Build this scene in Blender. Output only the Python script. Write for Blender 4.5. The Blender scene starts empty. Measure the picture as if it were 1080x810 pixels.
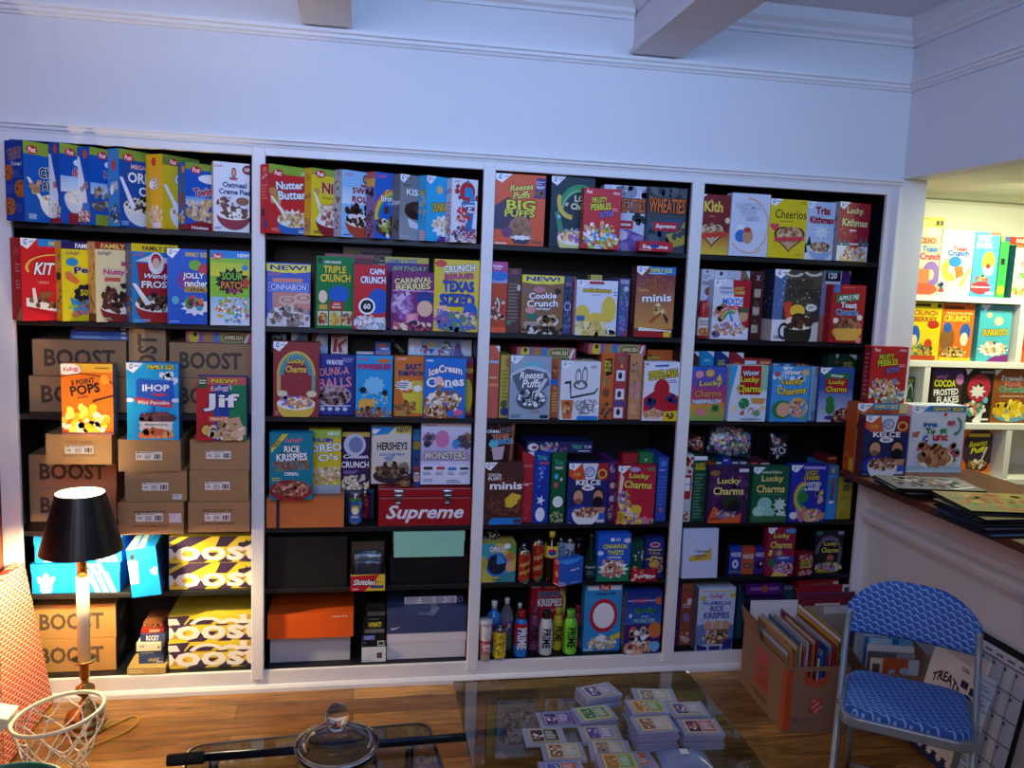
SHELF_Z = {1: 1.771, 2: 1.430, 3: 1.090, 4: 0.655, 5: 0.411, 6: 0.085}
NOOK_Z = {"A": 1.645, "B": 1.340, "C": 1.045, "D": 0.775}
BULB_L = 1100.0
import bpy, bmesh, math, random
import numpy as np
from mathutils import Vector, Matrix
random.seed(7)
SC = bpy.context.scene
COL = SC.collection
PI = math.pi

# ------------------------------------------------------------------ camera
F_PX = 887.69
PITCH, YAW, ROLL = 0.124458274, 0.182022423, 0.0400096139
EYE = np.array([0.0, -3.25, 1.6435])
def cam_axes():
    cp, sp = math.cos(PITCH), math.sin(PITCH); cy, sy = math.cos(YAW), math.sin(YAW)
    fwd = np.array([sy*cp, cy*cp, -sp]); right = np.array([cy, -sy, 0.0]); up = np.cross(right, fwd)
    cr, sr = math.cos(ROLL), math.sin(ROLL)
    return cr*right + sr*up, -sr*right + cr*up, fwd
AX, BX, CX = cam_axes()
cam = bpy.data.cameras.new('camera'); cam_o = bpy.data.objects.new('camera', cam); COL.objects.link(cam_o)
cam.sensor_width = 36.0; cam.sensor_fit = 'HORIZONTAL'; cam.lens = F_PX/1080*36.0; cam.clip_end = 60
cam_o.matrix_world = Matrix(((AX[0], BX[0], -CX[0], EYE[0]), (AX[1], BX[1], -CX[1], EYE[1]), (AX[2], BX[2], -CX[2], EYE[2]), (0, 0, 0, 1)))
SC.camera = cam_o

def ray(u, v): return (u-540)/F_PX*AX - (v-405)/F_PX*BX + CX
def atz(u, v, z):
    d = ray(u, v); return EYE + d*((z-EYE[2])/d[2])
def aty(u, v, y):
    d = ray(u, v); return EYE + d*((y-EYE[1])/d[1])
def atx(u, v, x):
    d = ray(u, v); return EYE + d*((x-EYE[0])/d[0])
def x_at(u, y, z):           # x of the point at depth y and height z seen in column u
    k = (u-540)/F_PX; dy, dz = y-EYE[1], z-EYE[2]
    return -(dy*(k*CX[1]-AX[1]) + dz*(k*CX[2]-AX[2]))/(k*CX[0]-AX[0])
def run_to(P, d, u):         # distance along direction d from P until column u
    k = (u-540)/F_PX; e = np.array(P)-EYE; d = np.array(d)
    return -(k*(e@CX)-e@AX)/(k*(d@CX)-d@AX)
def rise_to(P, v):           # height above P seen in row v
    k = -(v-405)/F_PX; e = np.array(P)-EYE
    return -(k*(e@CX)-e@BX)/(k*CX[2]-BX[2])

# ------------------------------------------------------------------ colours and materials
def lin(c): return c/12.92 if c <= 0.04045 else ((c+0.055)/1.055)**2.4
_hex = {}
def hexc(s):
    if s not in _hex:
        t = s if len(s) == 6 else ''.join(c*2 for c in s)
        _hex[s] = tuple(lin(int(t[i:i+2], 16)/255) for i in (0, 2, 4)) + (1.0,)
    return _hex[s]
MATS = {}
def mat(name, col, rough=0.5, metal=0.0, spec=0.5, trans=0.0, ior=1.45, emit=None, es=0.0, noise=None, bump=None, coat=0.0):
    if name in MATS: return MATS[name]
    m = bpy.data.materials.new(name); m.use_nodes = True
    nt = m.node_tree; b = nt.nodes['Principled BSDF']
    c = hexc(col) if isinstance(col, str) else col
    b.inputs['Base Color'].default_value = c
    b.inputs['Roughness'].default_value = rough; b.inputs['Metallic'].default_value = metal
    b.inputs['Specular IOR Level'].default_value = spec; b.inputs['IOR'].default_value = ior
    b.inputs['Transmission Weight'].default_value = trans
    b.inputs['Coat Weight'].default_value = coat
    if emit:
        b.inputs['Emission Color'].default_value = hexc(emit); b.inputs['Emission Strength'].default_value = es
    if noise:                                   # (scale, amount) gentle unevenness of the surface's own colour
        tc = nt.nodes.new('ShaderNodeTexCoord'); n = nt.nodes.new('ShaderNodeTexNoise'); n.inputs['Scale'].default_value = noise[0]
        n.inputs['Detail'].default_value = 6
        mx = nt.nodes.new('ShaderNodeMix'); mx.data_type = 'RGBA'
        mx.inputs['A'].default_value = tuple(v*(1-noise[1]) for v in c[:3])+(1,); mx.inputs['B'].default_value = tuple(min(1, v*(1+noise[1])) for v in c[:3])+(1,)
        nt.links.new(tc.outputs['Object'], n.inputs['Vector']); nt.links.new(n.outputs['Fac'], mx.inputs['Factor']); nt.links.new(mx.outputs['Result'], b.inputs['Base Color'])
    if bump:
        tc = nt.nodes.new('ShaderNodeTexCoord'); n = nt.nodes.new('ShaderNodeTexNoise'); n.inputs['Scale'].default_value = bump[0]
        bp = nt.nodes.new('ShaderNodeBump'); bp.inputs['Strength'].default_value = bump[1]; bp.inputs['Distance'].default_value = 0.002
        nt.links.new(tc.outputs['Object'], n.inputs['Vector']); nt.links.new(n.outputs['Fac'], bp.inputs['Height']); nt.links.new(bp.outputs['Normal'], b.inputs['Normal'])
    MATS[name] = m
    return m
def printed(name, rough, spec, coat=0.0):       # inks carried by the mesh's own colour attribute
    m = mat(name, 'fff', rough=rough, spec=spec, coat=coat); nt = m.node_tree
    a = nt.nodes.new('ShaderNodeAttribute'); a.attribute_name = 'Ink'
    nt.links.new(a.outputs['Color'], nt.nodes['Principled BSDF'].inputs['Base Color'])
    return m
M_PRINT = printed('printed_card', 0.42, 0.35)
M_GLOSS = printed('printed_film', 0.2, 0.5)
M_WHITE = mat('white_paint', 'dfdfe2', rough=0.45, bump=(60, 0.05))
M_WALL = mat('wall_paint', 'd9d9de', rough=0.6, bump=(90, 0.06))
M_BLACK = mat('black_paint', '080b12', rough=0.5, noise=(9, 0.2))
M_KRAFT = mat('kraft_card', 'a5825c', rough=0.75, noise=(14, 0.06))
M_BRASS = mat('brass', 'b08a4a', rough=0.22, metal=1.0)
M_CHROME = mat('chrome', 'b9bcc2', rough=0.18, metal=1.0)
M_GLASS = mat('clear_glass', 'f2f7f6', rough=0.0, trans=1.0, ior=1.47)
M_BLACKPL = mat('black_plastic', '101114', rough=0.4)

# ------------------------------------------------------------------ object helpers
def prop(o, label=None, cat=None, group=None, kind=None):
    if label: o['label'] = label
    if cat: o['category'] = cat
    if group: o['group'] = group
    if kind: o['kind'] = kind
    return o
def link(name, me, parent=None, loc=None, rot=None):
    o = bpy.data.objects.new(name, me); COL.objects.link(o)
    if parent is not None: o.parent = parent
    if loc is not None: o.location = tuple(loc)
    if rot is not None: o.rotation_euler = rot
    return o
def empty(name, loc, rot=(0, 0, 0)): return link(name, None, None, loc, rot)
class MB:
    """collects faces for ONE mesh object"""
    def __init__(s): s.v = []; s.f = []; s.mi = []; s.sm = []
    def add(s, vs, fs, m=0, smooth=False):
        n = len(s.v); s.v += [tuple(p) for p in vs]
        s.f += [tuple(i+n for i in f) for f in fs]; s.mi += [m]*len(fs); s.sm += [smooth]*len(fs)
        return s
    def box(s, x0, y0, z0, x1, y1, z1, m=0):
        return s.add([(x0, y0, z0), (x1, y0, z0), (x1, y1, z0), (x0, y1, z0), (x0, y0, z1), (x1, y0, z1), (x1, y1, z1), (x0, y1, z1)],
                     [(0, 3, 2, 1), (4, 5, 6, 7), (0, 1, 5, 4), (1, 2, 6, 5), (2, 3, 7, 6), (3, 0, 4, 7)], m)
    def prism(s, pts, h0, h1, axis='z', m=0, smooth=False):     # polygon pts extruded along axis
        def P(a, b, h): return (a, b, h) if axis == 'z' else (a, h, b) if axis == 'y' else (h, a, b)
        n = len(pts)
        s.add([P(a, b, h0) for a, b in pts]+[P(a, b, h1) for a, b in pts], [tuple(range(n))[::-1], tuple(range(n, 2*n))], m)
        k = len(s.v)-2*n
        s.f += [(k+i, k+(i+1) % n, k+n+(i+1) % n, k+n+i) for i in range(n)]; s.mi += [m]*n; s.sm += [smooth]*n
        return s
    def lathe(s, prof, seg=28, m=0, smooth=True, c=(0, 0)):      # profile [(r, z)] about a vertical axis
        n = len(prof); vs = []
        for i in range(seg):
            a = 2*PI*i/seg
            vs += [(c[0]+r*math.cos(a), c[1]+r*math.sin(a), z) for r, z in prof]
        fs = []
        for i in range(seg):
            j = (i+1) % seg
            for k in range(n-1): fs.append((i*n+k, j*n+k, j*n+k+1, i*n+k+1))
        return s.add(vs, fs, m, smooth)
    def tube(s, pts, r, seg=10, m=0, closed=False, cap=True):
        pts = [Vector(p) for p in pts]; n = len(pts); vs = []; fs = []
        rr = r if isinstance(r, (list, tuple)) else [r]*n
        up = None
        for i, p in enumerate(pts):
            if closed: t = pts[(i+1) % n]-pts[i-1]
            else: t = pts[min(i+1, n-1)]-pts[max(i-1, 0)]
            t.normalize()
            if up is None: up = t.orthogonal().normalized()
            up = (up-t*up.dot(t)); up = up.normalized() if up.length > 1e-6 else t.orthogonal().normalized()
            w = t.cross(up)
            for k in range(seg):
                a = 2*PI*k/seg; vs.append(p+(up*math.cos(a)+w*math.sin(a))*rr[i])
        for i in range(n if closed else n-1):
            j = (i+1) % n
            for k in range(seg): fs.append((i*seg+k, i*seg+(k+1) % seg, j*seg+(k+1) % seg, j*seg+k))
        if cap and not closed:
            fs.append(tuple(range(seg))[::-1]); fs.append(tuple(range((n-1)*seg, n*seg)))
        return s.add(vs, fs, m, True)
    def build(s, name, mats, parent=None, loc=None, rot=None, bevel=0, fix=True):
        me = bpy.data.meshes.new(name); me.from_pydata(s.v, [], s.f)
        for m in (mats if isinstance(mats, (list, tuple)) else [mats]): me.materials.append(m)
        me.polygons.foreach_set('material_index', s.mi); me.polygons.foreach_set('use_smooth', s.sm)
        if fix:
            bm = bmesh.new(); bm.from_mesh(me); bmesh.ops.remove_doubles(bm, verts=bm.verts, dist=1e-6)
            bmesh.ops.recalc_face_normals(bm, faces=bm.faces); bm.to_mesh(me); bm.free()
        me.update()
        o = link(name, me, parent, loc, rot)
        if bevel:
            b = o.modifiers.new('edge', 'BEVEL'); b.width = bevel; b.segments = 2; b.limit_method = 'ANGLE'; b.angle_limit = 0.7
        return o
def struct(o): o['kind'] = 'structure'; return o

# ------------------------------------------------------------------ printed artwork
_text = {}
def text_tris(s, bold=0.012, shear=0.0):
    key = (s, bold, shear)
    if key not in _text:
        c = bpy.data.curves.new('lettering', 'FONT'); c.body = s; c.offset = bold; c.shear = shear; c.resolution_u = 2; c.dimensions = '2D'
        o = bpy.data.objects.new('lettering', c); me = o.to_mesh()
        v = np.zeros(len(me.vertices)*3); me.vertices.foreach_get('co', v); v = v.reshape(-1, 3)[:, :2]
        fs = [tuple(p.vertices) for p in me.polygons]
        o.to_mesh_clear(); bpy.data.objects.remove(o); bpy.data.curves.remove(c)
        lo, hi = v.min(0), v.max(0); v = (v-lo)/np.maximum(hi-lo, 1e-6); v[:, 1] = 1-v[:, 1]
        _text[key] = (v, fs)
    return _text[key]
def clip01(poly):
    for ax, lim, sg in ((0, 0.0, 1), (0, 1.0, -1), (1, 0.0, 1), (1, 1.0, -1)):
        out = []
        for i in range(len(poly)):
            a, b = poly[i-1], poly[i]; da, db = (a[ax]-lim)*sg, (b[ax]-lim)*sg
            if (da >= 0) != (db >= 0):
                t = da/(da-db); out.append((a[0]+(b[0]-a[0])*t, a[1]+(b[1]-a[1])*t))
            if db >= 0: out.append(b)
        poly = out
        if len(poly) < 3: return None
    return poly
STEP = 0.00014
class Art:
    """flat printed shapes in face coordinates, x to the right and y down, both 0..100, cut off at the face's edge"""
    def __init__(s, w, h, seed=1):
        s.w, s.h = w, h; s.polys = []; s.layer = 0; s.rng = random.Random(seed)
    def poly(s, pts, col):
        pts = [(x/100.0, y/100.0) for x, y in pts]
        if any(x < 0 or x > 1 or y < 0 or y > 1 for x, y in pts):
            pts = clip01(pts)
            if not pts: return
        s.polys.append((pts, s.layer, col if isinstance(col, tuple) else hexc(col)))
    def ell(s, cx, cy, rx, ry, col, n=24, rot=0, a0=0, a1=360):
        c, si = math.cos(rot), math.sin(rot); k = s.h/s.w
        pts = []
        full = a1-a0 >= 360
        for i in range(n if full else n+1):
            t = math.radians(a0+(a1-a0)*i/n); x, y = rx*math.cos(t), ry*math.sin(t)
            pts.append((cx+x*c-y*si*k, cy+x*si/k+y*c))
        s.poly(pts, col)
    def text(s, t, cx, cy, w, h, col, out=None, rot=0, bold=0.012, shear=0.0, arch=0.0):
        v, fs = text_tris(t.replace('_', ' '), bold, shear)
        k = s.h/s.w; a = math.radians(rot); c, si = math.cos(a), math.sin(a)
        x = (v[:, 0]-0.5)*w; y = (v[:, 1]-0.5)*h
        if arch: y = y+arch*((v[:, 0]-0.5)*2)**2-arch*0.5
        X = cx+x*c-y*si*k; Y = cy+x*si/k+y*c
        def put(dx, dy, cc):
            for f in fs: s.poly([(X[i]+dx, Y[i]+dy) for i in f], cc)
        if out:
            d = max(1.0, min(2.4, h*0.1))
            for j in range(6):
                b = 2*PI*j/6; put(math.cos(b)*d, math.sin(b)*d/k, out)
            s.layer += 1
        put(0, 0, col)
    def specks(s, cx, cy, rx, ry, n, size, cols):
        k = s.h/s.w; r = s.rng
        for i in range(n):
            a = r.random()*2*PI; q = math.sqrt(r.random())
            x, y = cx+rx*q*math.cos(a), cy+ry*q*math.sin(a); m = r.choice((5, 6, 7)); g = size*(0.7+0.6*r.random()); t0 = r.random()*6
            el = 0.6+0.4*r.random(); ro = r.random()*PI
            pts = []
            for j in range(m):
                b = t0+2*PI*j/m; px, py = g*math.cos(b), g*el*math.sin(b)
                pts.append((x+px*math.cos(ro)-py*math.sin(ro), y+(px*math.sin(ro)+py*math.cos(ro))/k))
            s.layer += (i % 4 == 0)*0.25
            s.poly(pts, r.choice(cols))
    def run(s, spec):
        for cmd in spec.split(';'):
            a = cmd.split()
            if not a: continue
            op = a[0]; s.layer += 1
            if op == 'r': x0, y0, x1, y1 = map(float, a[1:5]); s.poly([(x0, y0), (x1, y0), (x1, y1), (x0, y1)], a[5])
            elif op == 'p': q = list(map(float, a[2:])); s.poly(list(zip(q[::2], q[1::2])), a[1])
            elif op == 'e': s.ell(*map(float, a[1:5]), a[5], rot=math.radians(float(a[6])) if len(a) > 6 else 0)
            elif op == 'a': s.ell(*map(float, a[1:5]), a[7], a0=float(a[5]), a1=float(a[6]))
            elif op == 'o':                                       # ring: cx cy rx ry thickness col [a0 a1]
                cx, cy, rx, ry, th = map(float, a[1:6]); th = th if th < rx*.75 else rx*.35; a0, a1 = (float(a[7]), float(a[8])) if len(a) > 8 else (0, 360)
                n = 32; ks = 1-th/rx
                for i in range(n):
                    t, u = math.radians(a0+(a1-a0)*i/n), math.radians(a0+(a1-a0)*(i+1)/n)
                    s.poly([(cx+rx*math.cos(t), cy+ry*math.sin(t)), (cx+rx*math.cos(u), cy+ry*math.sin(u)),
                            (cx+rx*ks*math.cos(u), cy+ry*ks*math.sin(u)), (cx+rx*ks*math.cos(t), cy+ry*ks*math.sin(t))], a[6])
            elif op == 'g':                                       # printed ramp between two inks
                x0, y0, x1, y1 = map(float, a[1:5]); c1, c2 = hexc(a[5]), hexc(a[6]); n = 12
                for i in range(n):
                    t = (i+0.5)/n; s.poly([(x0, y0+(y1-y0)*i/n), (x1, y0+(y1-y0)*i/n), (x1, y0+(y1-y0)*(i+1)/n), (x0, y0+(y1-y0)*(i+1)/n)],
                                          tuple(p+(q-p)*t for p, q in zip(c1, c2)))
            elif op in 'tiuv':                                    # t upright, i slanted, u thin, v arched
                o = a[7] if len(a) > 7 and a[7] != '-' else None; ro = float(a[8]) if len(a) > 8 else 0
                s.text(a[1], *map(float, a[2:6]), a[6], o, ro, bold={'t': 0.03, 'i': 0.026, 'u': 0.004, 'v': 0.032}[op], shear=0.3 if op == 'i' else 0, arch=float(a[9]) if len(a) > 9 else 0)
            elif op == 'k': s.specks(*map(float, a[1:5]), int(a[5]), float(a[6]), a[7].split(','))
            elif op == 'l':                                       # small print: n short lines
                x0, y0, x1, y1 = map(float, a[1:5]); n = int(a[5])
                for i in range(n):
                    y = y0+(y1-y0)*(i+0.25)/n; e = x1-(x1-x0)*0.4*s.rng.random()
                    s.poly([(x0, y), (e, y), (e, y+(y1-y0)/n*0.45), (x0, y+(y1-y0)/n*0.45)], a[6])
            elif op == 's':                                       # splash: cx cy rx ry points inner col
                cx, cy, rx, ry = map(float, a[1:5]); n = int(a[5]); q = float(a[6])
                for i in range(n):
                    t = 2*PI*i/n; u = PI/n
                    s.poly([(cx, cy), (cx+rx*q*math.cos(t-u), cy+ry*q*math.sin(t-u)), (cx+rx*math.cos(t), cy+ry*math.sin(t)), (cx+rx*q*math.cos(t+u), cy+ry*q*math.sin(t+u))], a[7])
            elif op == 'h':                                       # heart: cx cy rx ry col
                cx, cy, rx, ry = map(float, a[1:5]); pts = []
                for i in range(28):
                    t = 2*PI*i/28; pts.append((cx+rx*math.sin(t)**3, cy-ry*(13*math.cos(t)-5*math.cos(2*t)-2*math.cos(3*t)-math.cos(4*t))/15))
                for i in range(28): s.poly([(cx, cy), pts[i], pts[(i+1) % 28]], a[5])
            elif op == 'bowl':                                    # bowl: cx cy rx col n size cols  (cy is the rim)
                cx, cy, rx = map(float, a[1:4]); k = s.w/s.h
                s.ell(cx, cy, rx, rx*k*0.95, a[4], a0=0, a1=180); s.layer += 1
                s.ell(cx, cy, rx, rx*k*0.36, 'efeae2'); s.layer += 1
                s.specks(cx, cy-rx*k*0.08, rx*0.86, rx*k*0.34, int(a[5]), float(a[6]), a[7].split(','))
            elif op == 'gm':                                      # white corner flag with a curled blue letter
                s.poly([(0, 0), (33, 0), (13, 13), (0, 8)], 'eef1f6'); s.layer += 1
                s.text('G', 9, 4.6, 7, 6.5, '1f4fb0', bold=0.03, shear=0.2); s.poly([(15, 3.6), (25, 3), (25, 4.4), (15, 5)], '8aa2cc')
            elif op == 'post':
                cx, cy = float(a[1]), float(a[2]); z = float(a[3]) if len(a) > 3 else 12
                s.ell(cx, cy, z, z*0.5*s.w/s.h*1.3, 'c8202c'); s.layer += 1; s.text('Post', cx, cy, z*1.35, z*0.62*s.w/s.h*1.3, 'fff', bold=0.02, shear=0.2)
            elif op == 'kel':
                s.text("Kellogg's", float(a[1]), float(a[2]), float(a[3]), float(a[3])*0.26*s.w/s.h*1.3, a[4] if len(a) > 4 else 'd01f2e', None, -6, 0.015, 0.35)
def art_mesh(name, base, w, d, h, faces, mats, seed, taper=None):
    """printed box: six faces plus the artwork of each face, one mesh. faces = {letter: (base colour, spec)}"""
    V, F, K = [], [], []
    def quad(ps, c):
        n = len(V); V.extend(ps); F.append((n, n+1, n+2, n+3)); K.extend([c]*4)
    a, b = w/2, d/2
    maps = {'F': lambda x, y, e: (-a+x*w, -b-e, (1-y)*h), 'B': lambda x, y, e: (a-x*w, b+e, (1-y)*h), 'L': lambda x, y, e: (-a-e, b-x*d, (1-y)*h),
            'R': lambda x, y, e: (a+e, -b+x*d, (1-y)*h), 'T': lambda x, y, e: (-a+x*w, b-y*d, h+e), 'U': lambda x, y, e: (-a+x*w, -b+y*d, -e)}
    size = {'F': (w, h), 'B': (w, h), 'L': (d, h), 'R': (d, h), 'T': (w, d), 'U': (w, d)}
    for k, fn in maps.items():
        c, spec = faces.get(k, (base, '')); c = hexc(c or base)
        quad([fn(0, 1, 0), fn(1, 1, 0), fn(1, 0, 0), fn(0, 0, 0)], c)
        if spec:
            A = Art(*size[k], seed=seed); A.run(spec)
            for pts, ly, cc in A.polys:
                n = len(V); e = STEP*ly
                V.extend(fn(x, y, e) for x, y in pts); F.append(tuple(range(n, n+len(pts)))); K.extend([cc]*len(pts))
    me = bpy.data.meshes.new(name); me.from_pydata(V, [], F)
    at = me.color_attributes.new('Ink', 'FLOAT_COLOR', 'POINT'); at.data.foreach_set('color', np.array(K, dtype=np.float32).ravel())
    me.materials.append(mats); me.update()
    return me
def split_spec(spec):
    """'front art @L colour; art @T colour; ...' -> faces"""
    out = {}; parts = spec.split('@'); out['F'] = (None, parts[0])
    for p in parts[1:]:
        p = p.strip(); k = p[0]; c, _, r = p[1:].partition(';'); out[k] = (c.strip() or None, r)
    return out
_seed = [0]
DIM = {}
def printed_box(name, label, cat, group, P, w, d, h, yaw, base, spec, m=None, tilt=0.0, roll=0.0):
    """P = bottom front-left corner"""
    _seed[0] += 1
    me = art_mesh(name, base, w, d, h, split_spec(spec), m or M_PRINT, _seed[0])
    o = link(name, me); DIM[o.name] = (w, d, h); P = (P[0], P[1], P[2]+0.0012+d*max(0, math.sin(-tilt))+w*max(0, math.sin(roll)))
    Rm = Matrix.Rotation(yaw, 4, 'Z') @ Matrix.Rotation(roll, 4, 'Y') @ Matrix.Rotation(tilt, 4, 'X')
    o.matrix_world = Matrix.Translation(Vector(tuple(P))) @ Rm @ Matrix.Translation(Vector((w/2, d/2, 0)))
    return prop(o, label, cat, group)

def add_print(o, name, spec, base, x0, z0, w, h, d=0.0008, y=None, label=None):
    """thin printed piece fixed to the front of box o (x0, z0 from its lower left corner)"""
    W_, D_, H_ = DIM[o.name]; _seed[0] += 1
    me = art_mesh(name, base, w, d, h, split_spec(spec), M_PRINT, _seed[0])
    c = link(name, me, o, (-W_/2+x0+w/2, -D_/2-d/2-0.0004 if y is None else y, z0))
    if label: c['label'] = label
    return c
def add_lid(o, lh, base, spec=''):
    W_, D_, H_ = DIM[o.name]; _seed[0] += 1; e = 0.0022
    me = art_mesh('lid', base, W_+2*e, D_+2*e, lh, split_spec(spec), M_PRINT, _seed[0])
    return link('lid', me, o, (0, 0, H_-lh+0.0012))

def strip_cut(pts, n):
    xs = [p[0] for p in pts]; out = []
    i0, i1 = int(math.floor(min(xs)*n)), int(math.floor(max(xs)*n-1e-9))
    if i0 >= i1: return [pts]
    for i in range(i0, i1+1):
        poly = pts
        for lim, sg in ((i/n, 1), ((i+1)/n, -1)):
            res = []
            for j in range(len(poly)):
                a, b = poly[j-1], poly[j]; da, db = (a[0]-lim)*sg, (b[0]-lim)*sg
                if (da >= 0) != (db >= 0):
                    t = da/(da-db); res.append((lim, a[1]+(b[1]-a[1])*t))
                if db >= 0: res.append(b)
            poly = res
            if len(poly) < 3: break
        if len(poly) >= 3: out.append(poly)
    return out
def wrap_print(name, R, z0, z1, base, spec, parent, turn=0.0, seg=40, taper=1.0, m=None):
    """printed sleeve around a vertical cylinder; artwork spans the half facing local -Y"""
    _seed[0] += 1; h = z1-z0; V, F, K = [], [], []
    rr = lambda z: R*(1+(taper-1)*z)
    for i in range(seg):
        a0, a1 = 2*PI*i/seg, 2*PI*(i+1)/seg; n = len(V); r0, r1 = rr(0), rr(1)
        V += [(r0*math.cos(a0), r0*math.sin(a0), z0), (r0*math.cos(a1), r0*math.sin(a1), z0), (r1*math.cos(a1), r1*math.sin(a1), z1), (r1*math.cos(a0), r1*math.sin(a0), z1)]
        F.append((n, n+1, n+2, n+3)); K += [hexc(base)]*4
    A = Art(PI*R, h, _seed[0]); A.run(spec)
    for pts, ly, cc in A.polys:
        e = 0.00025+STEP*ly
        for q in strip_cut(pts, 20):
            n = len(V)
            for x, y in q:
                t = (x-0.5)*PI*0.98+turn; r = rr(1-y)+e; V.append((r*math.sin(t), -r*math.cos(t), z0+(1-y)*h))
            F.append(tuple(range(n, n+len(q)))); K += [cc]*len(q)
    me = bpy.data.meshes.new(name); me.from_pydata(V, [], F)
    at = me.color_attributes.new('Ink', 'FLOAT_COLOR', 'POINT'); at.data.foreach_set('color', np.array(K, dtype=np.float32).ravel())
    me.materials.append(m or M_GLOSS)
    return link(name, me, parent)
# ------------------------------------------------------------------ the room
XL, XR = -1.262, 2.222          # left and right walls
ZC = 2.735                      # ceiling between the beams
YB = -5.2                       # wall behind the viewer
DEPTH = 0.31
BAYS = [(-1.196, -0.3915), (-0.3445, 0.4545), (0.5, 1.2925), (1.3425, 2.147)]
# floor: plank boards
def wood_floor():
    m = bpy.data.materials.new('floor_boards'); m.use_nodes = True; nt = m.node_tree; b = nt.nodes['Principled BSDF']; L = nt.links.new
    tc = nt.nodes.new('ShaderNodeTexCoord')
    br = nt.nodes.new('ShaderNodeTexBrick'); br.offset = 0.37; br.inputs['Scale'].default_value = 1.0
    br.inputs['Brick Width'].default_value = 1.15; br.inputs['Row Height'].default_value = 0.11; br.inputs['Mortar Size'].default_value = 0.0018
    br.inputs['Color1'].default_value = hexc('bf8a46'); br.inputs['Color2'].default_value = hexc('5c3319'); br.inputs['Mortar'].default_value = hexc('4a2c18'); br.inputs['Bias'].default_value = -0.12
    L(tc.outputs['Object'], br.inputs['Vector'])
    mp = nt.nodes.new('ShaderNodeMapping'); mp.inputs['Scale'].default_value = (1.5, 13, 1); L(tc.outputs['Object'], mp.inputs['Vector'])
    n = nt.nodes.new('ShaderNodeTexNoise'); n.inputs['Scale'].default_value = 1.6; n.inputs['Detail'].default_value = 8; n.inputs['Distortion'].default_value = 2.6; L(mp.outputs['Vector'], n.inputs['Vector'])
    rp = nt.nodes.new('ShaderNodeValToRGB'); rp.color_ramp.elements[0].position = 0.36; rp.color_ramp.elements[0].color = (0.30, 0.27, 0.25, 1); rp.color_ramp.elements[1].position = 0.60; rp.color_ramp.elements[1].color = (1.1, 1.1, 1.1, 1)
    L(n.outputs['Fac'], rp.inputs['Fac'])
    mx = nt.nodes.new('ShaderNodeMix'); mx.data_type = 'RGBA'; mx.blend_type = 'MULTIPLY'; mx.inputs['Factor'].default_value = 0.75
    L(br.outputs['Color'], mx.inputs['A']); L(rp.outputs['Color'], mx.inputs['B']); L(mx.outputs['Result'], b.inputs['Base Color'])
    b.inputs['Roughness'].default_value = 0.33; b.inputs['Specular IOR Level'].default_value = 0.45
    return m
struct(MB().box(XL-0.1, YB, -0.06, 4.2, 0.9, 0.0).build('floor', wood_floor()))
struct(MB().box(XL-0.1, YB, ZC, 4.2, 0.95, ZC+0.08).build('ceiling', M_WALL))
M_RED = mat('rust_wall', '8e3a1e', rough=0.7, noise=(5, 0.12))
struct(MB().box(XL-0.1, YB, 0, XL, 0.0, ZC).build('wall_left', M_RED))
# back wall above the bookcase, and the piece behind it
struct(MB().box(XL-0.1, 0.0, 2.075, XR+0.02, 0.12, ZC).build('wall_back', M_WALL))
struct(MB().box(XL-0.1, DEPTH+0.03, 0, XR+0.1, DEPTH+0.08, 2.075).build('wall_behind_bookcase', M_WALL))
struct(MB().box(XL-0.1, YB-0.1, 0, 4.2, YB, ZC).build('wall_front', M_WALL))
# right side: half wall, header above the pass-through
struct(MB().box(2.19, YB, 0, 2.31, -0.002, 0.861).box(2.178, YB, 0.75, 2.19, -0.002, 0.861).build('wall_right', M_WALL, bevel=0.004))
struct(MB().box(XR, YB, 2.12, XR+0.10, 0.12, ZC).build('wall_header', M_WALL))
def rail(name, prof, p0, p1, axis, m=M_WHITE):     # moulding: profile (out, z) swept along x (out = -y) or y (out = -x)
    b = MB()
    if axis == 'x': vs = [(p0[0], p0[1]-o, z) for o, z in prof]+[(p1[0], p1[1]-o, z) for o, z in prof]
    else: vs = [(p0[0]-o, p0[1], z) for o, z in prof]+[(p1[0]-o, p1[1], z) for o, z in prof]
    n = len(prof); fs = [(i, (i+1) % n, n+(i+1) % n, n+i) for i in range(n)]+[tuple(range(n)), tuple(range(n, 2*n))]
    return struct(b.add(vs, fs).build(name, m))
PIC = [(-0.002, 2.468), (0.010, 2.468), (0.014, 2.476), (0.022, 2.480), (0.024, 2.490), (0.034, 2.494), (0.036, 2.506), (-0.002, 2.506)]
CROWN = [(0.0, 2.640), (0.012, 2.640), (0.016, 2.652), (0.030, 2.662), (0.034, 2.676), (0.055, 2.694), (0.062, 2.712), (0.066, ZC), (0.0, ZC)]
CHAIR = [(-0.002, 0.645), (0.012, 0.645), (0.016, 0.660), (0.030, 0.668), (0.034, 0.690), (0.028, 0.704), (0.014, 0.712), (-0.002, 0.712)]
rail('trim_1', PIC, (XL, 0), (XR, 0), 'x'); rail('trim_2', PIC, (XR, YB), (XR, 0), 'y')
struct(MB().box(XL, -0.012, 2.506, XR, -0.0005, ZC).build('trim_3', M_WALL))            # frieze boards
struct(MB().box(XR-0.014, YB, 2.506, XR-0.0005, -0.012, ZC).build('trim_4', M_WALL))
rail('trim_5', CROWN, (XL, -0.012), (-0.205, -0.012), 'x'); rail('trim_6', CROWN, (-0.055, -0.012), (1.01, -0.012), 'x'); rail('trim_7', CROWN, (1.19, -0.012), (XR-0.014, -0.012), 'x')
rail('trim_8', CROWN, (XR-0.014, YB), (XR-0.014, -0.012), 'y')
rail('trim_9', CHAIR, (2.19, YB), (2.19, -0.004), 'y')
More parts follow.
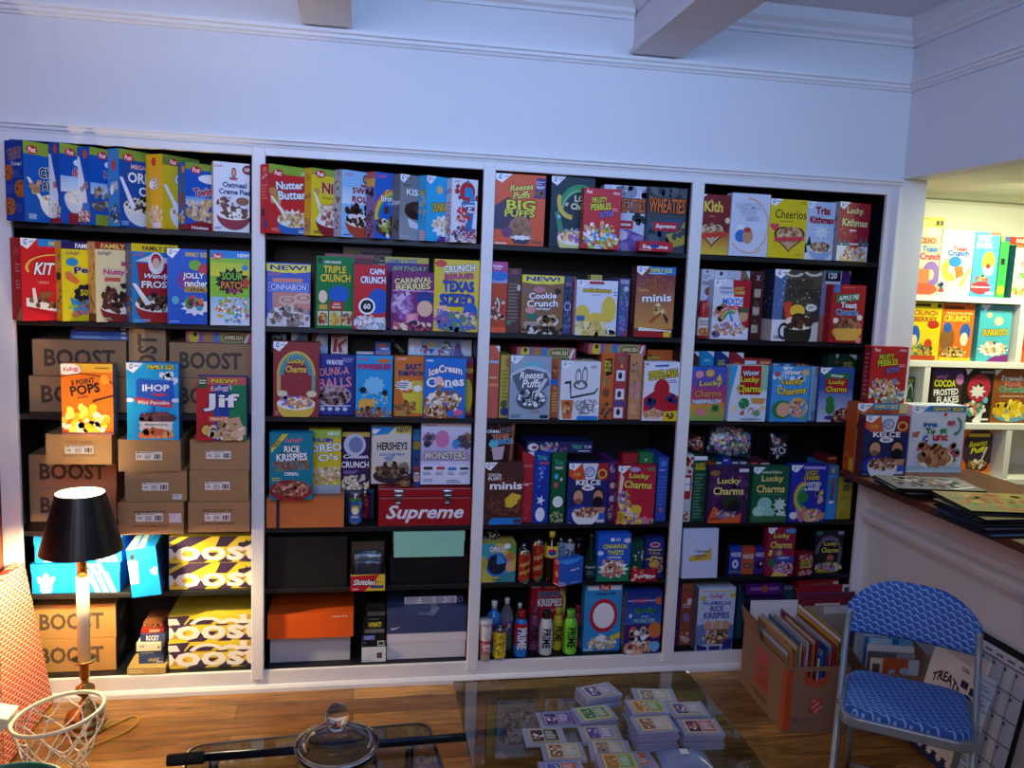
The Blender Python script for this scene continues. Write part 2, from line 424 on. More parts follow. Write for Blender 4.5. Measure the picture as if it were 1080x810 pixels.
rail('trim_10', [(-0.002, 2.080), (0.008, 2.080), (0.012, 2.088), (0.020, 2.091), (0.022, 2.100), (0.030, 2.104), (0.030, 2.112), (-0.002, 2.112)], (XL, 0), (2.205, 0), 'x')
def beam(name, x0, x1):
    b = MB().box(x0, YB, 2.512, x1, -0.012, ZC)
    for s, x in ((-1, x0), (1, x1)):
        b.prism([(x, 2.512), (x+s*0.018, 2.512), (x+s*0.018, 2.526), (x+s*0.010, 2.532), (x+s*0.006, 2.55), (x, 2.55)], YB, -0.04, 'y')
        b.prism([(x, 2.66), (x+s*0.012, 2.66), (x+s*0.020, 2.68), (x+s*0.045, 2.71), (x+s*0.048, ZC), (x, ZC)], YB, -0.075, 'y')
    return struct(b.build(name, M_WALL, fix=False))
beam('beam_1', -0.199, -0.062); beam('beam_2', 1.016, 1.185)
# ---- the built-in bookcase
bc = empty('built_in_bookcase', (0.45, 0.15, 0)); bc.location = (0, 0, 0)
prop(bc, 'white framed built-in bookcase with black shelves filling the whole wall', 'bookcase')
ff = MB()
for x0, x1, z0 in ((XL+0.001, BAYS[0][0], 0.0), (BAYS[0][1], BAYS[1][0], 0.048), (BAYS[1][1], BAYS[2][0], 0.048), (BAYS[2][1], BAYS[3][0], 0.048)):
    MB().box(x0, -0.018, z0, x1, 0.004, 2.0785).build('stile', M_WHITE, bc, bevel=0.003)
st = MB().box(BAYS[3][1], -0.014, 0.0, 2.2, 0.004, 2.0785).box(2.192, -0.022, 0.0, 2.205, 0.004, 2.0785).build('stile', M_WHITE, bc, bevel=0.002)
MB().box(XL+0.001, -0.012, 2.050, 2.2, 0.02, 2.079).build('top_rail', M_WHITE, bc, bevel=0.002)
br_ = MB().box(XL+0.001, -0.010, 0.0, 2.2, 0.02, 0.083).build('base_rail', M_WHITE, bc, bevel=0.002)
MB().prism([(-0.010, 0.0), (-0.024, 0.0), (-0.024, 0.016), (-0.018, 0.026), (-0.010, 0.028)], XL+0.001, 2.2, 'x').build('shoe_moulding', M_WHITE, bc)
MB().box(XL+0.001, DEPTH, 0.0, 2.2, DEPTH+0.02, 2.075).build('back_panel', M_BLACK, bc)
for k, (x0, x1) in enumerate(BAYS):
    x0 -= .027 if k == 0 else 0
    for r in range(1, 6): MB().box(x0-0.004, 0.004, SHELF_Z[r]-0.020, x1+0.004, DEPTH, SHELF_Z[r]).build('shelf', M_BLACK, bc, bevel=0.0015)
    MB().box(x0-0.004, 0.004, 0.06, x1+0.004, DEPTH, SHELF_Z[6]).build('shelf', M_BLACK, bc)
    MB().box(x0-0.004, 0.004, 2.062, x1+0.004, DEPTH, 2.075).build('top_panel', M_BLACK, bc)
for x0, x1 in ((XL+0.004, BAYS[0][0]-.028), (BAYS[0][1]+0.001, BAYS[1][0]-0.001), (BAYS[1][1]+0.001, BAYS[2][0]-0.001), (BAYS[2][1]+0.001, BAYS[3][0]-0.001), (BAYS[3][1], BAYS[3][1]+0.04)):
    MB().box(x0, 0.004, 0.0, x1, DEPTH, 2.075).build('upright', M_BLACK, bc)
# ---- the side room behind the pass-through
M_CREAM = mat('cream_paint', 'e6e2cc', rough=0.6)
M_CASE = mat('white_laminate', 'e4e0d2', rough=0.5)
struct(MB().box(2.2055, -0.0015, 0.861, 2.335, 0.10, 2.119).build('wall_return', M_WALL))
struct(MB().box(2.26, 0.62, 0, 4.2, 0.7, 2.3).build('wall_side_room', M_CREAM))
struct(MB().box(4.1, YB, 0, 4.2, 0.7, 2.3).build('wall_side_room_end', M_CREAM))
struct(MB().box(XR+0.101, YB, 2.121, 4.1, 0.62, 2.18).build('ceiling_side_room', M_CREAM))
nb = empty('cubby_bookcase', (0, 0, 0)); prop(nb, 'white cubby bookcase lit warmly behind the brown counter', 'bookcase')
NX0, NX1, NY0, NY1 = 2.27, 3.72, 0.25, 0.57
MB().box(NX0, NY1, 0.0, NX1, NY1+0.02, 2.10).build('back_panel', M_CASE, nb)
for z in NOOK_Z.values(): MB().box(NX0, NY0, z-0.028, NX1, NY1, z).build('shelf', M_CASE, nb, bevel=0.002)
for x0, x1, za, zb in ((NX0, NX0+.03, 0, 1.617), (3.072, 3.103, 1.340, 1.617), (2.600, 2.630, 1.045, 1.312), (3.072, 3.103, 0.775, 1.017), (NX1-.03, NX1, 0, 1.617)):
    MB().box(x0, NY0+0.002, za, x1, NY1, zb).build('divider', M_CASE, nb)
MB().box(NX0, NY0+0.01, 0.0, NX1, NY0+0.03, 0.747).build('base_panel', M_CASE, nb)
# ---- counter
def counter_wood():
    m = mat('counter_wood', '4a2616', rough=0.42); nt = m.node_tree; b = nt.nodes['Principled BSDF']
    tc = nt.nodes.new('ShaderNodeTexCoord'); mp = nt.nodes.new('ShaderNodeMapping'); mp.inputs['Scale'].default_value = (26, 2.4, 8)
    n = nt.nodes.new('ShaderNodeTexNoise'); n.inputs['Scale'].default_value = 1.5; n.inputs['Detail'].default_value = 7; n.inputs['Distortion'].default_value = 1.2
    rp = nt.nodes.new('ShaderNodeValToRGB'); rp.color_ramp.elements[0].color = hexc('2c150c'); rp.color_ramp.elements[1].color = hexc('6b3a20'); rp.color_ramp.elements[0].position = .3; rp.color_ramp.elements[1].position = .7
    nt.links.new(tc.outputs['Object'], mp.inputs['Vector']); nt.links.new(mp.outputs['Vector'], n.inputs['Vector']); nt.links.new(n.outputs['Fac'], rp.inputs['Fac']); nt.links.new(rp.outputs['Color'], b.inputs['Base Color'])
    return m
ct = MB().box(2.03, -3.2, 0.862, 2.66, -0.030, 0.892).build('counter_top', counter_wood(), bevel=0.004)
prop(ct, 'long dark brown wooden counter top on the white half wall', 'counter')
# ------------------------------------------------------------------ the boxes on the shelves
SHELF = SHELF_Z
ROWN = {1: 'top', 2: 'second', 3: 'third', 4: 'fourth', 5: 'fifth', 6: 'bottom'}
BAYN = {1: 'lamp bay', 2: 'toolbox bay', 3: 'bottle bay', 4: 'counter bay'}
LAST = [None]
def B(bay, row, u, R, vT, y, yaw, d, desc, base, spec='', z=None, name='cereal_box', cat='cereal box', tilt=0, roll=0, m=None, where=None, grp=None, sh=0):
    z = SHELF[row] if z is None else z
    yw = math.radians(yaw); P = np.array([x_at(u, y, z), y, z])
    w = R if R < 5 else run_to(P, (math.cos(yw), math.sin(yw), 0), R)
    if y < 0 and row <= 2 and bay <= 2 and abs(yaw) > 9 or sh:     # turned boxes in a row: each fits in front of the one before
        if LAST[0] is not None and LAST[0][0] == (bay, row):
            P0, y0 = LAST[0][1:]; lim = ((P-P0)[0]*math.sin(y0)-(P-P0)[1]*math.cos(y0)-.004)/math.cos(yw-y0)
            if 0.03 < lim < d: d = lim
        LAST[0] = ((bay, row), P, yw)
    h = vT if vT < 5 else rise_to(P, vT)
    lab = desc + (f', {ROWN[row]} shelf, {BAYN[bay]}' if where is None else where)
    g = grp if grp is not None else f'boxes on the {ROWN[row]} shelf of the {BAYN[bay]}'
    return printed_box(name, lab, cat, g or None, P, w, d, h, yw, base, spec, m, math.radians(tilt), math.radians(roll))
CK = 'a06a3c,c08a54,7a4a26'; CH = '3a2016,54301f,6b4028,2a1610'; TAN = 'd9b98a,c79f68,e8d2aa,b98c55'; OR = '2a2624,efe9dc,47403a,d8cfbd'
MIX = 'd8425a,e9a93c,5aa04c,4a7fc4,c86ab0,d9b98a'; LUK = 'c9a06a,e8d2aa,d56a8a,8a6ac0,e9c24a,5a9ad0,b98c55'; PUF = '8a5a38,b4824e,5c3a24'

def ctr(u, y, z): return (x_at(u, y, z), y, z+.0012)
def pxr(u0, u1, y, z):
    a = x_at(u0, y, z); return (run_to((a, y, z), (1, 0, 0), u1))/2
# ---- lamp bay, top shelf: deep boxes turned like shingles
B(1,1,26.5,.165,147.8,-.11,58,.088,'blue box with cookies down its side, first of the row','0a56b4','r 0 0 100 16 8fa832;post 20 10 13;t CHIPS 66 36 62 13 1a1a20 fff -6;t AHOY! 70 52 58 12 1a1a20 fff -6;bowl 75 72 40 e8e2d6 50 3.5 '+TAN+';p eee9dc 5 45 12 45 45 72 36 74;k 25 55 12 9 5 7 c79f68,b98c55;l 8 90 30 97 4 cfe0f4@L 0b3f9c;t CHIPS 50 13 76 7 7a1e24 e8e2e8 -8;t AHOY! 52 20 66 7 7a1e24 e8e2e8 -8;i Trivia! 62 29 60 5 cfd6ea;e 18 40 30 10 b06e3c;k 18 40 26 8 9 5 5a3018;e 84 60 34 11 b06e3c;k 84 60 28 9 9 5 5a3018;e 24 82 32 11 b06e3c;k 24 82 26 9 9 5 5a3018;l 45 36 92 46 6 4a6ad0;l 5 55 48 66 6 4a6ad0;l 60 78 95 90 6 4a6ad0')
B(1,1,64.8,.15,150.4,-.06,58,.085,'blue box with pale puffs and red band, second of the row','0b50b0','r 0 0 100 13 93aa38;post 28 10 14;e 66 22 30 6 dfe8f4;t donettes 72 33 78 11 b01c30 f0f0f4 -4;g 0 40 100 60 9ec3ea dfe6ea;bowl 55 66 46 d8d8dc 70 5 e8dcc4,d6c4a0,f2ead8;r 20 86 100 100 8c1c2c@L 0d4cae;p dfe6f0 0 14 18 14 80 66 60 96 0 96;e 58 8 16 6 cc3a40;t donettes 58 52 40 9 a31c32 - 78;k 60 84 40 10 40 9 e8dcc4,d6c4a0,cdb58c;r 0 94 100 100 8c1c2c')
B(1,1,96.2,.145,155,-.04,55,.08,'blue box with brown rings and olive foot, third of the row','0a53b6','r 0 0 100 10 8ea636;post 35 9 14;e 72 20 32 6 dfe8f4;t HONEY 74 33 70 10 7c1a3c e6ebf4;t BUN 84 46 48 10 7c1a3c e6ebf4;g 0 45 100 60 7fb2e6 cfd8e2;k 55 65 62 18 70 7 8c7a62,b8a88e,6b5a46;r 12 86 100 100 8d9a2c@L 0d55b8;p e6ecf4 0 12 16 12 60 50 90 96 0 96;e 60 9 17 5.5 cc4a40;t HONEY 62 50 34 8 b02a3a e6ecf4 76;t BUN 34 54 26 7 b02a3a e6ecf4 76;k 52 86 48 12 40 9 c0705c,d8a890,a85a48;r 36 72 96 82 3a76c8')
B(1,1,126.4,.155,156.6,-.025,50,.075,'mid blue box with black and white rings, fourth of the row','0b4da6','r 0 0 100 13 84a03a;post 24 10 14;t MEGA_SIZE 66 21 70 6 f0b8a8;t OREO 64 35 84 14 f4f4fa 10307a;t O\'s 72 52 44 13 f4f4fa 10307a;bowl 58 72 48 dfe0e4 80 5 '+OR+';p eef 0 36 8 36 42 74 30 76;l 4 92 26 98 3 9fc0ee'+'@L 3b8ad2;e 50 21 22 7 c04a48;t OREO 58 48 48 14 f4f4fa 243a80 80;e 36 53 16 6 f4f4fa;k 62 84 44 11 46 9 '+OR)
B(1,1,172,.16,162.5,-.02,50,.09,'yellow box with tan rings, fifth of the row','d9bd1e','r 0 0 100 14 6f8a34;post 28 9 12;t GOLDEN 76 18 46 6 2a62b8;t OREO 70 32 76 14 f4f4fa 1c3a80;t O\'s 84 48 40 12 f4f4fa 1c3a80;bowl 66 76 48 eae6da 70 5 '+TAN+';p eee 0 40 9 40 48 76 36 78@L e6b41c;e 48 10 14 6 cc3a2c;t OREO 52 40 44 14 f4f4fa 3a3a8a 82;e 32 41 13 5 f4f4fa;k 58 82 44 12 60 8 e2c49c,d8b088,f0dcc0;r 34 92 92 100 e4d8e8')
B(1,1,196,.150,171,-.018,38,.06,'blue and white box with red foot, sixth of the row','1558c0','r 0 0 100 10 86a03c;post 27 10 14;e 66 22 34 7 e6ecf6;v Twinkies 62 40 84 13 b42030 f2f2f6 -10;g 0 50 100 62 5f98da d8dce2;k 50 72 54 18 80 6 '+TAN+';p 8c1c24 0 92 40 86 100 92 100 100 0 100;t Hostess 36 96 44 5 f0f0f0@L 2a58ac;e 70 10 22 5 e08a30;p 8a4038 30 45 70 45 80 68 30 68;k 50 82 40 10 20 12 '+TAN+';r 0 92 100 100 7a2030')
B(1,1,225.3,263.2,170,-.012,16,.065,'white box with brown cookie bowl, last of the row','dfe2ee','kel 14 6 26 c8384a;e 97 9 18 7 8c1a30;t NEW 97 9 22 5 f0e8e8;e 56 14 7 7 5a3626;e 56 14 5 5 c9977a;r 44 21 66 25 b8485a;v Oatmeal 58 32 66 8 1c2a66;v Creme_Pies 58 42 86 8 1c2a66;u Cereal 36 50 24 4 2a3a7a;e 80 55 18 6 8a5a38;k 36 58 26 8 18 6 8a5230,6b3c22;bowl 56 74 48 8c1f34 60 6.5 7a4a2c,6b3c22,efe9e0,5a301a;l 3 93 26 97 2 2a4a9a@L d8c8a8;k 50 50 30 44 12 10 9a6a3c,7a4a26')
# ---- lamp bay, second shelf
B(1,2,24,.172,251,-.085,46,.07,'red box with white slanted title in a gold ring','d21d26','r 34 0 100 9 2a86d0;gm;t FAMILY_SIZE 78 5 44 5 f2e23a;o 70 35 62 17 5 e8c24a -200 20;i KIT_KAT 74 36 100 15 f4f4f2 6a1014;u CEREAL 44 53 22 3 f0c0a0;p ece4dc 8 72 30 72 92 92 8 82;k 50 74 36 9 16 7 8a5a36,6b4026;p d8202a 0 84 100 100 0 100;p e8e0da 20 60 26 60 30 76 22 76@L b41c26;e 58 16 30 5 c8484a;l 46 30 92 42 3 d89a9a;l 46 50 92 62 3 d89a9a;p c08a5a 40 100 100 80 100 100')
B(1,2,66.4,.165,254,-.04,42,.075,'yellow box with black badge and pastel candy','e6d21a','r 0 0 100 10 27205a;t FAMILY_SIZE 62 5.5 66 6 f2f0f8;kel 24 15 30 7a4a6a;t Peeps 62 36 72 11 2a2450 f4f4f4 -4;e 22 26 13 5 2a8ac8;p d8703c 6 40 16 38 38 50 30 54 10 48;s 52 66 30 14 9 .82 1c1a28;t 50% 52 64 28 8 e6d21a;p 2a8ac8 14 70 40 76 44 86 24 84;k 55 84 40 9 40 6 d8703c,4a9ad0,8ac04c,c86a9a,8a6a4a;e 26 92 8 4 d88a4a@L e0a832;r 0 0 100 10 d8a050;k 50 55 42 40 22 13 c0603a,5a5ab0,8a3a2c,6a4a6a,c8a0b0;e 50 44 40 5 3a2a24')
B(1,2,101.8,.165,255,-.035,37,.07,'cream box with red banner and dark chocolate bars','e6d6a2','r 0 0 100 9 9c2a24;t FAMILY_SIZE 54 5 84 6 f0d060;kel 20 14 30 6a3a6a;e 72 18 9 7 4a2c20;e 72 18 6 5 c89878;r 54 24 90 29 b04a78;t Nutty_Bars 58 38 84 9 c8347a f2e6d0;r 18 44 52 49 cc5a4c;p 3a2018 50 52 100 46 100 56 56 58;k 44 66 34 8 18 8 '+CH+';bowl 56 80 48 8c2824 60 7 '+CH+',e8e0d4;l 3 94 34 98 2 d8d0a0@L dcb060;k 50 50 36 46 26 11 7a4a2a,b87a40,d88a70;r 0 90 100 100 6a2a24')
B(1,2,139.7,.165,256.7,-.03,32,.07,'blue box with red cup picture and yellow banner','1f7fc4','r 0 0 100 10 e0c818;t FAMILY_SIZE 58 5.5 70 6 5a3a1c;kel 16 14 24 c05a7a;p d8dce2 8 22 40 14 92 18 96 24;p a81e28 10 24 94 24 84 96 26 96;e 52 24 17 14 e6e6ea;e 52 20 11 8 b02830;e 52 24 8 7 e2b8a0;i Wendys 56 41 60 8 f4f4f6 6a1018;t FROSTY 62 51 84 9 f4f4f6 6a1018;bowl 56 76 50 b02a28 60 7 '+CH+',8a7a6a;p f0ece6 0 50 8 50 40 76 28 78;l 3 95 40 99 2 8ac0ea@L 3a5a94;k 50 30 40 26 16 13 b03a3a,d8d8e0,8a4a3a;k 50 80 40 18 14 13 6b4026,c87a3c')
B(1,2,177,218.5,262,-.025,10,.055,'royal blue box with fruit cubes and black gold title','0f54c2','gm;t FAMILY_SIZE 74 7 56 6 d8c23a;e 70 21 16 7 6fae3a;e 44 42 18 12 7a2a8a;e 92 26 14 7 c02a4a;t JOLLY 66 36 54 10 f4f4fa 14203a;t rancher 72 45 58 9 f4f4fa 14203a;r 44 50 100 57 c8a040;t CEREAL 72 53.5 50 5 1c1c24;s 72 76 40 13 11 .72 e6e9f0;k 74 73 24 9 9 13 c03a4a,3aa0b8,5aa04c,7a3a6a,d8703c;e 20 68 9 5.5 4aa8c0;l 4 95 40 98 1 9fc0ee')
B(1,2,222,263.2,263.8,-.02,12,.045,'green box with black splat title and rainbow crumbs','8cc63a','r 0 0 100 10 2a86d8;post 18 8 13;t NEW! 84 6 30 5 f2f4fa;s 56 40 44 19 14 .62 17161c;g 0 16 100 34 b8d23a e0d83a;s 56 41 46 19 13 .7 17161c;t SOUR 56 34 54 10 7ac23a 17161c;t PATCH 58 46 62 10 e08a2c 17161c;t KIDS 62 54 30 5 c84a7a;e 88 22 8 4 3a8ad0;e 90 42 8 6 d83a3a;g 0 62 100 100 9ec6ea dfe6f0;k 60 78 46 18 120 4.5 d85a5a,4a9ad0,8ac04c,e8b43a,f2f2f4@L 7ac23a')
# ---- lamp bay, third shelf: shoe boxes and the boxes set on them are built below
# ---- red toolbox bay, top shelf
B(2,1,283.5,.162,172.7,-.085,36,.06,'red box with white blue-edged title and splashing bowl','c62a30','r 0 0 100 13 84ac3a;p c62a30 0 18 20 12 100 18 100 24 0 24;post 22 12 13;t XL 88 9 14 5 d8e8f0;v Nutter 52 28 70 12 f2f2f0 1c3a9a -6;v Butter 58 42 72 13 f2f2f0 1c3a9a -6;k 14 46 12 14 6 8 d8a868,c08a4a;p efe9dc 2 46 8 46 46 72 36 74;s 62 78 42 16 15 .7 efe9dc;bowl 62 80 42 2a66b4 60 5 '+TAN+';l 6 92 26 97 2 f0a088;l 74 93 94 98 2 e8eef8@L c8202e;e 50 8 24 4 e86a70;t NUTTER 50 18 60 4 f2e8e8 - -20;l 10 28 90 52 5 e87a60;r 16 64 50 76 3a2430;r 40 80 84 92 4a4a8a')
B(2,1,328,.155,177,-.045,34,.055,'yellow box with red title and wafers, olive banner','e2c822','r 0 0 100 10 8aa83c;post 24 8 14;v Nilla 58 28 60 17 a8242c f2e8a0;u Banana_Pudding 62 43 66 5 6a5a3a;e 14 34 8 5 c89a50;e 40 56 8 4 c89a50;p efe9dc 4 34 10 36 40 72 28 74;k 56 66 40 12 80 6 e8ccb0,c07a6a,f2ead8,a85a50;bowl 58 76 46 8c1f24 50 6 e8ccb0,c07a6a,f2ead8,a85a50;l 6 92 28 97 3 6a5a1c@L e0b62a;t Nilla 54 42 34 22 b04a2a - 90;l 20 8 80 20 3 b87a3a;k 50 84 40 12 40 10 c8906a,b0604a')
B(2,1,360,.15,178.8,-.04,34,.055,'pale blue box with dark red title and chocolate rolls','8fc0ea','kel 20 6 28 c8485a;e 68 11 8 6.5 4a2c24;e 68 11 5 4.5 c89878;r 54 19 82 23 b04a58;g 0 26 100 50 a8cdf0 dce6f2;v SWISS 62 29 66 9 8c1a2c f0f2f8;v ROLLS 62 42 66 10 8c1a2c f0f2f8;u Cereal 36 50 22 4 5a6a8a;e 80 54 16 7 1c1c24;k 34 58 24 8 16 8 '+CH+';bowl 58 74 48 b04a30 50 7 '+CH+',e8e2e0;l 4 95 34 98 1 2a4a9a@L a8b0c4;k 50 50 40 46 30 11 4a2a1c,c8c8d4,8a3a3a')
B(2,1,394.6,.135,181,-.04,34,.055,'blue box with rainbow arc and brownie squares','2a62c0','kel 22 6 34 e05a6a;e 88 10 10 8 4a2c24;r 74 18 100 22 c85a8a;o 60 72 66 48 6 e05a5a -180 -90;o 60 72 62 45 6 e8a03a -180 -90;o 60 72 58 42 6 e8d24a -180 -90;o 60 72 54 39 6 5ab04c -180 -90;t Cosmic 66 28 66 9 e8e05a 2a2a5a -6;t Brownies 62 38 84 9 f2f0ea 2a2a5a -4;i Cereal 62 46 40 4 8ac8f0;p 5a3420 30 52 46 50 48 60 32 62;p e8c23a 6 66 20 72 50 78 40 84 10 78;k 55 82 50 14 60 8 4a2a1c,6b4028,e8e0d4,8aa04c@L 8a6a9a;r 0 0 100 10 c85a5a;r 0 10 100 22 e0a83a;k 50 30 40 8 4 20 2a1a14;k 50 78 46 20 34 12 b85a3a,3a2418,5a6ab0')
B(2,1,420.8,.135,183.5,-.04,33,.055,'silver grey box with a dark chocolate ball','83868f','g 0 0 100 100 74777f 9699a2;gm;t HERSHEYS 24 16 26 3 3a3c44;t KISSES 62 26 80 10 f0f0f4 4a4c54;p d8dae2 30 48 80 36 90 42 44 54;e 56 54 40 14 2a1a16;k 56 50 34 8 18 8 3a2420,54362c;p d2d5de 26 66 44 70 80 78 60 82 34 80;l 6 93 40 97 2 b8bac4'+'@L 6a6d76;t KISSES 50 44 30 36 f0f0f4 - 90;k 60 80 34 9 12 14 4a3a34')
B(2,1,448.8,.14,185,-.04,34,.055,'sky blue box with slanted yellow title and purple foot','2fa6dc','gm;e 44 20 11 6 d8b07a;t DUNKAROOS 62 46 82 14 e8c22a 2a1c10 -6;s 60 76 44 18 12 .75 eef2f6;k 60 74 36 12 36 7 e8d2b8,d8b88c,f0e4d2;p 6a2a88 34 100 50 92 100 92 100 100;e 80 64 8 4 e8d2b8@L 3aa4d8;t DUNKAROOS 46 26 40 12 e8c22a 4a3a1c 84;k 50 52 34 30 10 16 d8b07a;r 20 84 90 100 c8a8b0')
B(2,1,475,502,187.8,-.04,18,.055,'white and red box with slush cup dome and berries','d8dce8','kel 20 5 22 6a5a6a;e 60 20 30 16 b42834;p 2a8ac8 52 12 78 14 92 34 46 36;r 44 28 70 36 c02834;p 2a72b8 38 36 90 36 80 82 44 82;t ICEE 66 46 42 13 f2f4fa 1c2a6a;r 44 58 76 64 c02834;k 40 60 22 14 30 7 c83a44,e8b8b8;k 54 88 50 13 90 6 b83a44,4a6ab0,d8a8a0,3a3a5a;k 50 30 48 28 8 9 2a7a9a,b02834,8a3a4a@L d0d4e0;t ICEE 40 20 30 20 b83a5a - 84;k 50 76 46 24 44 12 b83a44,4a4a7a,d8b8b0;l 30 36 70 60 4 c86a7a')
# ---- red toolbox bay, second shelf
B(2,2,280.9,327,276.7,.02,0,.06,'blue box with yellow NEW banner, pink panel and pastry bowl','3f5cc0','p e8e24a 0 2 100 2 100 13 62 16 50 15 38 16 0 13;t NEW! 50 7.5 84 8 1c2a8a;kel 18 18 30 c86a5a;r 14 24 82 30 d88a7a;r 4 31 96 45 8f9fd8;r 6 32.5 94 43.5 4a68c8;u CINNABON 50 38 80 9 e2e8f8;r 14 46 100 74 c88a80;e 48 59 22 8 d8b0a4;e 84 55 22 9 d8b0a4;o 48 58 14 4 3 8c4a3c;o 84 54 14 4 3 8c4a3c;e 52 98 54 32 d2d0d8;k 52 84 44 16 60 7 8a7470,6b5a58,a8908a,e0dce0')
B(2,2,333.2,.135,270,-.015,10,.065,'green box with stacked yellow title and three cereal jars','0e7a3c','e 9 6 6 4.5 10382a;t CAPN_CRUNCHS 44 8 46 3.6 eef2ee;v TRIPLE 50 18 62 10 e8d23a 14301c;v CRUNCH 52 30 82 11 e8d23a 14301c;e 62 52 28 12 1f5cc0;e 18 56 12 9 efd0b0;r 8 67 30 74 d8a83a;r 36 62 74 75 b02228;t CAPN 55 66 20 3.5 f2e6d0;t CRUNCH 55 70.5 26 3.5 f2e6d0;r 4 76 32 96 d8d4b0;k 18 87 12 8 40 5 b04a34,d8b85a,8a3a34;r 36 76 68 96 d8d4b0;k 52 87 14 8 40 5 d8b85a,c09a3c;r 72 76 98 96 d8d4b0;k 85 87 12 8 40 5 7a5a8a,d8b85a,b04a34@L 5a7a34;k 50 56 40 40 60 12 8a7a3c,b09a4a,5a5a2c')
B(2,2,342,.19,267.3,.12,0,.06,'dark maroon box standing behind the green one','5a2632','r 0 0 100 5 8a4a58;l 8 6 90 12 2 b89a90')
B(2,2,361,.19,260,.19,0,.06,'tall lilac and grey box at the very back','54587a','r 0 0 100 6 9aa0b8;e 18 8 18 4 a89a6a;t CRUNCH 58 13 76 9 a8b8a0 3a3a4a;t TREATS 58 24 76 8 a8b8a0 3a3a4a;k 30 22 18 8 14 7 8a5a6a,5a7a9a')
B(2,2,373,.12,279,-.03,8,.06,'bright red box with blue and white splash, half hidden','c21f2c','v CAPN 70 10 46 9 eef2fa 1c4aa8;v CRUNCH 58 23 78 11 eef2fa 1c4aa8;e 76 56 34 20 1f56b8;e 40 64 26 13 f2f4f8;e 40 64 20 10 14161c;t 60 40 64 22 9 f2f4f8;k 55 90 54 12 60 9 e2e6ee,c8ccd8,9aa6c0@L c8b098;k 50 54 46 44 70 12 8a90a8,b09a9a,5a6a9a,d8c8b0')
B(2,2,405,.17,270.8,.13,0,.055,'yellow topped box marked FAMILY SIZE, half hidden','8a3a7a','r 0 0 100 12 c8b84a;t FAMILY_SIZE 40 6 66 6 2a6ab0;g 0 12 100 20 3a3a7a 8a3a7a')
B(2,2,406,.165,277,.075,0,.05,'purple box with grey slanted title, half hidden','6a2468','r 0 0 70 4 3a3a8a;i BIRTHDAY 56 8 82 7 9aa89a 2a2a3a')
B(2,2,412,.165,286.5,-.005,4,.06,'plum box with cream title banner and berries','76246a','v CARNIVAL 50 14 88 10 e8d89a 2a1424 -5;v BERRIES 50 25 80 11 e8d89a 2a1424 -5;r 4 31 98 33 c8a0c8;k 26 56 24 22 60 7 a878b8,c8b0d8,8a4a9a;e 78 44 20 12 1f3a8a;e 78 62 18 14 e0b8a0;r 34 70 62 88 d87a98;l 38 73 58 86 4 f0c8d4;k 50 94 50 8 60 6 c83a4a,e8d2b8,3a2a4a,b85a6a@L 7a4a68;k 50 55 42 42 40 14 8a5a78,b07a4a,5a3a6a')
B(2,2,456.6,503.5,273.3,.0,0,.06,'yellow box with tall blue block letters and berries','d9c232','e 14 6 13 5 c84a3c;v CRUNCH 55 12 70 10 f2f4fa 1f4aa0 -5;v BERRIES 55 23 66 8 c04a7a f0e0b0 -4;t TEXAS 54 37 70 15 2a4ab0 d8d0e0;t SIZED 52 56 78 17 2a4ab0 d8d0e0;e 20 76 18 12 f0c0a0;t 3X 14 72 14 7 2a4ab0;l 10 77 30 84 3 2a4ab0;e 82 72 16 13 1f5ab8;e 78 82 14 10 e8c0b0;k 50 86 50 13 70 8 8a5a9a,c8b07a,4a6ab0,d8c8a0,5a8a5a')
# ---- red toolbox bay, third shelf
B(2,3,288,336,360.4,-.005,0,.06,'brick red box with a rainbow arch over a yellow bowl','8c3038','gm;o 50 44 42 32 9 d8b05a -180 0;o 50 44 38 29 8 6aa87a -180 0;o 50 44 34 26 7 4a8ab0 -180 0;r 8 44 16 68 c8a86a;r 84 44 92 68 6a9a8a;t Lucky 50 26 38 9 e8c85a 5a2a20;t Charms 50 36 46 9 e8c85a 5a2a20;s 20 69 13 5 12 .75 d8d2b0;s 84 69 13 5 12 .75 d8d2b0;bowl 50 82 42 d8bc4a 80 4 '+LUK+';l 4 92 16 98 2 d8a0a0')
B(2,3,334,373.5,374.4,.05,0,.06,'dark blue box with pink lettering and wavy white trim','27338c','t WHEATIES 46 12 44 8 e8ecf4;l 66 4 96 12 3 9a9ad0;t DUNK-A 46 27 78 14 d88aa0 1c1c5a -5;t BALLS 48 46 88 17 d88aa0 1c1c5a -5;e 44 68 48 18 b8a0b0;k 44 68 42 15 60 7 5a3a3c,8a6a6a,b8a0a8,3a2428;r 2 84 90 85.5 d8dce8;s 15 90 9 5 5 .5 d8dce8;s 35 90 9 5 5 .5 d8dce8;s 55 90 9 5 5 .5 d8dce8;s 75 90 9 5 5 .5 d8dce8')
B(2,3,374.6,413,375.3,.01,0,.06,'sky blue box with pink winged title and brown cereal heap','1f96d8','kel 20 6 30 c83a5a;e 76 8 18 4 c8704a;r 0 0 100 2 3aa8e4;t POWERPUFF 50 18 90 9 c8347a 1c1c28;s 50 48 30 16 10 .8 7ec4ea;e 20 56 10 5 1a1c24;e 80 60 8 5 1a1c24;k 55 70 40 10 30 3 7ec4ea,e8d84a;p d8a84a 10 72 50 70 54 84 8 86;k 50 93 50 10 80 5 6b4028,8a6a3c,c89a5a,b83a34,3a2a1c')
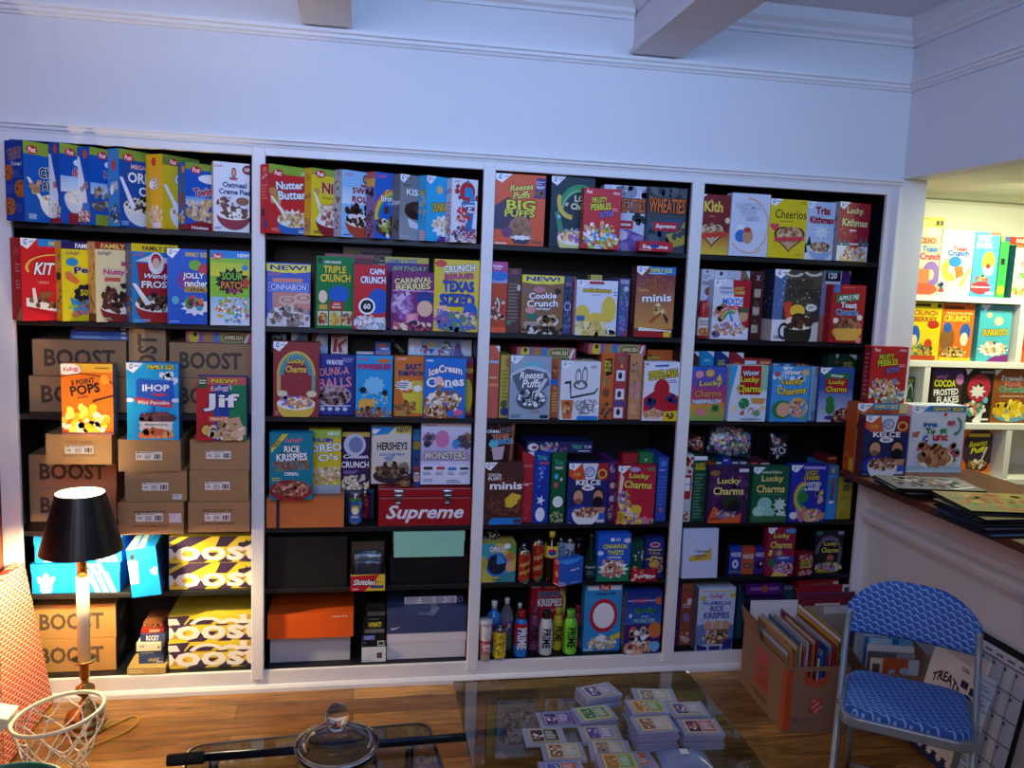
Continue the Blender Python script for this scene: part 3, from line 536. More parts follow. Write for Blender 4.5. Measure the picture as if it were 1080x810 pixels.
B(2,3,415,.118,376,.03,0,.06,'orange box with purple title and yellow bowl edge','d2722a','kel 24 4 32 e8d0c0;v BART 62 17 54 10 4a2a6a f0d0a0;v SIMPSONS 64 28 104 9 4a2a6a f0d0a0;s 34 48 34 10 10 .75 e8e4d8;l 8 43 56 53 3 5a4a6a;r 60 40 100 76 d8c04a;s 78 53 16 6 9 .8 eef0ee;p d8c83a 24 60 100 62 100 96 46 92;k 40 86 40 12 60 7 a8703c,c8904a,8a5a30')
B(2,3,446.6,490,377.7,-.01,2,.06,'bright blue box with white bubbly title and cone cereal','1f72cc','r 4 3 20 6 cfe0f4;v IceCream 50 20 80 13 f2f4fa b83058 -4 6;v Cones 50 39 92 17 f2f4fa 1c3a8a -3;e 34 38 11 8 e8c0c0;p c0703c 30 44 42 44 40 54 36 54;t Cereal 58 47 22 3.5 e8ecf4;k 46 68 42 14 60 7 e8d2b8,c89a78,8a5a3c,f2ead8;bowl 42 88 42 8a4a24 50 7 '+PUF+',d8c0a0;s 66 92 12 6 9 .8 2a6ad0;s 84 90 12 6 9 .8 d85a8a')
B(2,3,484,497.5,377.7,.06,0,.055,'dark red box with yellow shape at the shelf end','8c2a2c','r 0 0 100 8 5a3a6a;t SIMPSONS 60 22 90 9 d8c03a;e 60 66 40 30 c8b83a;k 50 94 48 6 20 8 8a6a4a')
# standing behind the third-shelf row, their tops carrying small packs
for u0, u1, c, dsc in ((288, 328, '24264a', 'navy'), (330, 371, '3a3444', 'slate'), (376, 428, '2c2a3c', 'charcoal'), (430, 496, '22365e', 'dusk blue')):
    B(2,3,u0,u1,374.5,.135,0,.055,f'plain {dsc} box hidden behind the front row',c,'r 0 0 100 2 50506a;l 8 4 60 8 1 8a8aa0')
ZT = aty(350, 374.5, .135)[2]+.0025
def mini(u0, u1, vT, desc, base, spec, y=.15, z=ZT, d=.035): B(2,3,u0,u1,vT,y,0,d,desc,base,spec,z=z,name='mini_cereal_box',cat='small box',where=', on the third shelf row, toolbox bay')
mini(285.8,302,350,'black mini pack with white script','15202c','i Crispy 40 24 60 18 c8dce8;p 8ab0d8 60 10 100 10 100 60;k 50 70 40 20 14 9 5a7a9a',.13)
mini(307,324,350.8,'grey blue mini pack','6a8ab4','p d8e4f0 0 0 60 0 20 40 0 44;e 60 50 34 22 3a5a9a;k 50 74 40 20 16 9 b8c8d8',.13)
mini(329,345.5,351.6,'brown and pale blue mini pack','a8c4e0','p 8a4048 0 0 40 0 0 80;e 56 40 30 26 dce8f4;k 50 72 40 22 18 9 8aa0c0,e8ecf2')
mini(349,366.5,352.2,'white mini pack with big red letter','dcd2d2','r 0 0 100 10 a83a40;r 4 12 60 20 c05058;p b02834 20 24 40 24 34 90 10 90;p b02834 38 52 90 24 100 30 52 60;p b02834 40 56 60 52 70 92 50 92')
mini(395.7,411.8,361,'small blue pack with slanted label','3a72c0','g 0 70 100 100 8a8ac0 a87a9a;p c8705a 10 20 70 10 76 34 16 44;t MINI 60 52 50 20 e8ecf6')
B(2,3,376,394,371.2,.15,0,.03,'flat white packet lying on its side','d8ccd4','',z=ZT,name='packet',cat='packet',where=', on the third shelf row, toolbox bay')
B(2,3,430.5,497,357,.14,0,.055,'wide white box picturing cones and a tower','ccd8ea','e 6 50 3.5 20 f2f4fa;g 20 0 84 100 8ab4e0 b8c8dc;k 24 60 5 30 8 3 c05a6a;e 36 30 7 22 c8c88a;p 2a5ab0 31 58 41 58 36 90;p b85a6a 46 60 52 60 50 96 48 96;e 60 30 6 20 4a7a5a;k 62 60 10 34 20 2.4 5a7ab0,e8ecf2,8a5a6a;p 6a5a9a 76 20 80 20 86 88 70 88;r 72 84 88 96 5a6ab0',z=ZT,name='cereal_bar_box',cat='box',where=', on the third shelf row, toolbox bay')
# ---- red toolbox bay, fourth shelf
SOB = 0.775
B(2,4,284,329,456.7,-.035,0,.055,'teal box with brown and white title','0a7a94','p e0c82a 4 22 30 2 44 2 4 30;t NEW 17 16 24 6 6a4a1c - -42;kel 56 11 42 e06a70;v RICE 52 24 36 10 f4f6f8 0a3a4a;v KRISPIES 52 36 72 11 f4f6f8 0a3a4a -3;t TREATS 50 49 82 13 8a5a40 d8c0a8 -4;t CEREAL 52 61 34 5 f0f2f4;l 6 66 28 72 2 d8c83a;e 50 86 50 16 8c1f2a;k 52 84 42 11 90 5 a8705a,8a5440,c89480,6b3c2c@L 4a6a70;k 50 60 30 36 20 12 8a8a8a,a8988a',z=SOB,where=', on the orange box by the toolbox')
B(2,4,325,359,453.5,.055,0,.055,'yellow box with lime NEW band and white rings','d8c226','r 0 0 100 12 9ab84a;t NEW! 76 6 36 6 f0f2ea;v GOLDEN 40 16 70 6 2a4aa0 f0f0f8;v OREO 52 28 100 13 f4f6fa 1c3a8a -5;t O\'s 60 43 62 11 f4f6fa 1c3a8a -5;g 0 58 100 70 d8c85a c8c8c4;k 60 72 46 14 80 6 '+TAN+',f2ead8;g 0 86 100 100 a8b0b8 8a98a8',z=SOB,where=', on the orange box by the toolbox')
B(2,4,360,389,456,.11,0,.055,'purple box with cream rings and white lettering','3c2058','r 0 0 100 8 c8b05a;e 46 22 40 19 c8cce0;e 50 22 26 14 7a86b0;v Cotton 50 42 90 7 f0ecf4;t CRUNCH 48 56 100 11 f4f0f6 2a1444;l 6 66 60 72 2 a88ac8;k 50 88 56 14 90 7 d8c8a8,b8a47c,efe4c8',z=.775,where=', beside the cans next to the red toolbox')
B(2,4,364,394,.118,.12,0,.09,'dark navy carton behind the two cans','1c2c4a','r 0 0 100 10 2a4a7a;p 2a6ab4 60 10 80 10 80 90 60 90;r 64 66 78 82 b8c4d4',name='small_carton',cat='carton',where=', beside the red toolbox')
B(2,4,391.5,432.5,450.4,.055,4,.06,'cream box with black title and round chocolate puffs','d6cfc2','p 2a86d0 0 0 60 0 40 13 0 15;r 60 0 100 12 d8c23a;t NEW! 80 6 34 9 1c2a5a;p eef1f6 0 4 22 4 8 13 0 11;t HERSHEYS 52 34 78 14 2a2028;i cookies 52 48 66 6 5a7ab8;p 8a9ac0 30 54 60 50 46 66;e 50 86 46 14 3a2a30;k 54 76 42 12 50 8 3a2820,8a7458,5a4030,c8b898,2a1c16',z=.813,where=', on top of the red toolbox')
B(2,4,434,444,453,.13,0,.05,'narrow blue and amber box squeezed behind two boxes','2a5a9a','r 0 0 100 22 3a86c8;r 10 24 100 40 b8983a;k 50 60 30 20 10 12 3a3a5a',z=.813,where=', on the red toolbox')
B(2,4,443.2,495.5,447.6,.03,0,.06,'lavender box with grey rounded title and four small logos','c9c8e6','g 0 0 100 62 d8dcf2 a894cc;l 6 3 40 6 1 7a5ab0;k 17 26 11 12 20 6 7a6a8a,c8607a,3a3a4a;e 42 26 14 14 c878a8;e 70 34 8 8 3a86c8;k 88 30 10 13 20 6 4a4a5a,8a6a5a;v MONSTERS 50 53 84 13 dcd8c8 3a3a4a;t CEREAL 50 65 24 3 eef0f8;r 0 68 100 100 d8dcee;r 6 71 24 76 3a2a2c;r 32 71 48 76 c83a4a;r 55 72 72 77 2a7ac8;r 79 72 96 76 2a2a30;l 5 79 24 85 3 5a5a7a;l 30 79 50 85 3 5a5a7a;l 54 79 72 85 3 5a5a7a;l 78 79 96 85 3 5a5a7a;r 5 90 24 96 b0b0cc;l 52 92 92 98 2 6a6a8a',z=.813,tilt=-3,where=', on top of the red toolbox')
# ---- drink bottle bay, top shelf
B(3,1,520.3,573,182.6,.0,0,.07,'bright orange box with one giant brown puff','d8562a','gm;p 3c3450 0 46 26 32 70 56 70 80 0 78;i Reeses 52 18 48 9 e8dc6a 3a2418 -8;i Puffs 52 29 36 10 e8dc6a 3a2418 -8;t BIG 52 43 58 14 dcd848 3a3040;t PUFFS 50 55 60 10 dcd848 3a3040;e 52 78 24 20 9a7058;k 52 76 20 15 60 3 8a6048,a87c62,7a523c;p 3c3450 32 88 78 88 66 98 42 98;s 54 89 26 4 9 .6 e6e6ea;e 26 82 11 7 6a3a6a;p 4a2a78 82 4 100 4 100 32 76 32;t WAY 89 17 18 5 e6e0f0;l 80 8 98 14 2 c8b8e0;k 88 26 8 4 10 4 7a5a4a;r 2 97 26 99 f0d0c0;r 76 93 96 96 8a4a30')
B(3,1,578.9,.175,185.6,.02,0,.06,'midnight green box with jade arch and pale bowl','102a3c','gm;o 66 50 50 40 9 2f8a5c -180 0;o 66 50 42 33 5 6ab07a -180 0;p 3a8a60 10 50 20 50 34 80 20 78;k 26 40 12 24 6 5 c88ac8,8ac8e8,e0b0c0;o 50 34 36 26 9 d8b848 90 200;t LOKI 74 30 40 9 e8e4c8 2a6a4a;t Charms 74 41 56 9 e8e4c8 2a6a4a;k 62 82 42 9 60 4 '+LUK+';bowl 62 86 44 d8cf8a 60 4 '+LUK)
B(3,1,613.5,652.8,198,-.035,0,.05,'red box with multicolour title and cereal splash','bf2430','post 14 6 11;t CEREAL 86 7 20 4 e8d8dc;t FRUITY 42 19 40 9 d8d83a 2a1a3a -6;t PEBBLES 46 30 54 11 d8d83a 2a1a3a -6;t KITH 62 42 34 9 5a7ad8 8a2a6a -10;l 76 31 96 37 2 e8a0a8;k 46 66 40 10 40 5 e2b090,d8a070,d8b04a,f2eef0,3a8ad0;k 50 84 50 16 90 6 e8d2b8,d8b04a,5a9ad0,8ac04c,f2eef0,c8703c;p e8e4ec 2 72 30 84 28 88 2 78@L 8c2a24;l 20 10 80 90 12 c8a03a')
B(3,1,634,678.3,194.7,.06,0,.055,'white and lilac camouflage box with orange title','c4cadf','k 60 12 46 10 14 12 8a90a8,e0e4f0,6a6a8a;p 6a4a9a 0 74 60 66 100 76 100 100 0 100;k 50 86 46 12 12 12 4a3a7a,8a78b8,c8cce0;k 86 50 14 10 6 9 1c1c28;t WHEATIES 54 30 92 21 c86a3a 5a2a3a;r 14 53 72 66 b0202e;i Supreme 42 59.5 48 7 f4f4f6')
B(3,1,680.4,721,197,.03,0,.055,'dark camouflage box with orange title and red strip','3a4450','k 50 10 54 10 16 14 2a323c,4a5460,5a646c;k 46 66 48 18 18 13 2f4a6a,24303e,4a5a70;p a89a3a 2 14 30 18 44 28 4 26;p a89a3a 50 72 84 66 98 50 100 86 70 92;k 84 70 14 12 6 8 3a4450;t WHEATIES 50 28 94 23 d06a34 3a2420;r 16 53 80 67 b0202e;i Supreme 48 60 52 8 f4f4f6')
B(3,1,673.7,709,254.2,-.05,0,.045,'small red pack lying before two camouflage boxes','b81c2c','t Supreme 48 58 76 50 f4f2f4;e 46 46 14 22 2a3a8a;l 2 84 40 96 1 e8c0c4',name='cookie_pack',cat='pack')
# ---- drink bottle bay, second shelf (spine-on boxes show their narrow side)
def spine(bay,row,u0,u1,vT,y,desc,base,spec='',d=.18,z=None,where=None,yaw=0): return B(bay,row,u0,u1,vT,y,yaw,d,desc,base,spec,z=z,where=where)
spine(3,2,515.5,533,276,.012,'narrow side in orange red with pink and blue top','b8442a','r 0 0 100 16 b04a8a;t Golden 40 6 60 4 e8e0ea;t Crisp 40 10 40 3 e8e0ea;r 0 16 100 30 9aa0c8;e 50 20 54 7 2a72c8;k 50 70 44 18 40 11 8a6a4a,d8c8b0,5a4a4a;r 0 92 100 100 d8603a;o 20 62 40 14 8 d8d0d8 -60 40')
spine(3,2,533.4,547.5,283,.02,'narrow brown side with rows of small print','5a3c3c','e 50 6 26 4 8a4a5a;t INFO 50 13 60 6 2a3a6a;l 8 22 92 84 12 8a746c;e 84 30 14 5 c8c8c0;e 16 84 20 3 4a8a6a')
B(3,2,548.5,592.5,289.4,.005,0,.06,'brown box with yellow NEW banner and bubbly white title','8a6448','p e2dc4a 0 1 100 1 100 13 66 16 50 15 34 16 0 13;t NEW! 50 7 80 8 1c3a9a;s 42 25 16 6 10 .85 c07a8a;e 12 27 7 5 6a6a7a;e 86 27 8 5 3a2a24;v Cookie 50 35 66 11 f2f2f6 4a2a5a -3;v Crunch 50 48 74 12 f2f2f6 4a2a5a -3;i cereal 50 57 40 5 f2f2f6 4a2a5a;e 22 60 12 6 d8908a;p 2a7a6a 14 66 40 66 34 76 18 76;e 64 78 26 10 d8d2cc;k 64 76 22 7 20 7 8a6a4a,c8a878,4a3428;r 8 80 44 91 c8b0a8;l 10 82 42 90 3 7a4a5a;k 50 95 54 8 80 6 2a2020,d8d2cc,8a6a4a,3a2a2a')
spine(3,2,592.8,601.3,291.5,.03,'narrow blue grey side between two front boxes','3a4a72','e 50 14 40 4 8a5a8a;k 50 28 40 12 12 18 1c3a4a;o 50 52 44 8 14 a8a0c8;k 50 80 40 18 14 14 4a6a9a,6a8a9a')
spine(3,2,602,605.2,291.8,.03,'narrow red and ochre side beside a white box','8a2c34','r 0 0 60 5 b84a50;r 50 6 100 100 8a7a4a')
B(3,2,606,649,295.2,-.005,0,.06,'white box with yellow title and yellow toast squares','d4dcec','gm;r 30 2 66 7 b8383a;t minions 50 18 68 8 d8bc2a 6a5a1c;l 90 18 99 28 2 5a7ab0;l 36 25 70 28 1 8a98b8;e 16 62 18 17 dcc452;e 50 74 24 16 dcc452;e 80 52 18 24 dcc452;r 2 64 22 74 3f66a8;k 50 90 50 10 40 11 d8c47c,c8b060,e8dca0;k 88 92 8 5 14 6 24303e,e8ecf2')
B(3,2,620,632,290,.13,0,.05,'plain yellow box at the back, only its top showing','c8b45a','')
B(3,2,641,656,293,.20,0,.05,'red and teal topped box at the back','8a3034','r 0 0 40 6 2a5a6a')
spine(3,2,650.7,661.2,294,.012,'narrow violet side with grey capital letters','5a5a9a','t STAR 50 4 84 3 d8d8e4;t WARS 50 7.5 84 3 d8d8e4;r 6 10 94 96 4a5a90;e 66 18 26 5 b8bcc8;k 50 40 40 14 12 16 8a7ab0,5a8a7a;k 50 76 40 14 10 16 6a9ad0,8a6ab0;p a83a4a 40 100 90 86 90 100')
B(3,2,668,708.5,280.8,-.01,0,.07,'tall brown to amber box with white word and running grain','7a4034','g 0 12 100 88 7a3a4c c8904a;gm;r 34 0 100 11 1f7ac4;t FAMILY_SIZE 62 5 56 6 e2d848;l 30 8 90 11 1 a8d0f0;k 56 26 38 12 110 2.4 a8542c,c0683a,8a4428;t Cheerios 18 33 30 6 d8a060;t minis 54 44 76 11 f4f2f4 3a2430 -3;k 62 60 16 7 14 6 d8b070,e8d2a0;p a84428 36 78 66 64 70 66 42 80;p 3a2420 72 64 88 74 84 80 74 70;p e8e0dc 12 86 96 90 96 93 10 92;r 6 91 92 100 a02028;r 76 92 94 99 d8b83a@L 6a3440;l 20 10 80 80 12 a07060')
# ---- drink bottle bay, third shelf
spine(3,3,513.5,524.6,365,.012,'narrow salmon side with dots and a white corner','c46050','p e0e2ec 60 0 100 0 100 9;k 50 20 40 12 14 4 7a2a2c;r 2 20 96 24 a8b0d0;l 10 42 80 46 1 e8c8b0;r 2 52 98 56 d88a6a;k 50 74 40 18 18 4 7a2a2c')
spine(3,3,526,537.5,374.7,.02,'narrow yellow side with a brown disc on top','b4a248','e 70 12 26 8 a8703c;l 20 22 90 76 9 8a7a34;e 40 78 30 6 3a5a3a;e 50 90 40 7 2a3a7a')
B(3,3,536.5,579,375.3,-.01,0,.06,'silver blue box with white slanted title and bowl','93a7bd','gm;o 52 60 70 44 8 b8c8da -180 0;p 5a6478 4 32 40 20 90 26 98 44 70 60 20 56;t AMBUSH 56 13 44 6 4ac8d8;i Reeses 52 30 60 12 f2f6fa 3a4a5c -3;i Puffs 52 43 48 13 f2f6fa 3a4a5c -3;e 54 68 38 17 4a5666;k 54 66 32 12 90 5 e2e8ee,2a3038,8a98a8;p c8d4e0 84 34 92 36 66 66 60 62;i COCOA 64 88 24 4 c85a48 - -10;l 4 92 34 98 2 4a5a70;r 76 93 96 98 2a3440')
spine(3,3,578,588.5,378,.03,'narrow orange brown side with a blue patch','a85a34','k 50 30 40 26 12 18 c8904a,8a3a2c;e 40 40 40 6 2a6ac0;l 30 56 90 90 7 d8b04a')
B(3,3,589.6,630.9,381,-.015,0,.06,'white box drawn in black outline only, orange tab below','d8dce6','gm;p 2a2c34 10 35 26 33 28 60 86 52 94 44 96 46 88 55 26 64 22 38 10 39;p d8dce6 30 36 86 34 86 51 30 57;o 44 26 8 14 10 7a7e8a;o 60 24 7 16 10 7a7e8a;l 74 6 96 12 2 6a6e7a;o 50 40 18 8 6 5a5e6a;k 66 76 30 14 60 4 b8bcc8,f2f4f8,8a8e9a;o 60 74 10 6 14 7a7e8a;o 76 78 10 6 14 7a7e8a;o 66 84 10 6 14 7a7e8a;p c86a3a 2 66 34 66 30 98 8 98;k 20 80 10 10 16 5 d8b878,8a4a2c;r 44 93 98 100 1f7ac8')
B(3,3,593,628,377.3,.06,0,.04,'black box with small red and yellow tabs behind','1c1820','r 10 2 40 8 b84038;r 48 2 84 8 a8a060')
spine(3,3,631.5,645,372,.012,'narrow orange side with stacked yellow letters','c8642a','p 1c1c20 20 10 80 8 86 32 40 36;t BIG 46 14 46 5 d8cc3a;t PUFF 50 20 52 5 d8cc3a;t BIG 50 26 46 5 d8cc3a;e 44 60 28 6.5 7a4a2c;k 50 42 34 8 10 12 a88a5a;k 50 86 44 12 16 14 8a6a5a,5a3a30')
spine(3,3,645.5,658.6,372.5,.012,'narrow pink side with three white picture squares','a84048','e 50 8 30 5 8a6a4a;p d8a83a 40 22 58 14 66 22;r 16 26 84 42 e0e2ea;e 46 34 16 5 1c2a4a;r 16 54 84 70 e0e2ea;e 46 62 16 5 1c3a4a;r 0 72 100 80 5a4a8a;r 10 82 80 98 e0e2ea;e 44 89 16 5 1c2a4a')
spine(3,3,661.6,674.4,373,.012,'narrow tan side with pinkish faded figures','c08a62','k 50 26 36 20 26 12 a89a5a,8a6a3c,b87a7a;k 50 56 36 16 20 12 b87ab0,c89a9a;l 10 76 90 92 4 d8b08a')
B(3,3,676.5,713.5,381.5,-.02,0,.06,'white box with jagged yellow title and big red shape','d6dae8','r 4 3 12 6 c83a3a;p 3a6ab0 30 6 68 4 68 8 30 9;v SPIDER-MAN 54 21 82 15 d8c02a 5a3a1c -8;l 70 30 96 36 2 5a7ab8;p b01c2c 2 62 30 50 72 50 100 58 100 84 2 84;e 52 46 22 17 b01c2c;k 20 70 16 8 8 8 24306a;k 86 62 14 6 6 8 24306a;e 34 90 32 9 e0d8d4;k 34 88 28 7 40 6 c8906a,d8b090,a8704a;p d8bc2a 56 100 66 84 100 82 100 100;k 80 91 12 5 14 4 5a4a1c@L b08a6a')
B(3,3,679,705,369,.09,0,.045,'orange box peeping over the white one','c05a24','k 30 10 20 5 3 6 2a1c14;r 0 10 50 14 a8983a')
B(3,3,545,607,.042,.05,0,.19,'striped pink flat box marked in yellow, lying over narrow sides','b85a68','e 14 50 8 60 c8b83a;e 14 26 3 22 1c1c20;p 7a5aa0 22 0 28 0 26 100 20 100;e 34 50 8 56 a87a4a;r 42 0 50 100 3a7ac0;t x 52 50 2 20 e8ecf2;e 72 50 22 60 8a9a5a;t AMBUSH 72 50 28 42 e8dca0 8a3a50;p e0d8dc 88 100 92 100 98 10 94 10',z=1.330,where=', over the silver box')
B(3,3,620.4,680.5,.042,.015,0,.19,'striped pink flat box lying higher, over three narrow sides','b85a68','e 14 50 8 60 c8b83a;e 14 26 3 22 1c1c20;p 7a5aa0 22 0 28 0 26 100 20 100;e 34 50 8 56 a87a4a;r 42 0 50 100 3a7ac0;t x 52 50 2 20 e8ecf2;e 72 50 22 60 8a9a5a;t AMBUSH 72 50 28 42 e8dca0 8a3a50;p e0d8dc 88 100 92 100 98 10 94 10',z=1.354,where=', bottle bay')
# ---- drink bottle bay, fourth shelf
B(3,4,509.6,549.7,488,-.005,0,.06,'dark brown box with white word, beak shape and blue foot','4a2a26','gm;t COCOA 26 20 34 5 f2f0f2 3a2a5a;t PUFFS 26 26 34 5 f2f0f2 3a2a5a;t minis 56 37 84 12 f4f2f4 6a2a4a;k 50 68 44 16 120 2.4 7a4630,5c3222,8a5438;p d8b83a 54 58 72 48 96 52 92 62 72 72 56 70;o 44 28 7 4 20 8a3a2c;o 66 28 7 4 20 8a3a2c;p 8a3a28 88 58 96 58 90 80 84 80;p 1f7ac8 12 96 20 88 98 88 98 98 14 99;r 78 90 96 97 3a3a4a')
B(3,4,511,542,446.5,.02,0,.05,'black and rust pack with bubble letters','1f1414','k 50 50 48 48 60 6 4a1c14,6b2a18,2a1414;p 8a4a34 88 0 100 0 92 100 82 100;t CINNA 26 22 44 9 f0f2f6 2a3a8a;i FUEGO 70 18 44 12 1c1c24 e8e4ea -8;t TOAST 52 35 58 11 d8683a f0f2f6 -4;t CRUNCH 54 49 74 13 3a9ad8 f0f2f6 -4;e 28 56 16 9 5ab8c8;p c8a8b8 22 66 66 60 60 96 30 98',z=.915,name='cereal_pouch_box',cat='cereal box',where=', on the dark brown box, fourth shelf, bottle bay')
spine(3,4,548.4,560.3,476.8,.03,'narrow red side with vertical lettering','b02630','p dcdce6 40 0 100 0 100 6;r 10 18 90 22 c85a60;t Charms 40 46 22 18 e8d8dc - 90;k 50 80 36 16 10 6 d85a5a')
spine(3,4,560.8,577.2,477,.02,'narrow cobalt side with white cartoon spots','16389c','t Trix 50 8 66 7 4ab88a;r 34 14 92 17 c84a5a;k 50 38 40 18 14 8 3a6ae0,8ab0f0,c8485a;s 50 68 30 8 5 .4 e8ecf8;e 50 88 30 10 e8ecf8')
spine(3,4,579.3,594.3,477.4,.02,'narrow green side with white lettering','0c5a34','t Trix 50 14 60 7 3aa07a;t TREAT 50 22 60 4 e8ece8;e 34 34 16 4 4aa0c8;e 34 46 16 4 c05a5a;s 70 38 12 4 5 .4 e8ece8;e 52 70 36 8 e8ecec;k 50 92 46 8 30 8 c8b88a,8a9a5a')
B(3,4,555,624.5,.047,.03,0,.18,'long navy flat box with tiny figures, lying over narrow sides','23285a','e 10 50 8 34 dce0e8;e 12 52 4 16 a83a4a;k 38 50 22 36 22 3 8a4a6a,c8a08a,5a9a8a,8a8ad0;t TRIX 76 46 16 34 4ab88a;t YUM 92 46 12 30 b8c0d8;r 78 78 96 86 d8dcea',z=.945,where=', fourth shelf, bottle bay')
B(3,4,597.4,638.9,489,-.005,0,.06,'navy box with two bearded heads','1c2a66','p d8dce4 34 0 74 0 66 26 40 28;p c84a28 0 2 34 2 44 30 20 30 0 20;p a02030 74 0 100 0 100 26 70 30;p eef1f6 0 0 32 0 14 12 0 8;t G 9 4.6 7 6.5 1f4fb0;i Puffs 20 18 18 6 d8a83a;o 52 14 14 9 14 8a9ac0;l 44 9 62 18 3 6a7ab0;o 84 17 12 8 20 d8b04a;t KELCE 50 31 62 9 f4f4f8 3a3a4a;s 50 40 17 5 12 .85 e6e8ee;t MIX 50 40 16 4 2a3a7a;e 26 52 14 11 2a2028;e 26 55 12 11 c89478;e 26 62 9 5 8a5a40;e 76 52 15 12 1c1a20;e 76 55 12 11 c08a6a;e 76 63 13 9 17151a;p 2038a0 2 76 26 66 48 70 48 88 2 92;p c08a6a 66 72 96 72 90 90 70 88;p 2858b8 52 80 96 82 96 96 56 96;bowl 46 82 34 e0e4ea 110 4.5 8a5a44,c89a7a,6b3c30,d8c0a8;l 2 96 14 98 1 9fb0d8;r 74 92 94 97 c8d0e0')
spine(3,4,639.4,648.8,487,.03,'narrow purple side with little bowls','5a2468','k 50 12 36 8 8 14 c8a0d0;e 50 40 34 5 c8b0a0;e 50 62 34 5 b8b0c8;k 50 84 40 12 20 12 c8a878,a83a6a')
B(3,4,653,669,478.6,.085,0,.05,'red box peeping above the rear row','a8242e','t Trix 50 18 70 8 8ac0b8 e8ecf0')
B(3,4,670.7,685,477.5,.085,0,.05,'mid green box peeping above the rear row','2a7a44','e 50 12 10 3 d8d8c8;p 3a8a3c 30 14 70 10 64 20')
B(3,4,649.2,688.6,491.8,-.015,0,.06,'red box with gold title and a trail of marshmallows','b02238','gm;r 76 3 98 8 4a7a4a;e 44 6 14 4 9aa0d0;t Lucky 56 18 54 11 e8d05a 5a2018 3;t Charms 54 32 74 13 e8d05a 5a2018 3;p d8c8c0 6 10 16 20 10 50 26 72 60 84 60 92 20 84 2 60;k 18 58 14 18 30 6 '+LUK+';k 40 76 22 8 20 6 '+LUK+';s 52 74 16 8 10 .8 d8b83a;k 50 95 50 7 80 5 '+LUK+';r 4 78 22 98 d8b83a;l 6 80 20 96 5 3a2a1c@L 7a2a3a;k 50 50 30 40 14 14 8a8a8a')
spine(3,4,690.7,701.2,482.5,.02,'narrow blue side with pale print, end of the row','2c4aa4','e 50 10 30 5 4a7ad0;l 10 18 90 22 1 8ab0e8;l 10 28 90 76 9 4a6ac0;e 50 82 22 4 b05a7a')
# ---- drink bottle bay, fifth shelf
B(3,5,507.3,543,574,.01,0,.10,'yellow and teal cookie box with a big blue ring','c8b84e','p 3a9aaa 0 0 40 0 20 40 0 30;p 5a9a4a 60 0 100 0 100 30 80 24;p 3a8a96 40 100 60 76 100 70 100 100;t OREO 44 14 44 13 f2f4fa 1c3a9a;e 74 7 10 7 e8ecf0;e 44 54 34 32 2a7ac8;e 44 54 28 26 1a2238;p 4a8ad0 44 54 44 28 60 34 70 50;e 84 34 14 12 b87a4a;e 82 60 11 14 d8a878;l 30 90 70 97 1 6a5a2a;e 10 50 8 14 a8a03a',name='cookie_box',cat='cookie box')
B(3,5,629,662.8,563.7,-.015,0,.05,'blue over green box with pale lime title and rings in milk','1f5ac4','g 0 60 100 100 1f5ac4 1a7a58;r 0 66 100 100 1a7a58;e 44 12 7 4 dce4f4;r 54 9 68 15 9fb8e8;e 90 14 12 5 d8c8e8;e 6 40 12 5 c8d0f0;v CINNAMON 52 26 74 10 dce07a 1a3a4a;v TWISTS 54 39 50 10 dce07a 1a3a4a;t CEREAL 52 49 46 4 dce8f4;s 50 74 50 20 11 .72 e4ecf2;k 50 76 34 12 50 7 c89478,a8705a,e0c0a8;k 50 60 44 6 8 6 c89478')
B(3,5,588.8,614,591.5,-.06,20,.042,'small snack box, blue front with a red end','2458b8','p 3a8ae0 0 0 100 0 70 16 40 22 0 10;t Kelloggs 66 44 36 9 e8ecf6 - -8;l 50 90 90 96 1 9ab8f0;p 8a9ac8 0 80 30 90 30 100 0 100@L b0242c;e 60 56 26 12 d8b07a;r 20 92 80 97 e0d0c0;o 60 10 30 8 10 e8e0e0',name='snack_box',cat='snack box')
B(3,5,663,677.5,571,.06,-8,.06,'dark green box with white dots','124a3a','k 60 46 26 14 8 8 b8d0d8;e 40 80 14 6 c8a878;r 86 26 96 56 a8b8b0',name='small_carton',cat='box')
B(3,5,679.4,698.4,568,.02,0,.05,'small navy pasta box with a curve of yellow shapes','1c2a72','e 50 17 28 7 c8c4d8;e 50 17 22 5 a83a50;v Macaroni 50 29 70 7 c8b06a;t &_Cheese 50 38 60 6 c8b06a;k 50 52 44 6 12 7 d8c04a;e 50 66 30 11 b88a44;k 50 64 24 8 20 6 d8a83a,e0b858;k 86 76 12 16 8 7 c8a04a',name='pasta_box',cat='pasta box')
# ---- drink bottle bay, bottom shelf
B(3,6,558,594.5,617.8,.12,0,.055,'red box with blue and white title and rainbow curve','b01e2c','r 0 0 24 4 e0e4ec;t KELLOGGS 54 4 30 3 e8c8d0;v RAINBOW 54 15 66 10 6a7ac8 e8ecf6;v KRISPIES 54 29 70 13 f2f4f8 2a3a8a;l 34 40 72 45 2 c8b0d8;o 84 30 18 26 16 5a9a6a -90 60;o 84 30 14 20 14 d8c04a -90 60;k 50 76 46 18 60 7 d8a8a0,c8708a,8ab0d8,e8d8d0;e 54 66 34 16 a01828')
B(3,6,614.2,653,616.6,.035,0,.055,'sky blue box with round red badge and white cereal','2f8ecc','r 6 3 36 9 dce8f2;r 68 3 96 9 dce8f2;post 52 5 15;v Disney_100 54 15 54 6 1c2a5a;e 52 47 38 25 b02434;e 52 47 29 19 e8eaf0;k 50 88 40 9 70 5 e2d8c0,c8b88a,f2eee2,b8a878;p d8c03a 72 78 100 72 100 80 72 86;s 48 80 12 7 9 .6 e8eef6;r 3 96 26 99 b8d4ec')
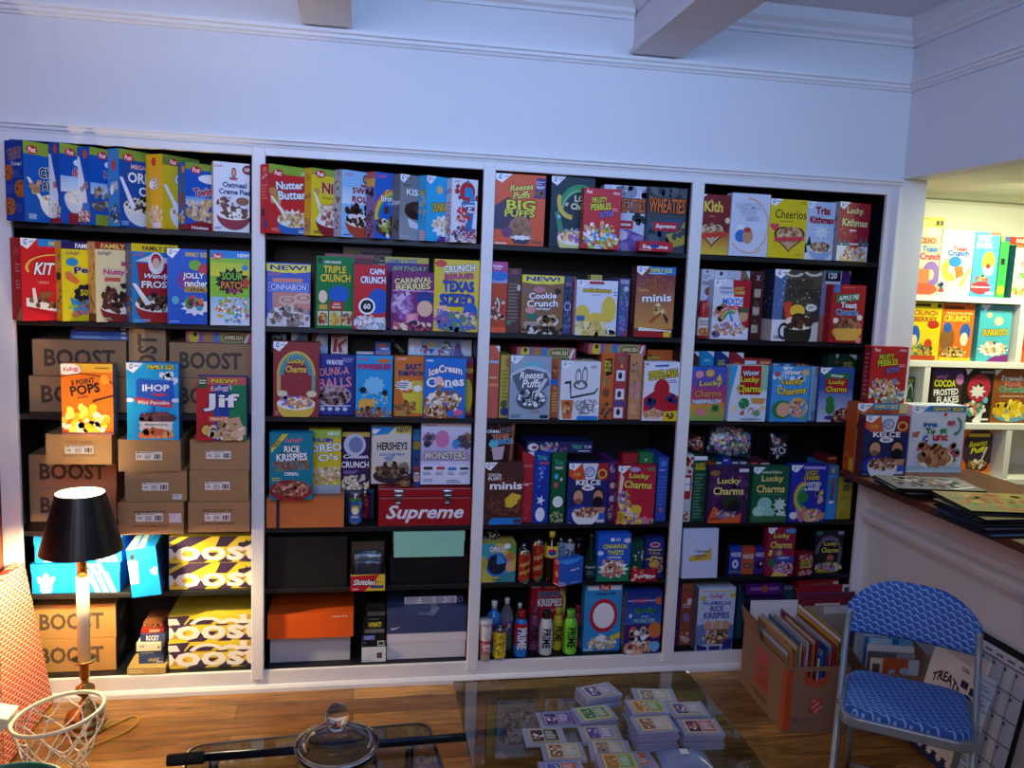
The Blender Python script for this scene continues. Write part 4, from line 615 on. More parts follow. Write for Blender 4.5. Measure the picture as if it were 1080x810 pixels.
B(3,6,657.2,694.8,625.2,-.005,0,.06,'dark blue box with green title and milky orange bowl','1e3a8c','g 0 0 100 60 1c2a78 2f62b8;kel 40 14 44 d0384a;r 4 13 96 15 a8b8e0;kel 40 14 44 d0384a;p c85a34 82 10 96 8 98 20 84 20;v Spooky 54 30 58 10 2a7a3c 8ac8e8;l 44 38 66 41 1 c8dcf0;t MONSTER 54 46 60 7 8ac8e0 1c3a8a;s 14 38 6 5 5 .4 e8ecf4;p 3a2068 0 52 100 52 100 80 0 80;e 84 62 20 13 c8703c;e 24 66 12 11 b0604a;e 52 66 11 11 b8b0a8;k 24 70 14 8 16 7 e8ecf4,b83a44,3a2a30;k 52 70 12 8 16 7 e8ecf4,8a8a90,3a3a50;k 42 90 46 9 70 7 c8906a,d8b090,e8dcd0,b06a5a;e 84 88 16 8 6ab0e8@L 3a3a5a;l 20 10 80 90 10 8a7a6a')
# ---- counter bay, top shelf
B(4,1,737.5,767,204.8,.0,0,.05,'maroon to gold box with a cereal heart','7a2026','g 0 62 100 100 a8482a dcbc42;p eef1f6 0 0 16 0 2 6 0 6;t Kith 40 20 66 18 e2c84a;o 32 11 4 2.4 30 e8e0d0;l 26 35 62 38 1 c88a4a;h 40 64 46 22 4a2018;h 40 64 40 19 c8a884;k 40 60 32 12 80 5 d8c4a4,8a5a3c,a87a58;p c83a28 -6 66 88 60 88 68 -6 74;e 92 42 9 5 e0c8a8')
B(4,1,768.3,808.3,203.4,-.01,0,.05,'nearly white box with ghost outlined title and tan arc','c9d2e6','o 40 52 60 46 4 d8a888 -90 60;o 52 52 60 44 3 d8a888 60 140;t CINNAMON 46 20 70 8 dce4f4 9aacd0;t TOAST 46 30 44 9 dce4f4 9aacd0;t CRUNCH 56 40 34 6 dce4f4 9aacd0;e 26 56 12 7 dfe4f0;e 28 68 15 10 2a72c0;e 46 68 14 12 c08a72;e 44 58 10 4 a83a34')
B(4,1,808.8,847.4,209.5,.0,0,.05,'yellow box with black title and a cereal heart','dac31e','gm;u Cheerios 56 25 84 15 1c1a16;l 28 36 84 39 1 7a6a1c;h 14 47 12 7 d8405c;h 56 65 42 23 5a2a20;h 56 65 36 20 c8a47c;k 56 60 28 13 80 4.5 d8bc94,8a5a3c,b08258;p d03a4c 16 66 96 62 96 69 16 73;l 80 3 98 8 2 8a7a1c;l 78 92 92 95 1 8a7a1c')
B(4,1,847.6,.126,212.5,.02,0,.05,'icy blue box with red title, snow scene and bowl','b4c6e4','g 0 60 100 100 b4c6e4 dce4f0;gm;t Trix 56 15 54 13 a82034 e0e8f4;t Kithmas 54 31 86 12 a82034 e0e8f4;p 14342c 14 58 24 76 4 76;p 14342c 2 70 10 88 -6 88;s 54 52 30 14 8 .5 dce4f2;bowl 54 80 42 9ab8d8 70 5 b85a5a,5a8a5a,d8c4a4,c88a6a')
B(4,1,881.2,.172,212.6,.0,14,.055,'crimson box with cream title over snowy pines, end of the row','a01c34','gm;v Lucky 50 15 54 14 e8d49a 5a1420;v Kithmas 52 34 82 13 e8d49a 5a1420;r 36 46 58 49 e8e4e4;p dce2ee 0 70 100 68 100 100 0 100;p 4a6a78 6 58 13 74 -1 74;p 4a6a78 22 60 30 74 14 74;p 4a6a78 76 56 86 74 66 74;p 4a6a78 92 58 100 74 84 74;p 4a6a78 34 62 40 74 28 74;r 50 52 62 62 b03a3c;p b02a38 34 72 78 72 66 79 46 79;k 40 30 46 28 20 1.2 e8dce0;bowl 54 88 42 d8c068 60 4.5 '+LUK+'@L 8f8a90;k 50 50 20 46 14 16 5a3a40')
# ---- counter bay, second shelf
for u0, u1, v, dsc, c, sp in ((735.8,748.5,284,'first','c8c8d8','r 36 2 52 5 3a3a5a;l 10 8 80 14 2 8a8aa0;t KRAVE 50 20 80 6 5a4a7a;e 60 32 30 6 8a5a44;p 3a72b8 20 46 90 40 90 52 20 54'),
                              (749,763,285,'second','ccccd8','e 50 5 12 3 2a2a4a;l 20 11 80 16 1 8a8aa0'), (763.5,776.5,285.5,'third','c0c0d0','l 20 10 80 16 2 8a8aa0')):
    spine(4,2,u0,u1,v,.05,f'narrow white side, {dsc} of three in the row',c,sp)
spine(4,2,777,786,286,.05,'narrow brown side with a white corner','8a6450','p d8d8e0 50 0 100 0 100 12;e 50 30 40 20 6a4434')
B(4,2,749.4,788.2,294.7,-.01,0,.05,'white and red box with blue word and rainbow ribbon','d2d6e6','p a81c2c 50 0 100 0 100 80 84 80 62 40 52 20;gm;t CINNAMON 32 14 34 4.5 5a4a7a;t CRUNCH 34 21 32 5 3a72c0;t LUCKY 68 14 28 5 e0c85a;t CHARMS 68 21 32 6 e0c85a;r 24 28 80 44 dce4f2;t MIXD! 52 36 54 12 1f72d0;r 30 43 76 46 c84a6a;k 20 56 16 14 8 9 9a6a50,c8a08a;o 50 66 30 20 7 c85a5a 180 300;o 50 66 26 17 7 d8b84a 180 300;o 50 66 22 14 7 4a9a6a 180 300;p 4a8ad0 40 48 46 48 60 74 54 76;e 84 60 12 10 c89a7a;r 76 46 94 54 2a6a3a;e 48 84 46 14 e4e6f0;k 48 82 42 11 110 4 '+LUK+',c86a6a;k 12 92 10 5 10 5 7a5a8a')
spine(4,2,789.5,801.5,286,.02,'narrow dark brown side with four cream squares','4a201c','t X 46 10 40 8 a8b0d0;r 20 26 76 38 b8a89a;r 16 52 72 64 b8a89a;r 14 78 70 90 b8a89a;k 46 58 20 28 16 8 7a5a4a')
B(4,2,812.2,861,284,-.02,8,.10,'tall charcoal box with dark title, white ground and puff mug','3c3a38','p 4a66a0 0 0 26 0 20 74 0 74;gm;o 40 2 22 8 8 b8b8b8 20 160;o 82 0 22 8 8 b8b8b8 20 160;t COCOA 58 18 54 11 2a2827 4a4844;t PUFFS 58 32 54 13 2a2827 4a4844;k 50 34 48 32 26 1.2 d8d8d8;p d2d8ea 0 70 30 70 30 100 0 100;p d0d0cc 84 74 100 72 100 100 80 100;s 82 52 14 6 11 .75 e0e0e0;l 74 50 88 54 2 3a3a3a;p c83a2c 22 46 38 44 44 70 28 72;e 52 57 16 9 d8b43a;e 56 86 30 26 1c1c1e;e 56 78 30 6 d8d4d0;k 56 74 26 6 26 8 3a221c,54342a,e0d4cc;o 26 86 12 12 30 1c1c1e;t Limited 18 94 24 5 24344a@L 26263a;r 0 70 100 100 b8a8a8;k 50 36 44 30 10 4 8a8a9a')
spine(4,2,861.8,866.6,299,.03,'sliver of a pale blue and rust side','7a7a9a','p 9a5a48 0 56 100 56 100 100 0 100')
spine(4,2,867,872.6,300,.03,'sliver of a red side with white panels','8a2c34','r 20 14 90 40 b8b8c4;r 20 46 90 70 b8b8c4')
B(4,2,866,892,285,.09,0,.05,'black topped box with white number and purple corner','d0d4dc','r 0 0 60 18 17181c;t 120 28 9 34 10 f0f0f4;p 3a8a9a 0 0 60 0 50 4 0 4;p 4a2468 64 0 100 0 100 30 60 26;p d8903a 90 0 100 0 100 8',z=1.47)
B(4,2,866,900,.04,.09,0,.05,'low dark carton under the numbered box','24222a','',name='small_carton',cat='carton')
B(4,2,873.3,908.5,300,-.01,0,.05,'red box with green ribbon title and pie picture','a82028','r 6 0 22 14 2a7ac8;l 30 3 92 7 1 d86a5a;p 2a8048 14 18 82 14 82 26 14 32;i APPLE_PIE 50 22 62 8 eef2ee 1a4a2c -6;t Toast 52 35 48 10 f0f2f6 2a72c0;t Crunch 48 47 66 11 3a86d0 f0f2f6;k 48 66 40 9 50 6 8a5a44,a8745a,6b3e2e;e 52 80 44 17 d0a04a;p a82028 4 64 100 62 98 76 8 78;k 52 70 40 8 50 7 8a5a44,a8745a,6b3e2e;p d8a84a 12 76 96 74 84 96 22 96;e 16 62 8 5 e0d8d4;e 86 56 8 5 e0d8d4;p c89a7a 80 92 94 90 94 100 82 100')
_r = pxr(734.8, 745.6, -.0, 1.43); _c = ctr(740, -.0, 1.43); _h = rise_to(_c, 317)
t = prop(empty('syrup_bottle', _c), 'small bottle with red cap and pale label, second shelf, counter bay', 'bottle')
MB().lathe([(0, .001), (_r*.95, .001), (_r, .006), (_r, _h*.52), (_r*.9, _h*.62), (0, _h*.63)], 28).build('bottle_body', mat('red_plastic', '9c1c24', rough=.3), t)
MB().lathe([(_r*.96, _h*.60), (_r*1.0, _h*.66), (_r*.9, _h*.86), (_r*.74, _h*.98), (_r*.6, _h), (0, _h)], 28).build('cap', mat('red_cap', 'a01c2a', rough=.35), t)
wrap_print('label', _r*1.02, _h*.06, _h*.56, 'd0ccc8', 't KRAVE 50 20 60 12 5a4a7a;t SYRUP 50 36 56 10 5a4a7a;e 50 74 36 22 b8703c;k 50 72 24 14 10 6 d8a868,8a4a2c;r 0 94 100 100 8a1c24', t)
# ---- counter bay, third shelf
B(4,3,726.6,763,387,-.005,0,.05,'rainbow striped box with balloon lettering','3a5ab0','g 0 0 100 34 2a5ab8 6a4a9a;g 0 34 100 66 8a3a8a c84a48;g 0 66 100 100 d88a3a 6aa04c;e 22 14 12 7 d88a98;e 52 11 12 7 d8a84a;p d8c04a 70 24 80 12 88 26;v Lucky 56 31 66 12 d8c86a 5a2a4a -3;v Charms 50 49 78 13 d88a5a 5a2a30 -2;t MARSHMALLOW 48 64 84 8 e4e8f4 5a7ab8 -2;e 32 84 11 7 d8708a;r 62 70 84 83 3a8a4a;e 72 76 8 5 1f5a34')
B(4,3,767.2,806.4,385.5,-.01,0,.05,'white box with red banner, candy canes and blue edge','cdd6e4','p 2a9ad8 0 0 18 0 2 60 0 80;p 8ab89a 84 0 100 0 100 46 80 40;r 26 0 82 52 a81c28;v Winter 54 13 44 9 cfe0f0 1c3a6a -5;t Lucky 52 26 50 13 e6d43a 5a1a14;t Charms 52 41 66 13 e6d43a 5a1a14;e 40 68 14 10 2a7a48;p c88a4a 58 58 98 58 92 68 62 68;e 90 76 10 5 d8b8a0;p c85a34 28 88 40 78 44 90;o 60 82 8 7 30 b84a44 -180 60;e 76 85 9 6 6a9a6a;p e0d0a8 6 74 14 70 22 80 12 84;k 50 68 48 24 24 2 e8eef4,a8b8d0;e 60 96 30 2.4 8aa0c0')
B(4,3,811.3,850.8,386.7,-.01,0,.05,'light blue box with curved gold title and cereal bowl','3f92d6','k 40 20 44 20 14 9 a8cdf0,7ab4e8,cfe2f4;v Winter 52 10 46 9 f0f4fa 2a5a9a -5;v Lucky 54 27 60 14 e6c84a 6a3a14 -3 -3;v Charms 52 43 78 13 e6c84a 6a3a14 -3 -3;e 12 14 8 5 b84a50;e 86 10 10 6 c8a87a;e 30 78 26 17 2f7a3c;e 34 78 18 13 d8a88a;e 72 74 26 18 c8b08a;k 72 72 22 14 70 5 '+LUK+',b85a5a;p 7a9a6a 76 94 88 86 94 92 84 98')
spine(4,3,851.5,860,387,.02,'narrow grey side between two winter boxes','8a8a90','r 0 0 40 100 7ab0d0;r 50 4 96 14 a8803a;l 50 20 96 80 12 c0c0c8;k 60 86 30 8 8 12 4a7a4a')
B(4,3,861.2,896.5,388,-.005,0,.05,'navy box with green ribbon, red panel and cereal arc','274f9c','g 0 40 100 100 3a62ac c0c8dc;gm;p 1f6a3c 14 10 88 10 92 20 10 20;t Winter 50 14.5 40 6 dce4e4;r 16 20 84 46 a81c2c;t Lucky 50 27 48 10 e2cc3a 5a1a14;t Charms 50 39 62 10 e2cc3a 5a1a14;e 34 60 12 8 2a7a3c;e 36 74 14 12 2a7a3c;e 36 92 16 4 2a3a8a;e 92 100 52 28 3a1c24;k 84 92 38 18 90 5 8a5a44,c8a07a,b85a5a,5a3428')
for u0, u1, v, c, sp, dsc in ((722,733,371,'4a3020','p dcdce4 40 0 100 0 100 8','brown'), (734,748.5,370.6,'1f86b8','p dcdce4 50 0 100 0 100 8;l 30 12 80 16 2 a8d8e8','turquoise'), (749.5,764,371,'1c3474','p dcdce4 44 0 100 0 100 9;t LUCKY 50 14 46 4 d0c05a;t CHARMS 50 18.5 56 4 d0c05a','navy'),
                             (765,779.5,372,'98222c','p dcdce4 44 0 100 0 100 9;t LUCKY 52 17 46 4 d0c05a;t CHARMS 52 21 56 4 d0c05a','scarlet'), (780,794.5,378,'a83038','r 8 4 92 10 d8dce8','red and white'), (795,809,379,'b03a34','r 16 4 90 8 d8a868','rust'),
                             (810,833,383.5,'2a6a9a','r 4 1 30 4 c8d4e0;r 56 1 80 4 c8d4e0','steel blue'), (834,845,384,'8a3a2c','r 20 1 40 4 d8a868;r 64 1 90 4 d8a868','brick')):
    B(4,3,u0,u1,v,.075,0,.05,f'{dsc} box in the rear row',c,sp)
B(4,3,868,880.5,373.5,.10,0,.05,'bottle green box at the rear end of the row','16382a','p c8ccc8 60 0 90 0 76 8;p 8a2a34 50 12 90 10 80 16')
B(4,3,881,897.5,374,.10,0,.05,'dark green box with gold letters at the rear end','143c26','p c8ccc8 50 0 100 0 100 8;t LUCKY 50 14 54 5 c8b85a;t CHARMS 50 20 64 5 c8b85a')
# ---- counter bay, fourth shelf
spine(4,4,717.5,727.2,480,.01,'narrow red and white side beside the frame','b8b8c0','k 50 12 44 14 8 22 8a2024;r 10 30 90 66 a8242c;r 24 34 76 54 e0e0ea;t POST 50 44 20 16 2a4ab8 - 90;k 50 90 30 8 6 16 8a3a2c')
spine(4,4,727.8,741.5,481.5,.012,'narrow bottle green side with gold title','0e4a2c','r 0 0 100 6 d8dce6;t LUCKY 50 13 70 5 d8c43a;t CHARMS 50 18.5 80 5 d8c43a;l 14 26 86 96 14 5a7a6a')
B(4,4,745,786.5,493.5,-.015,0,.05,'purple box with gold title and an orange lip','3c1c48','k 50 40 50 38 26 10 4a2458,341440,5a2a68;e 14 10 12 5 8a6a3c;r 74 2 98 8 d8d4e0;t Lucky 50 25 60 14 e0d07a 2a1424;t Charms 50 42 78 14 e0d07a 2a1424;e 62 62 26 12 20361f;e 66 70 16 12 17141c;p d2592a 2 96 14 70 26 74 34 86 70 88 86 82 84 100 2 100;k 44 84 26 6 40 5 c8b09a,8a5a8a,5a7a9a;t HIDDEN 20 92 24 5 3a1c14')
B(4,4,791,828.6,493,-.015,0,.05,'deep green box with gold title and pale leaf shapes','12593c','gm;v Limited_Edition 50 9 56 5 c8d8b8;t Lucky 54 22 62 14 e0d07a 143020;t Charms 50 39 80 14 e0d07a 143020;r 14 48 84 50 3a8a5a;e 36 66 20 12 8ac8b8;e 22 80 18 10 a8d8c8;e 50 82 16 9 8ac8b8;s 78 68 20 14 8 .6 c8dcd4;s 84 88 18 12 7 .6 c8dcd4;g 0 88 100 100 3a6a4a 2a5a3c')
B(4,4,830.5,869,491,-.015,0,.05,'violet blue box with white two line title and rainbow curl','1e2f9e','gm;r 34 2 92 7 a894d8;t LUCKY 56 13 34 8 d8c23a 3a2a1c;t CHARMS 56 22 42 8 d8c23a 3a2a1c;t FROSTED 56 33 54 7 f0f2f8 2a4ad0;t FLAKES 56 41 46 7 f0f2f8 2a4ad0;o 46 56 36 30 7 c8784a 90 260;o 46 56 32 26 7 d8c45a 90 260;o 46 56 28 22 7 4a9a5a 90 260;e 36 56 14 10 2a7a3c;k 78 56 12 10 8 7 c8a08a,8a6ab0,d8b84a;k 54 88 44 11 110 5 '+LUK+',c8904a;e 12 88 10 6 e0e4ee')
SKY = spine(4,4,869.4,880.2,491.5,.02,'narrow sky blue side with a tall red figure shape','2a7ab8','r 0 0 100 18 5a6a8a;r 30 4 60 14 a8a08a;r 0 18 100 22 3a90d0;e 46 30 22 6 8a5a44;p 8a2a34 36 36 66 36 60 64 40 64;s 50 68 40 4 7 .5 dce0e8;r 0 72 100 100 2a8ad8')
spine(4,4,881.6,896,503,.02,'narrow mustard side with a dark badge','a89a2c','e 60 10 30 5 1c3a72;r 30 18 90 34 7a7a3a;l 34 19 86 33 3 2a3a4a;l 20 46 86 56 3 8a7a1c;l 20 80 86 94 4 8a7a1c')
for k, (u0, u1, c, sp, dsc) in enumerate(((743,750,'a8402c','','orange'), (750.5,757.5,'1c5a3a','r 10 1 90 4 c8d0cc','dark green'), (758,766.5,'2a3a9a','r 10 2 60 5 a8b0e0','indigo'), (767,775,'3a3a4a','r 10 1 90 4 c8c0d0','slate'), (775.5,783.5,'2a4a6a','r 10 1 90 4 d0d0d8','steel'), (784,796,'4a2a34','r 30 1 90 4 c84a4a','maroon'), (797,808,'7a2a34','r 10 1 90 4 d8b0b0','wine'))):
    B(4,4,u0,u1,(488,487,483.5,487,487,487.5,488)[k],.07,0,.12,f'{dsc} topped box in the low rear row',c,sp)
B(4,4,872,883,482,.05,0,.12,'small red topped box lying on the narrow sky blue side','6a1c24','r 8 2 92 40 a82a2c;t LUCKY 50 22 60 20 d8b83a',z=.655+DIM[SKY.name][2]+.003)
# ---- counter bay, fifth shelf
B(4,5,719,756,559.5,-.01,0,.03,'white box with a gold label band, leaning','bfcbea','p c8a848 18 56 62 50 82 38 82 64 18 66;t Topicana 54 46 42 7 1c3a6a;t crunch 50 54 32 6 3a4a4a;l 34 58 64 62 1 6a5a2c@R d8dcec',roll=0,tilt=-4,name='promo_box',cat='box')
def mini4(u0, u1, vT, y, desc, base, spec, yaw=0): B(4,5,u0,u1,vT,y,yaw,.03,desc,base,spec,name='mini_cereal_box',cat='small box',grp='single serve boxes in a row')
mini4(768.2,780.8,577.3,.03,'blue single serve box with a white ring','1f3a9a','t WHEATIES 50 28 84 17 dce0ec;e 50 62 26 16 c8d0e4;e 50 62 10 7 1f3a9a;r 8 86 92 92 6a7a4a@L 24384a')
mini4(781.1,793.9,577.8,.03,'orange single serve box between two blue ones','b8542e','r 0 0 100 18 b83a2c;t WHEATIES 50 34 88 17 d8d0cc;e 50 68 34 10 3a2a2c;e 50 68 24 6 8a6a5a')
mini4(794.2,806.2,577.6,.03,'violet single serve box at the end of the trio','34247c','t WHEATIES 50 28 84 17 c8c8dc;e 50 66 26 16 17181c;e 60 62 8 6 d8d8e0')
B(4,5,806.8,835.6,557,.0,-4,.05,'magenta red box with gold title and blue ribbon','8c1c3c','gm;e 82 6 20 5 4a8ac8;t Lucky 50 17 58 14 d8c85a 5a1a2a;t Charms 50 35 78 14 d8c85a 5a1a2a;k 40 52 40 7 14 7 4a6ab0,3a8a5a,d8c23a,8a4a9a;r 30 58 98 72 2a4aa0;t NEW 62 62 40 5 c8d0e8;e 18 72 12 9 2a6a3c;k 62 84 38 13 80 5 a87ab0,c8a0b8,8a6a8a,d8c0c8;p d8c05a 20 100 30 90 80 96 80 100')
B(4,5,841.2,855.6,585,-.02,14,.05,'small crimson box with a yellow patch','8c1a28','k 50 16 44 12 14 8 b85a6a,d8c0c0;r 14 26 84 64 c8a83a;t LUCKY 50 36 56 12 5a3a1c;t CHARMS 50 52 60 12 5a3a1c;o 86 40 14 26 20 b8b0b4;k 50 84 44 10 20 7 a86a7a,d8c8c0@L 5a1420')
B(4,5,857,887,560,.03,0,.05,'black box with a grey arch and gold letters','1a1820','o 50 56 46 44 10 6a5a6a -180 60;r 78 2 98 10 8a98b0;e 14 6 12 5 2a6a5a;v Chocolate 52 20 56 9 8a7ab0 2a2a4a;t Lucky 54 33 46 12 d8c85a 3a2a1c;t Charms 54 47 60 12 d8c85a 3a2a1c;e 56 66 12 8 b85a4a;e 50 78 20 8 1f4a2c;k 50 88 46 10 60 6 '+LUK+';p a89a2c 8 98 20 92 80 100 8 100')
# ---- counter bay, bottom shelf
spine(4,6,709.5,714.2,615,.05,'sliver of a purple side beside the frame','3c1a6a','k 50 50 30 40 8 18 a8902c')
spine(4,6,715.5,727.6,615.5,.06,'narrow rust side with pale animals','8a4a34','r 0 0 100 8 a86a50;e 54 22 34 7 a84038;e 70 30 20 6 d8d0d0;l 10 32 90 40 3 b8a8b8;e 50 56 28 8 7a6aa0;k 50 88 44 10 20 13 a88078,c8b0a8')
B(4,6,733,771.5,621,.0,0,.15,'light blue box with dark blue title and stacked bowl scene','b9c9e6','e 14 16 8 4 c8b03a;e 92 12 8 4 c8b03a;r 10 4 96 6 c8b86a;kel 52 13 42 b8283c;t ALL-AMERICAN 50 24 78 6 1f3f9c - 2;t RICE 52 33 36 9 17379c;t KRISPIES 52 44 70 10 17379c;k 50 40 48 36 60 1.2 2a4a9a,b83a4a;p 5a7ab8 0 60 22 56 30 90 0 92;p 5a7ab8 80 56 100 60 100 88 70 86;e 30 60 11 8 c89a7a;e 54 60 11 8 c8a07a;e 78 60 11 8 c89a7a;r 26 66 84 72 8a5a3c;r 22 74 86 80 c8a888;r 28 82 78 90 6a4430;k 52 78 34 12 40 5 8a6a4a,d8c4a8,4a3428;p 1c2f72 2 90 30 94 30 99 2 99;r 36 93 66 99 1c2f72;p 2a2a8a 76 84 98 80 98 98 70 99@L 6a6468;l 16 8 84 92 16 5a5458')
spine(4,6,775,786,617,.10,'dusky teal narrow side behind the blue box','1a4a5c','r 0 0 100 10 2a6a7a;l 50 30 90 70 6 5a6a70')
for u0, u1, c, dsc in ((787,799,'2a2a86','indigo'), (799.6,810.6,'7a4a7a','dusty pink'), (811.2,821.4,'1a7080','teal'), (822,833,'1f4a5a','petrol')):
    spine(4,6,u0,u1,617,.10,f'{dsc} narrow side in the back row',c,'r 8 2 92 9 8a98b0')
B(4,6,787,825,.05,.03,0,.05,'violet flat box with an orange dot, lying on its long edge','4a1c6a','r 10 30 42 60 8a5aa0;e 50 46 9 34 a8502c;r 60 30 90 60 8a5aa0',z=.315)
B(4,6,787,825,.22,.03,0,.05,'plain plum box under the violet flat box','34144c','')
B(4,6,834,872,617,.09,0,.05,'wine red box with a curved title, behind the carton','7a1824','gm;v LUCKY_CHARMS 54 9 60 5 c87a7a')
B(4,6,842,884,.045,.02,0,.06,'red flat box with white end label, above the carton','8c1a2a','r 30 40 70 70 4a7a3c;r 86 20 99 80 c0c4d0',z=.335)
B(4,6,842,882,.25,.03,0,.05,'plain dark red box below the flat red one','5a121c','')
# ------------------------------------------------------------------ shoe boxes and what stands on them (lamp bay)
KR, INK = 'a07d58', '4a4038'
BOO = f't BOOST 50 50 76 50 {INK}'
ON = ', third shelf, lamp bay'
def SBX(row, u, R, vT, y, desc, base, spec, z=None, d=.20, yaw=0, bay=1, where=None, name='shoe_box', cat='shoe box', tilt=0, roll=0):
    return B(bay, row, u, R, vT, y, yaw, d, desc, base, spec, z=z, where=where, name=name, cat=cat, grp='shoe boxes in the bookcase' if cat == 'shoe box' else '', tilt=tilt, roll=roll)
def size_label(o, x, z, w=.078, h=.022):
    return add_print(o, 'size_label', 'r 0 0 100 100 e8e4de;r 4 4 16 16 1c1c20;r 20 7 70 14 6a6a6a;t 12 14 56 14 34 1c1c20;l 34 30 62 90 4 6a6a70;r 70 26 74 86 1c1c20;r 76 26 78 86 1c1c20;r 80 26 86 86 1c1c20;r 88 26 90 86 1c1c20;r 92 26 95 86 1c1c20', 'e8e4de', x, z, w, h)
SBX(3, 31.5, 134, .132, .055, 'brown box with dark BOOST lettering, lower of the leftmost pair', KR, BOO, where=ON)
SBX(3, 35, 133.5, .132, .06, 'brown box with dark BOOST lettering, under three books', KR, BOO, z=1.090+.134, where=ON)
SBX(3, 137, 175.5, .314, .055, 'brown box standing on end, BOOST reading upwards', KR, f't BOOST 50 42 176 22 {INK} - -90', where=ON)
SBX(3, 178.5, 265, .132, .06, 'brown box with dark BOOST lettering, lower of the right pair', KR, BOO, where=ON)
SBX(3, 179, 265, .132, .06, 'brown box with BOOST lettering, under the striped pink box', KR, BOO, z=1.090+.134, where=ON)
B(1,3,196,265.5,.042,.065,0,.19,'striped pink flat box marked in yellow, on a brown shoe box','b85a68','e 12 50 8 60 c8b83a;e 14 26 3 22 1c1c20;p 7a5aa0 22 0 28 0 26 100 20 100;e 34 50 8 56 a87a4a;r 42 0 50 100 3a7ac0;t x 52 50 2 20 e8ecf2;e 72 50 22 60 8a9a5a;t AMBUSH 72 50 28 42 e8dca0 8a3a50;p e0d8dc 88 100 92 100 98 10 94 10',z=1.090+.268,where=ON)
for k, (c, sp, dsc) in enumerate((('5a78b8', 'l 6 24 80 80 2 b8c8e0;r 88 20 97 70 d8dce8', 'pale blue'), ('2f58b0', 'l 10 24 76 80 2 6a8ad0;r 88 20 97 70 d8dce8', 'mid blue'), ('3c2030', 'l 6 24 84 80 2 b08a9a;r 88 20 97 70 d8dce8', 'maroon'))):
    B(1,3,74.5+k*.3,135-k*.2,.0150,.08,0,.16,f'{dsc} spined book, {("bottom","middle","top")[k]} of three on a shoe box',c,sp,z=1.090+.268+k*.0163,name='book',cat='book',where=ON,grp='books lying on a shoe box')
ON4 = ', fourth shelf, lamp bay'
SBX(4, 32, 123, .129, .12, 'brown BOOST box, lower one behind the lamp shade', 'a8805e', BOO, d=.178, where=ON4)
SBX(4, 31, 123, .129, .12, 'brown BOOST box, upper one behind the lamp shade', 'a8805e', BOO, d=.178, z=.655+.1305, where=ON4)
zz = .655+.2612
o = SBX(4, 48.8, 118, 458, -.052, 'brown box lit bright by the lamp, under the orange cereal', 'a8845a', 't YEEZY_SLIDE 50 26 40 10 7a6446;t MADE_BY_ADIDAS 50 70 50 9 7a6446;e 50 86 1.6 3 7a6446', z=zz, d=.30, where=ON4)
w0, _, h0 = DIM[o.name]; size_label(o, w0*.29, h0*.36, w0*.43, h0*.26)
zy = zz+h0+.0015
B(1,4,65.8,120,383.5,-.064,0,.058,'orange box with black title over glowing yellow puffs','e2701c','g 0 0 100 12 e8b83a e8a032;e 14 8 26 8 f0ece2;kel 22 8 36;l 66 4 96 8 1 a8742a;o 40 40 70 26 3 5a2a14 200 350;e 84 22 9 7 e89a2c;t 3_POINT 42 25 46 7 3a2a1c - -10;v POPS 46 36 58 14 2a201c - -10;t POPS 42 47 22 3 3a2a1c - -10;p 3a2a1c 60 52 100 44 100 46 60 54;k 44 80 48 20 60 7.5 f0c02a,e8a81c,f2d860,f0ead0;k 40 90 40 10 16 8 f4f0dc,f0c02a;r 0 97 100 100 7a4a5a@R 6a6e86;l 10 6 90 30 4 8a90a8;l 10 50 90 90 6 8a90a8',z=zy,where=', on the brightest shoe box')
zm = .657
for k, (u0, u1, v, dsc, sp, sx, y) in enumerate(((125, 193.4, 530.5, 'lowest', 't YEEZY_BOOST_350 48 30 50 8 5a4a3a;t ADIDAS.COM/KANYE 48 74 56 8 5a4a3a;e 48 90 1.4 3 5a4a3a', .27, -.065), (132, 197, 497.4, 'middle', '', .28, -.055), (125, 190.6, 464, 'topmost', '', .28, -.065))):
    o = SBX(4, u0, u1, v, y, f'brown box with size label, {dsc} below the sky blue box', KR, sp, z=zm, d=.33, where=ON4)
    w0, _, h0 = DIM[o.name]; zm += h0+.0015; size_label(o, w0*sx, h0*(.40 if k == 0 else .36), w0*.42, h0*.26)
    if k == 0: add_print(o, 'paper_slip', 'l 4 14 60 60 3 c8b0c8', 'd8ccd8', w0*.78, h0*.36, w0*.19, h0*.29)
    if k == 1: add_print(o, 'barcode_sticker', 'l 10 10 90 60 3 4a4a50', 'd8d8d8', w0*.77, h0*.06, w0*.15, h0*.18)
B(1,4,134.4,189,382.8,-.072,0,.066,'sky blue box with a sign picture and pale cup','189bdc','gm;t FAMILY_SIZE 66 5 52 6 e2d83a 1c5aa0;k 84 18 16 6 8 7 cfe2f0,e4eef6;r 18 22 90 52 1f57c0;p 1f57c0 18 26 24 20 90 26 92 48 84 53 20 46;t IHOP 56 32 52 9 f4f6f8;o 62 38 18 5 12 c83a5a 20 160;p c8384a 16 44 86 50 88 58 18 52;t Mini_Pancake 52 51 60 5 f0e8e8;r 50 56 54 72 2a5a9a;e 6 48 8 3 e4eef6;e 94 48 8 3 e4eef6;k 56 72 34 7 40 7 5a3a44,7a4a4a,3a2a34;e 56 84 32 12 e4e0d8;r 20 70 92 76 189bdc;k 56 72 32 5 40 7 5a3a44,7a4a4a;p e4e0d8 22 76 90 76 78 90 34 90;i Blueberry_&_Syrup 56 80 44 4 3a3a3a;e 56 94 34 9 d87a4a;k 56 93 30 6 20 7 e8a070,c8643a;r 0 98 100 100 189bdc@R 2a5a8a;l 14 10 86 40 6 6a90b8',z=zm,where=', on the middle shoe box stack')
zr = .657
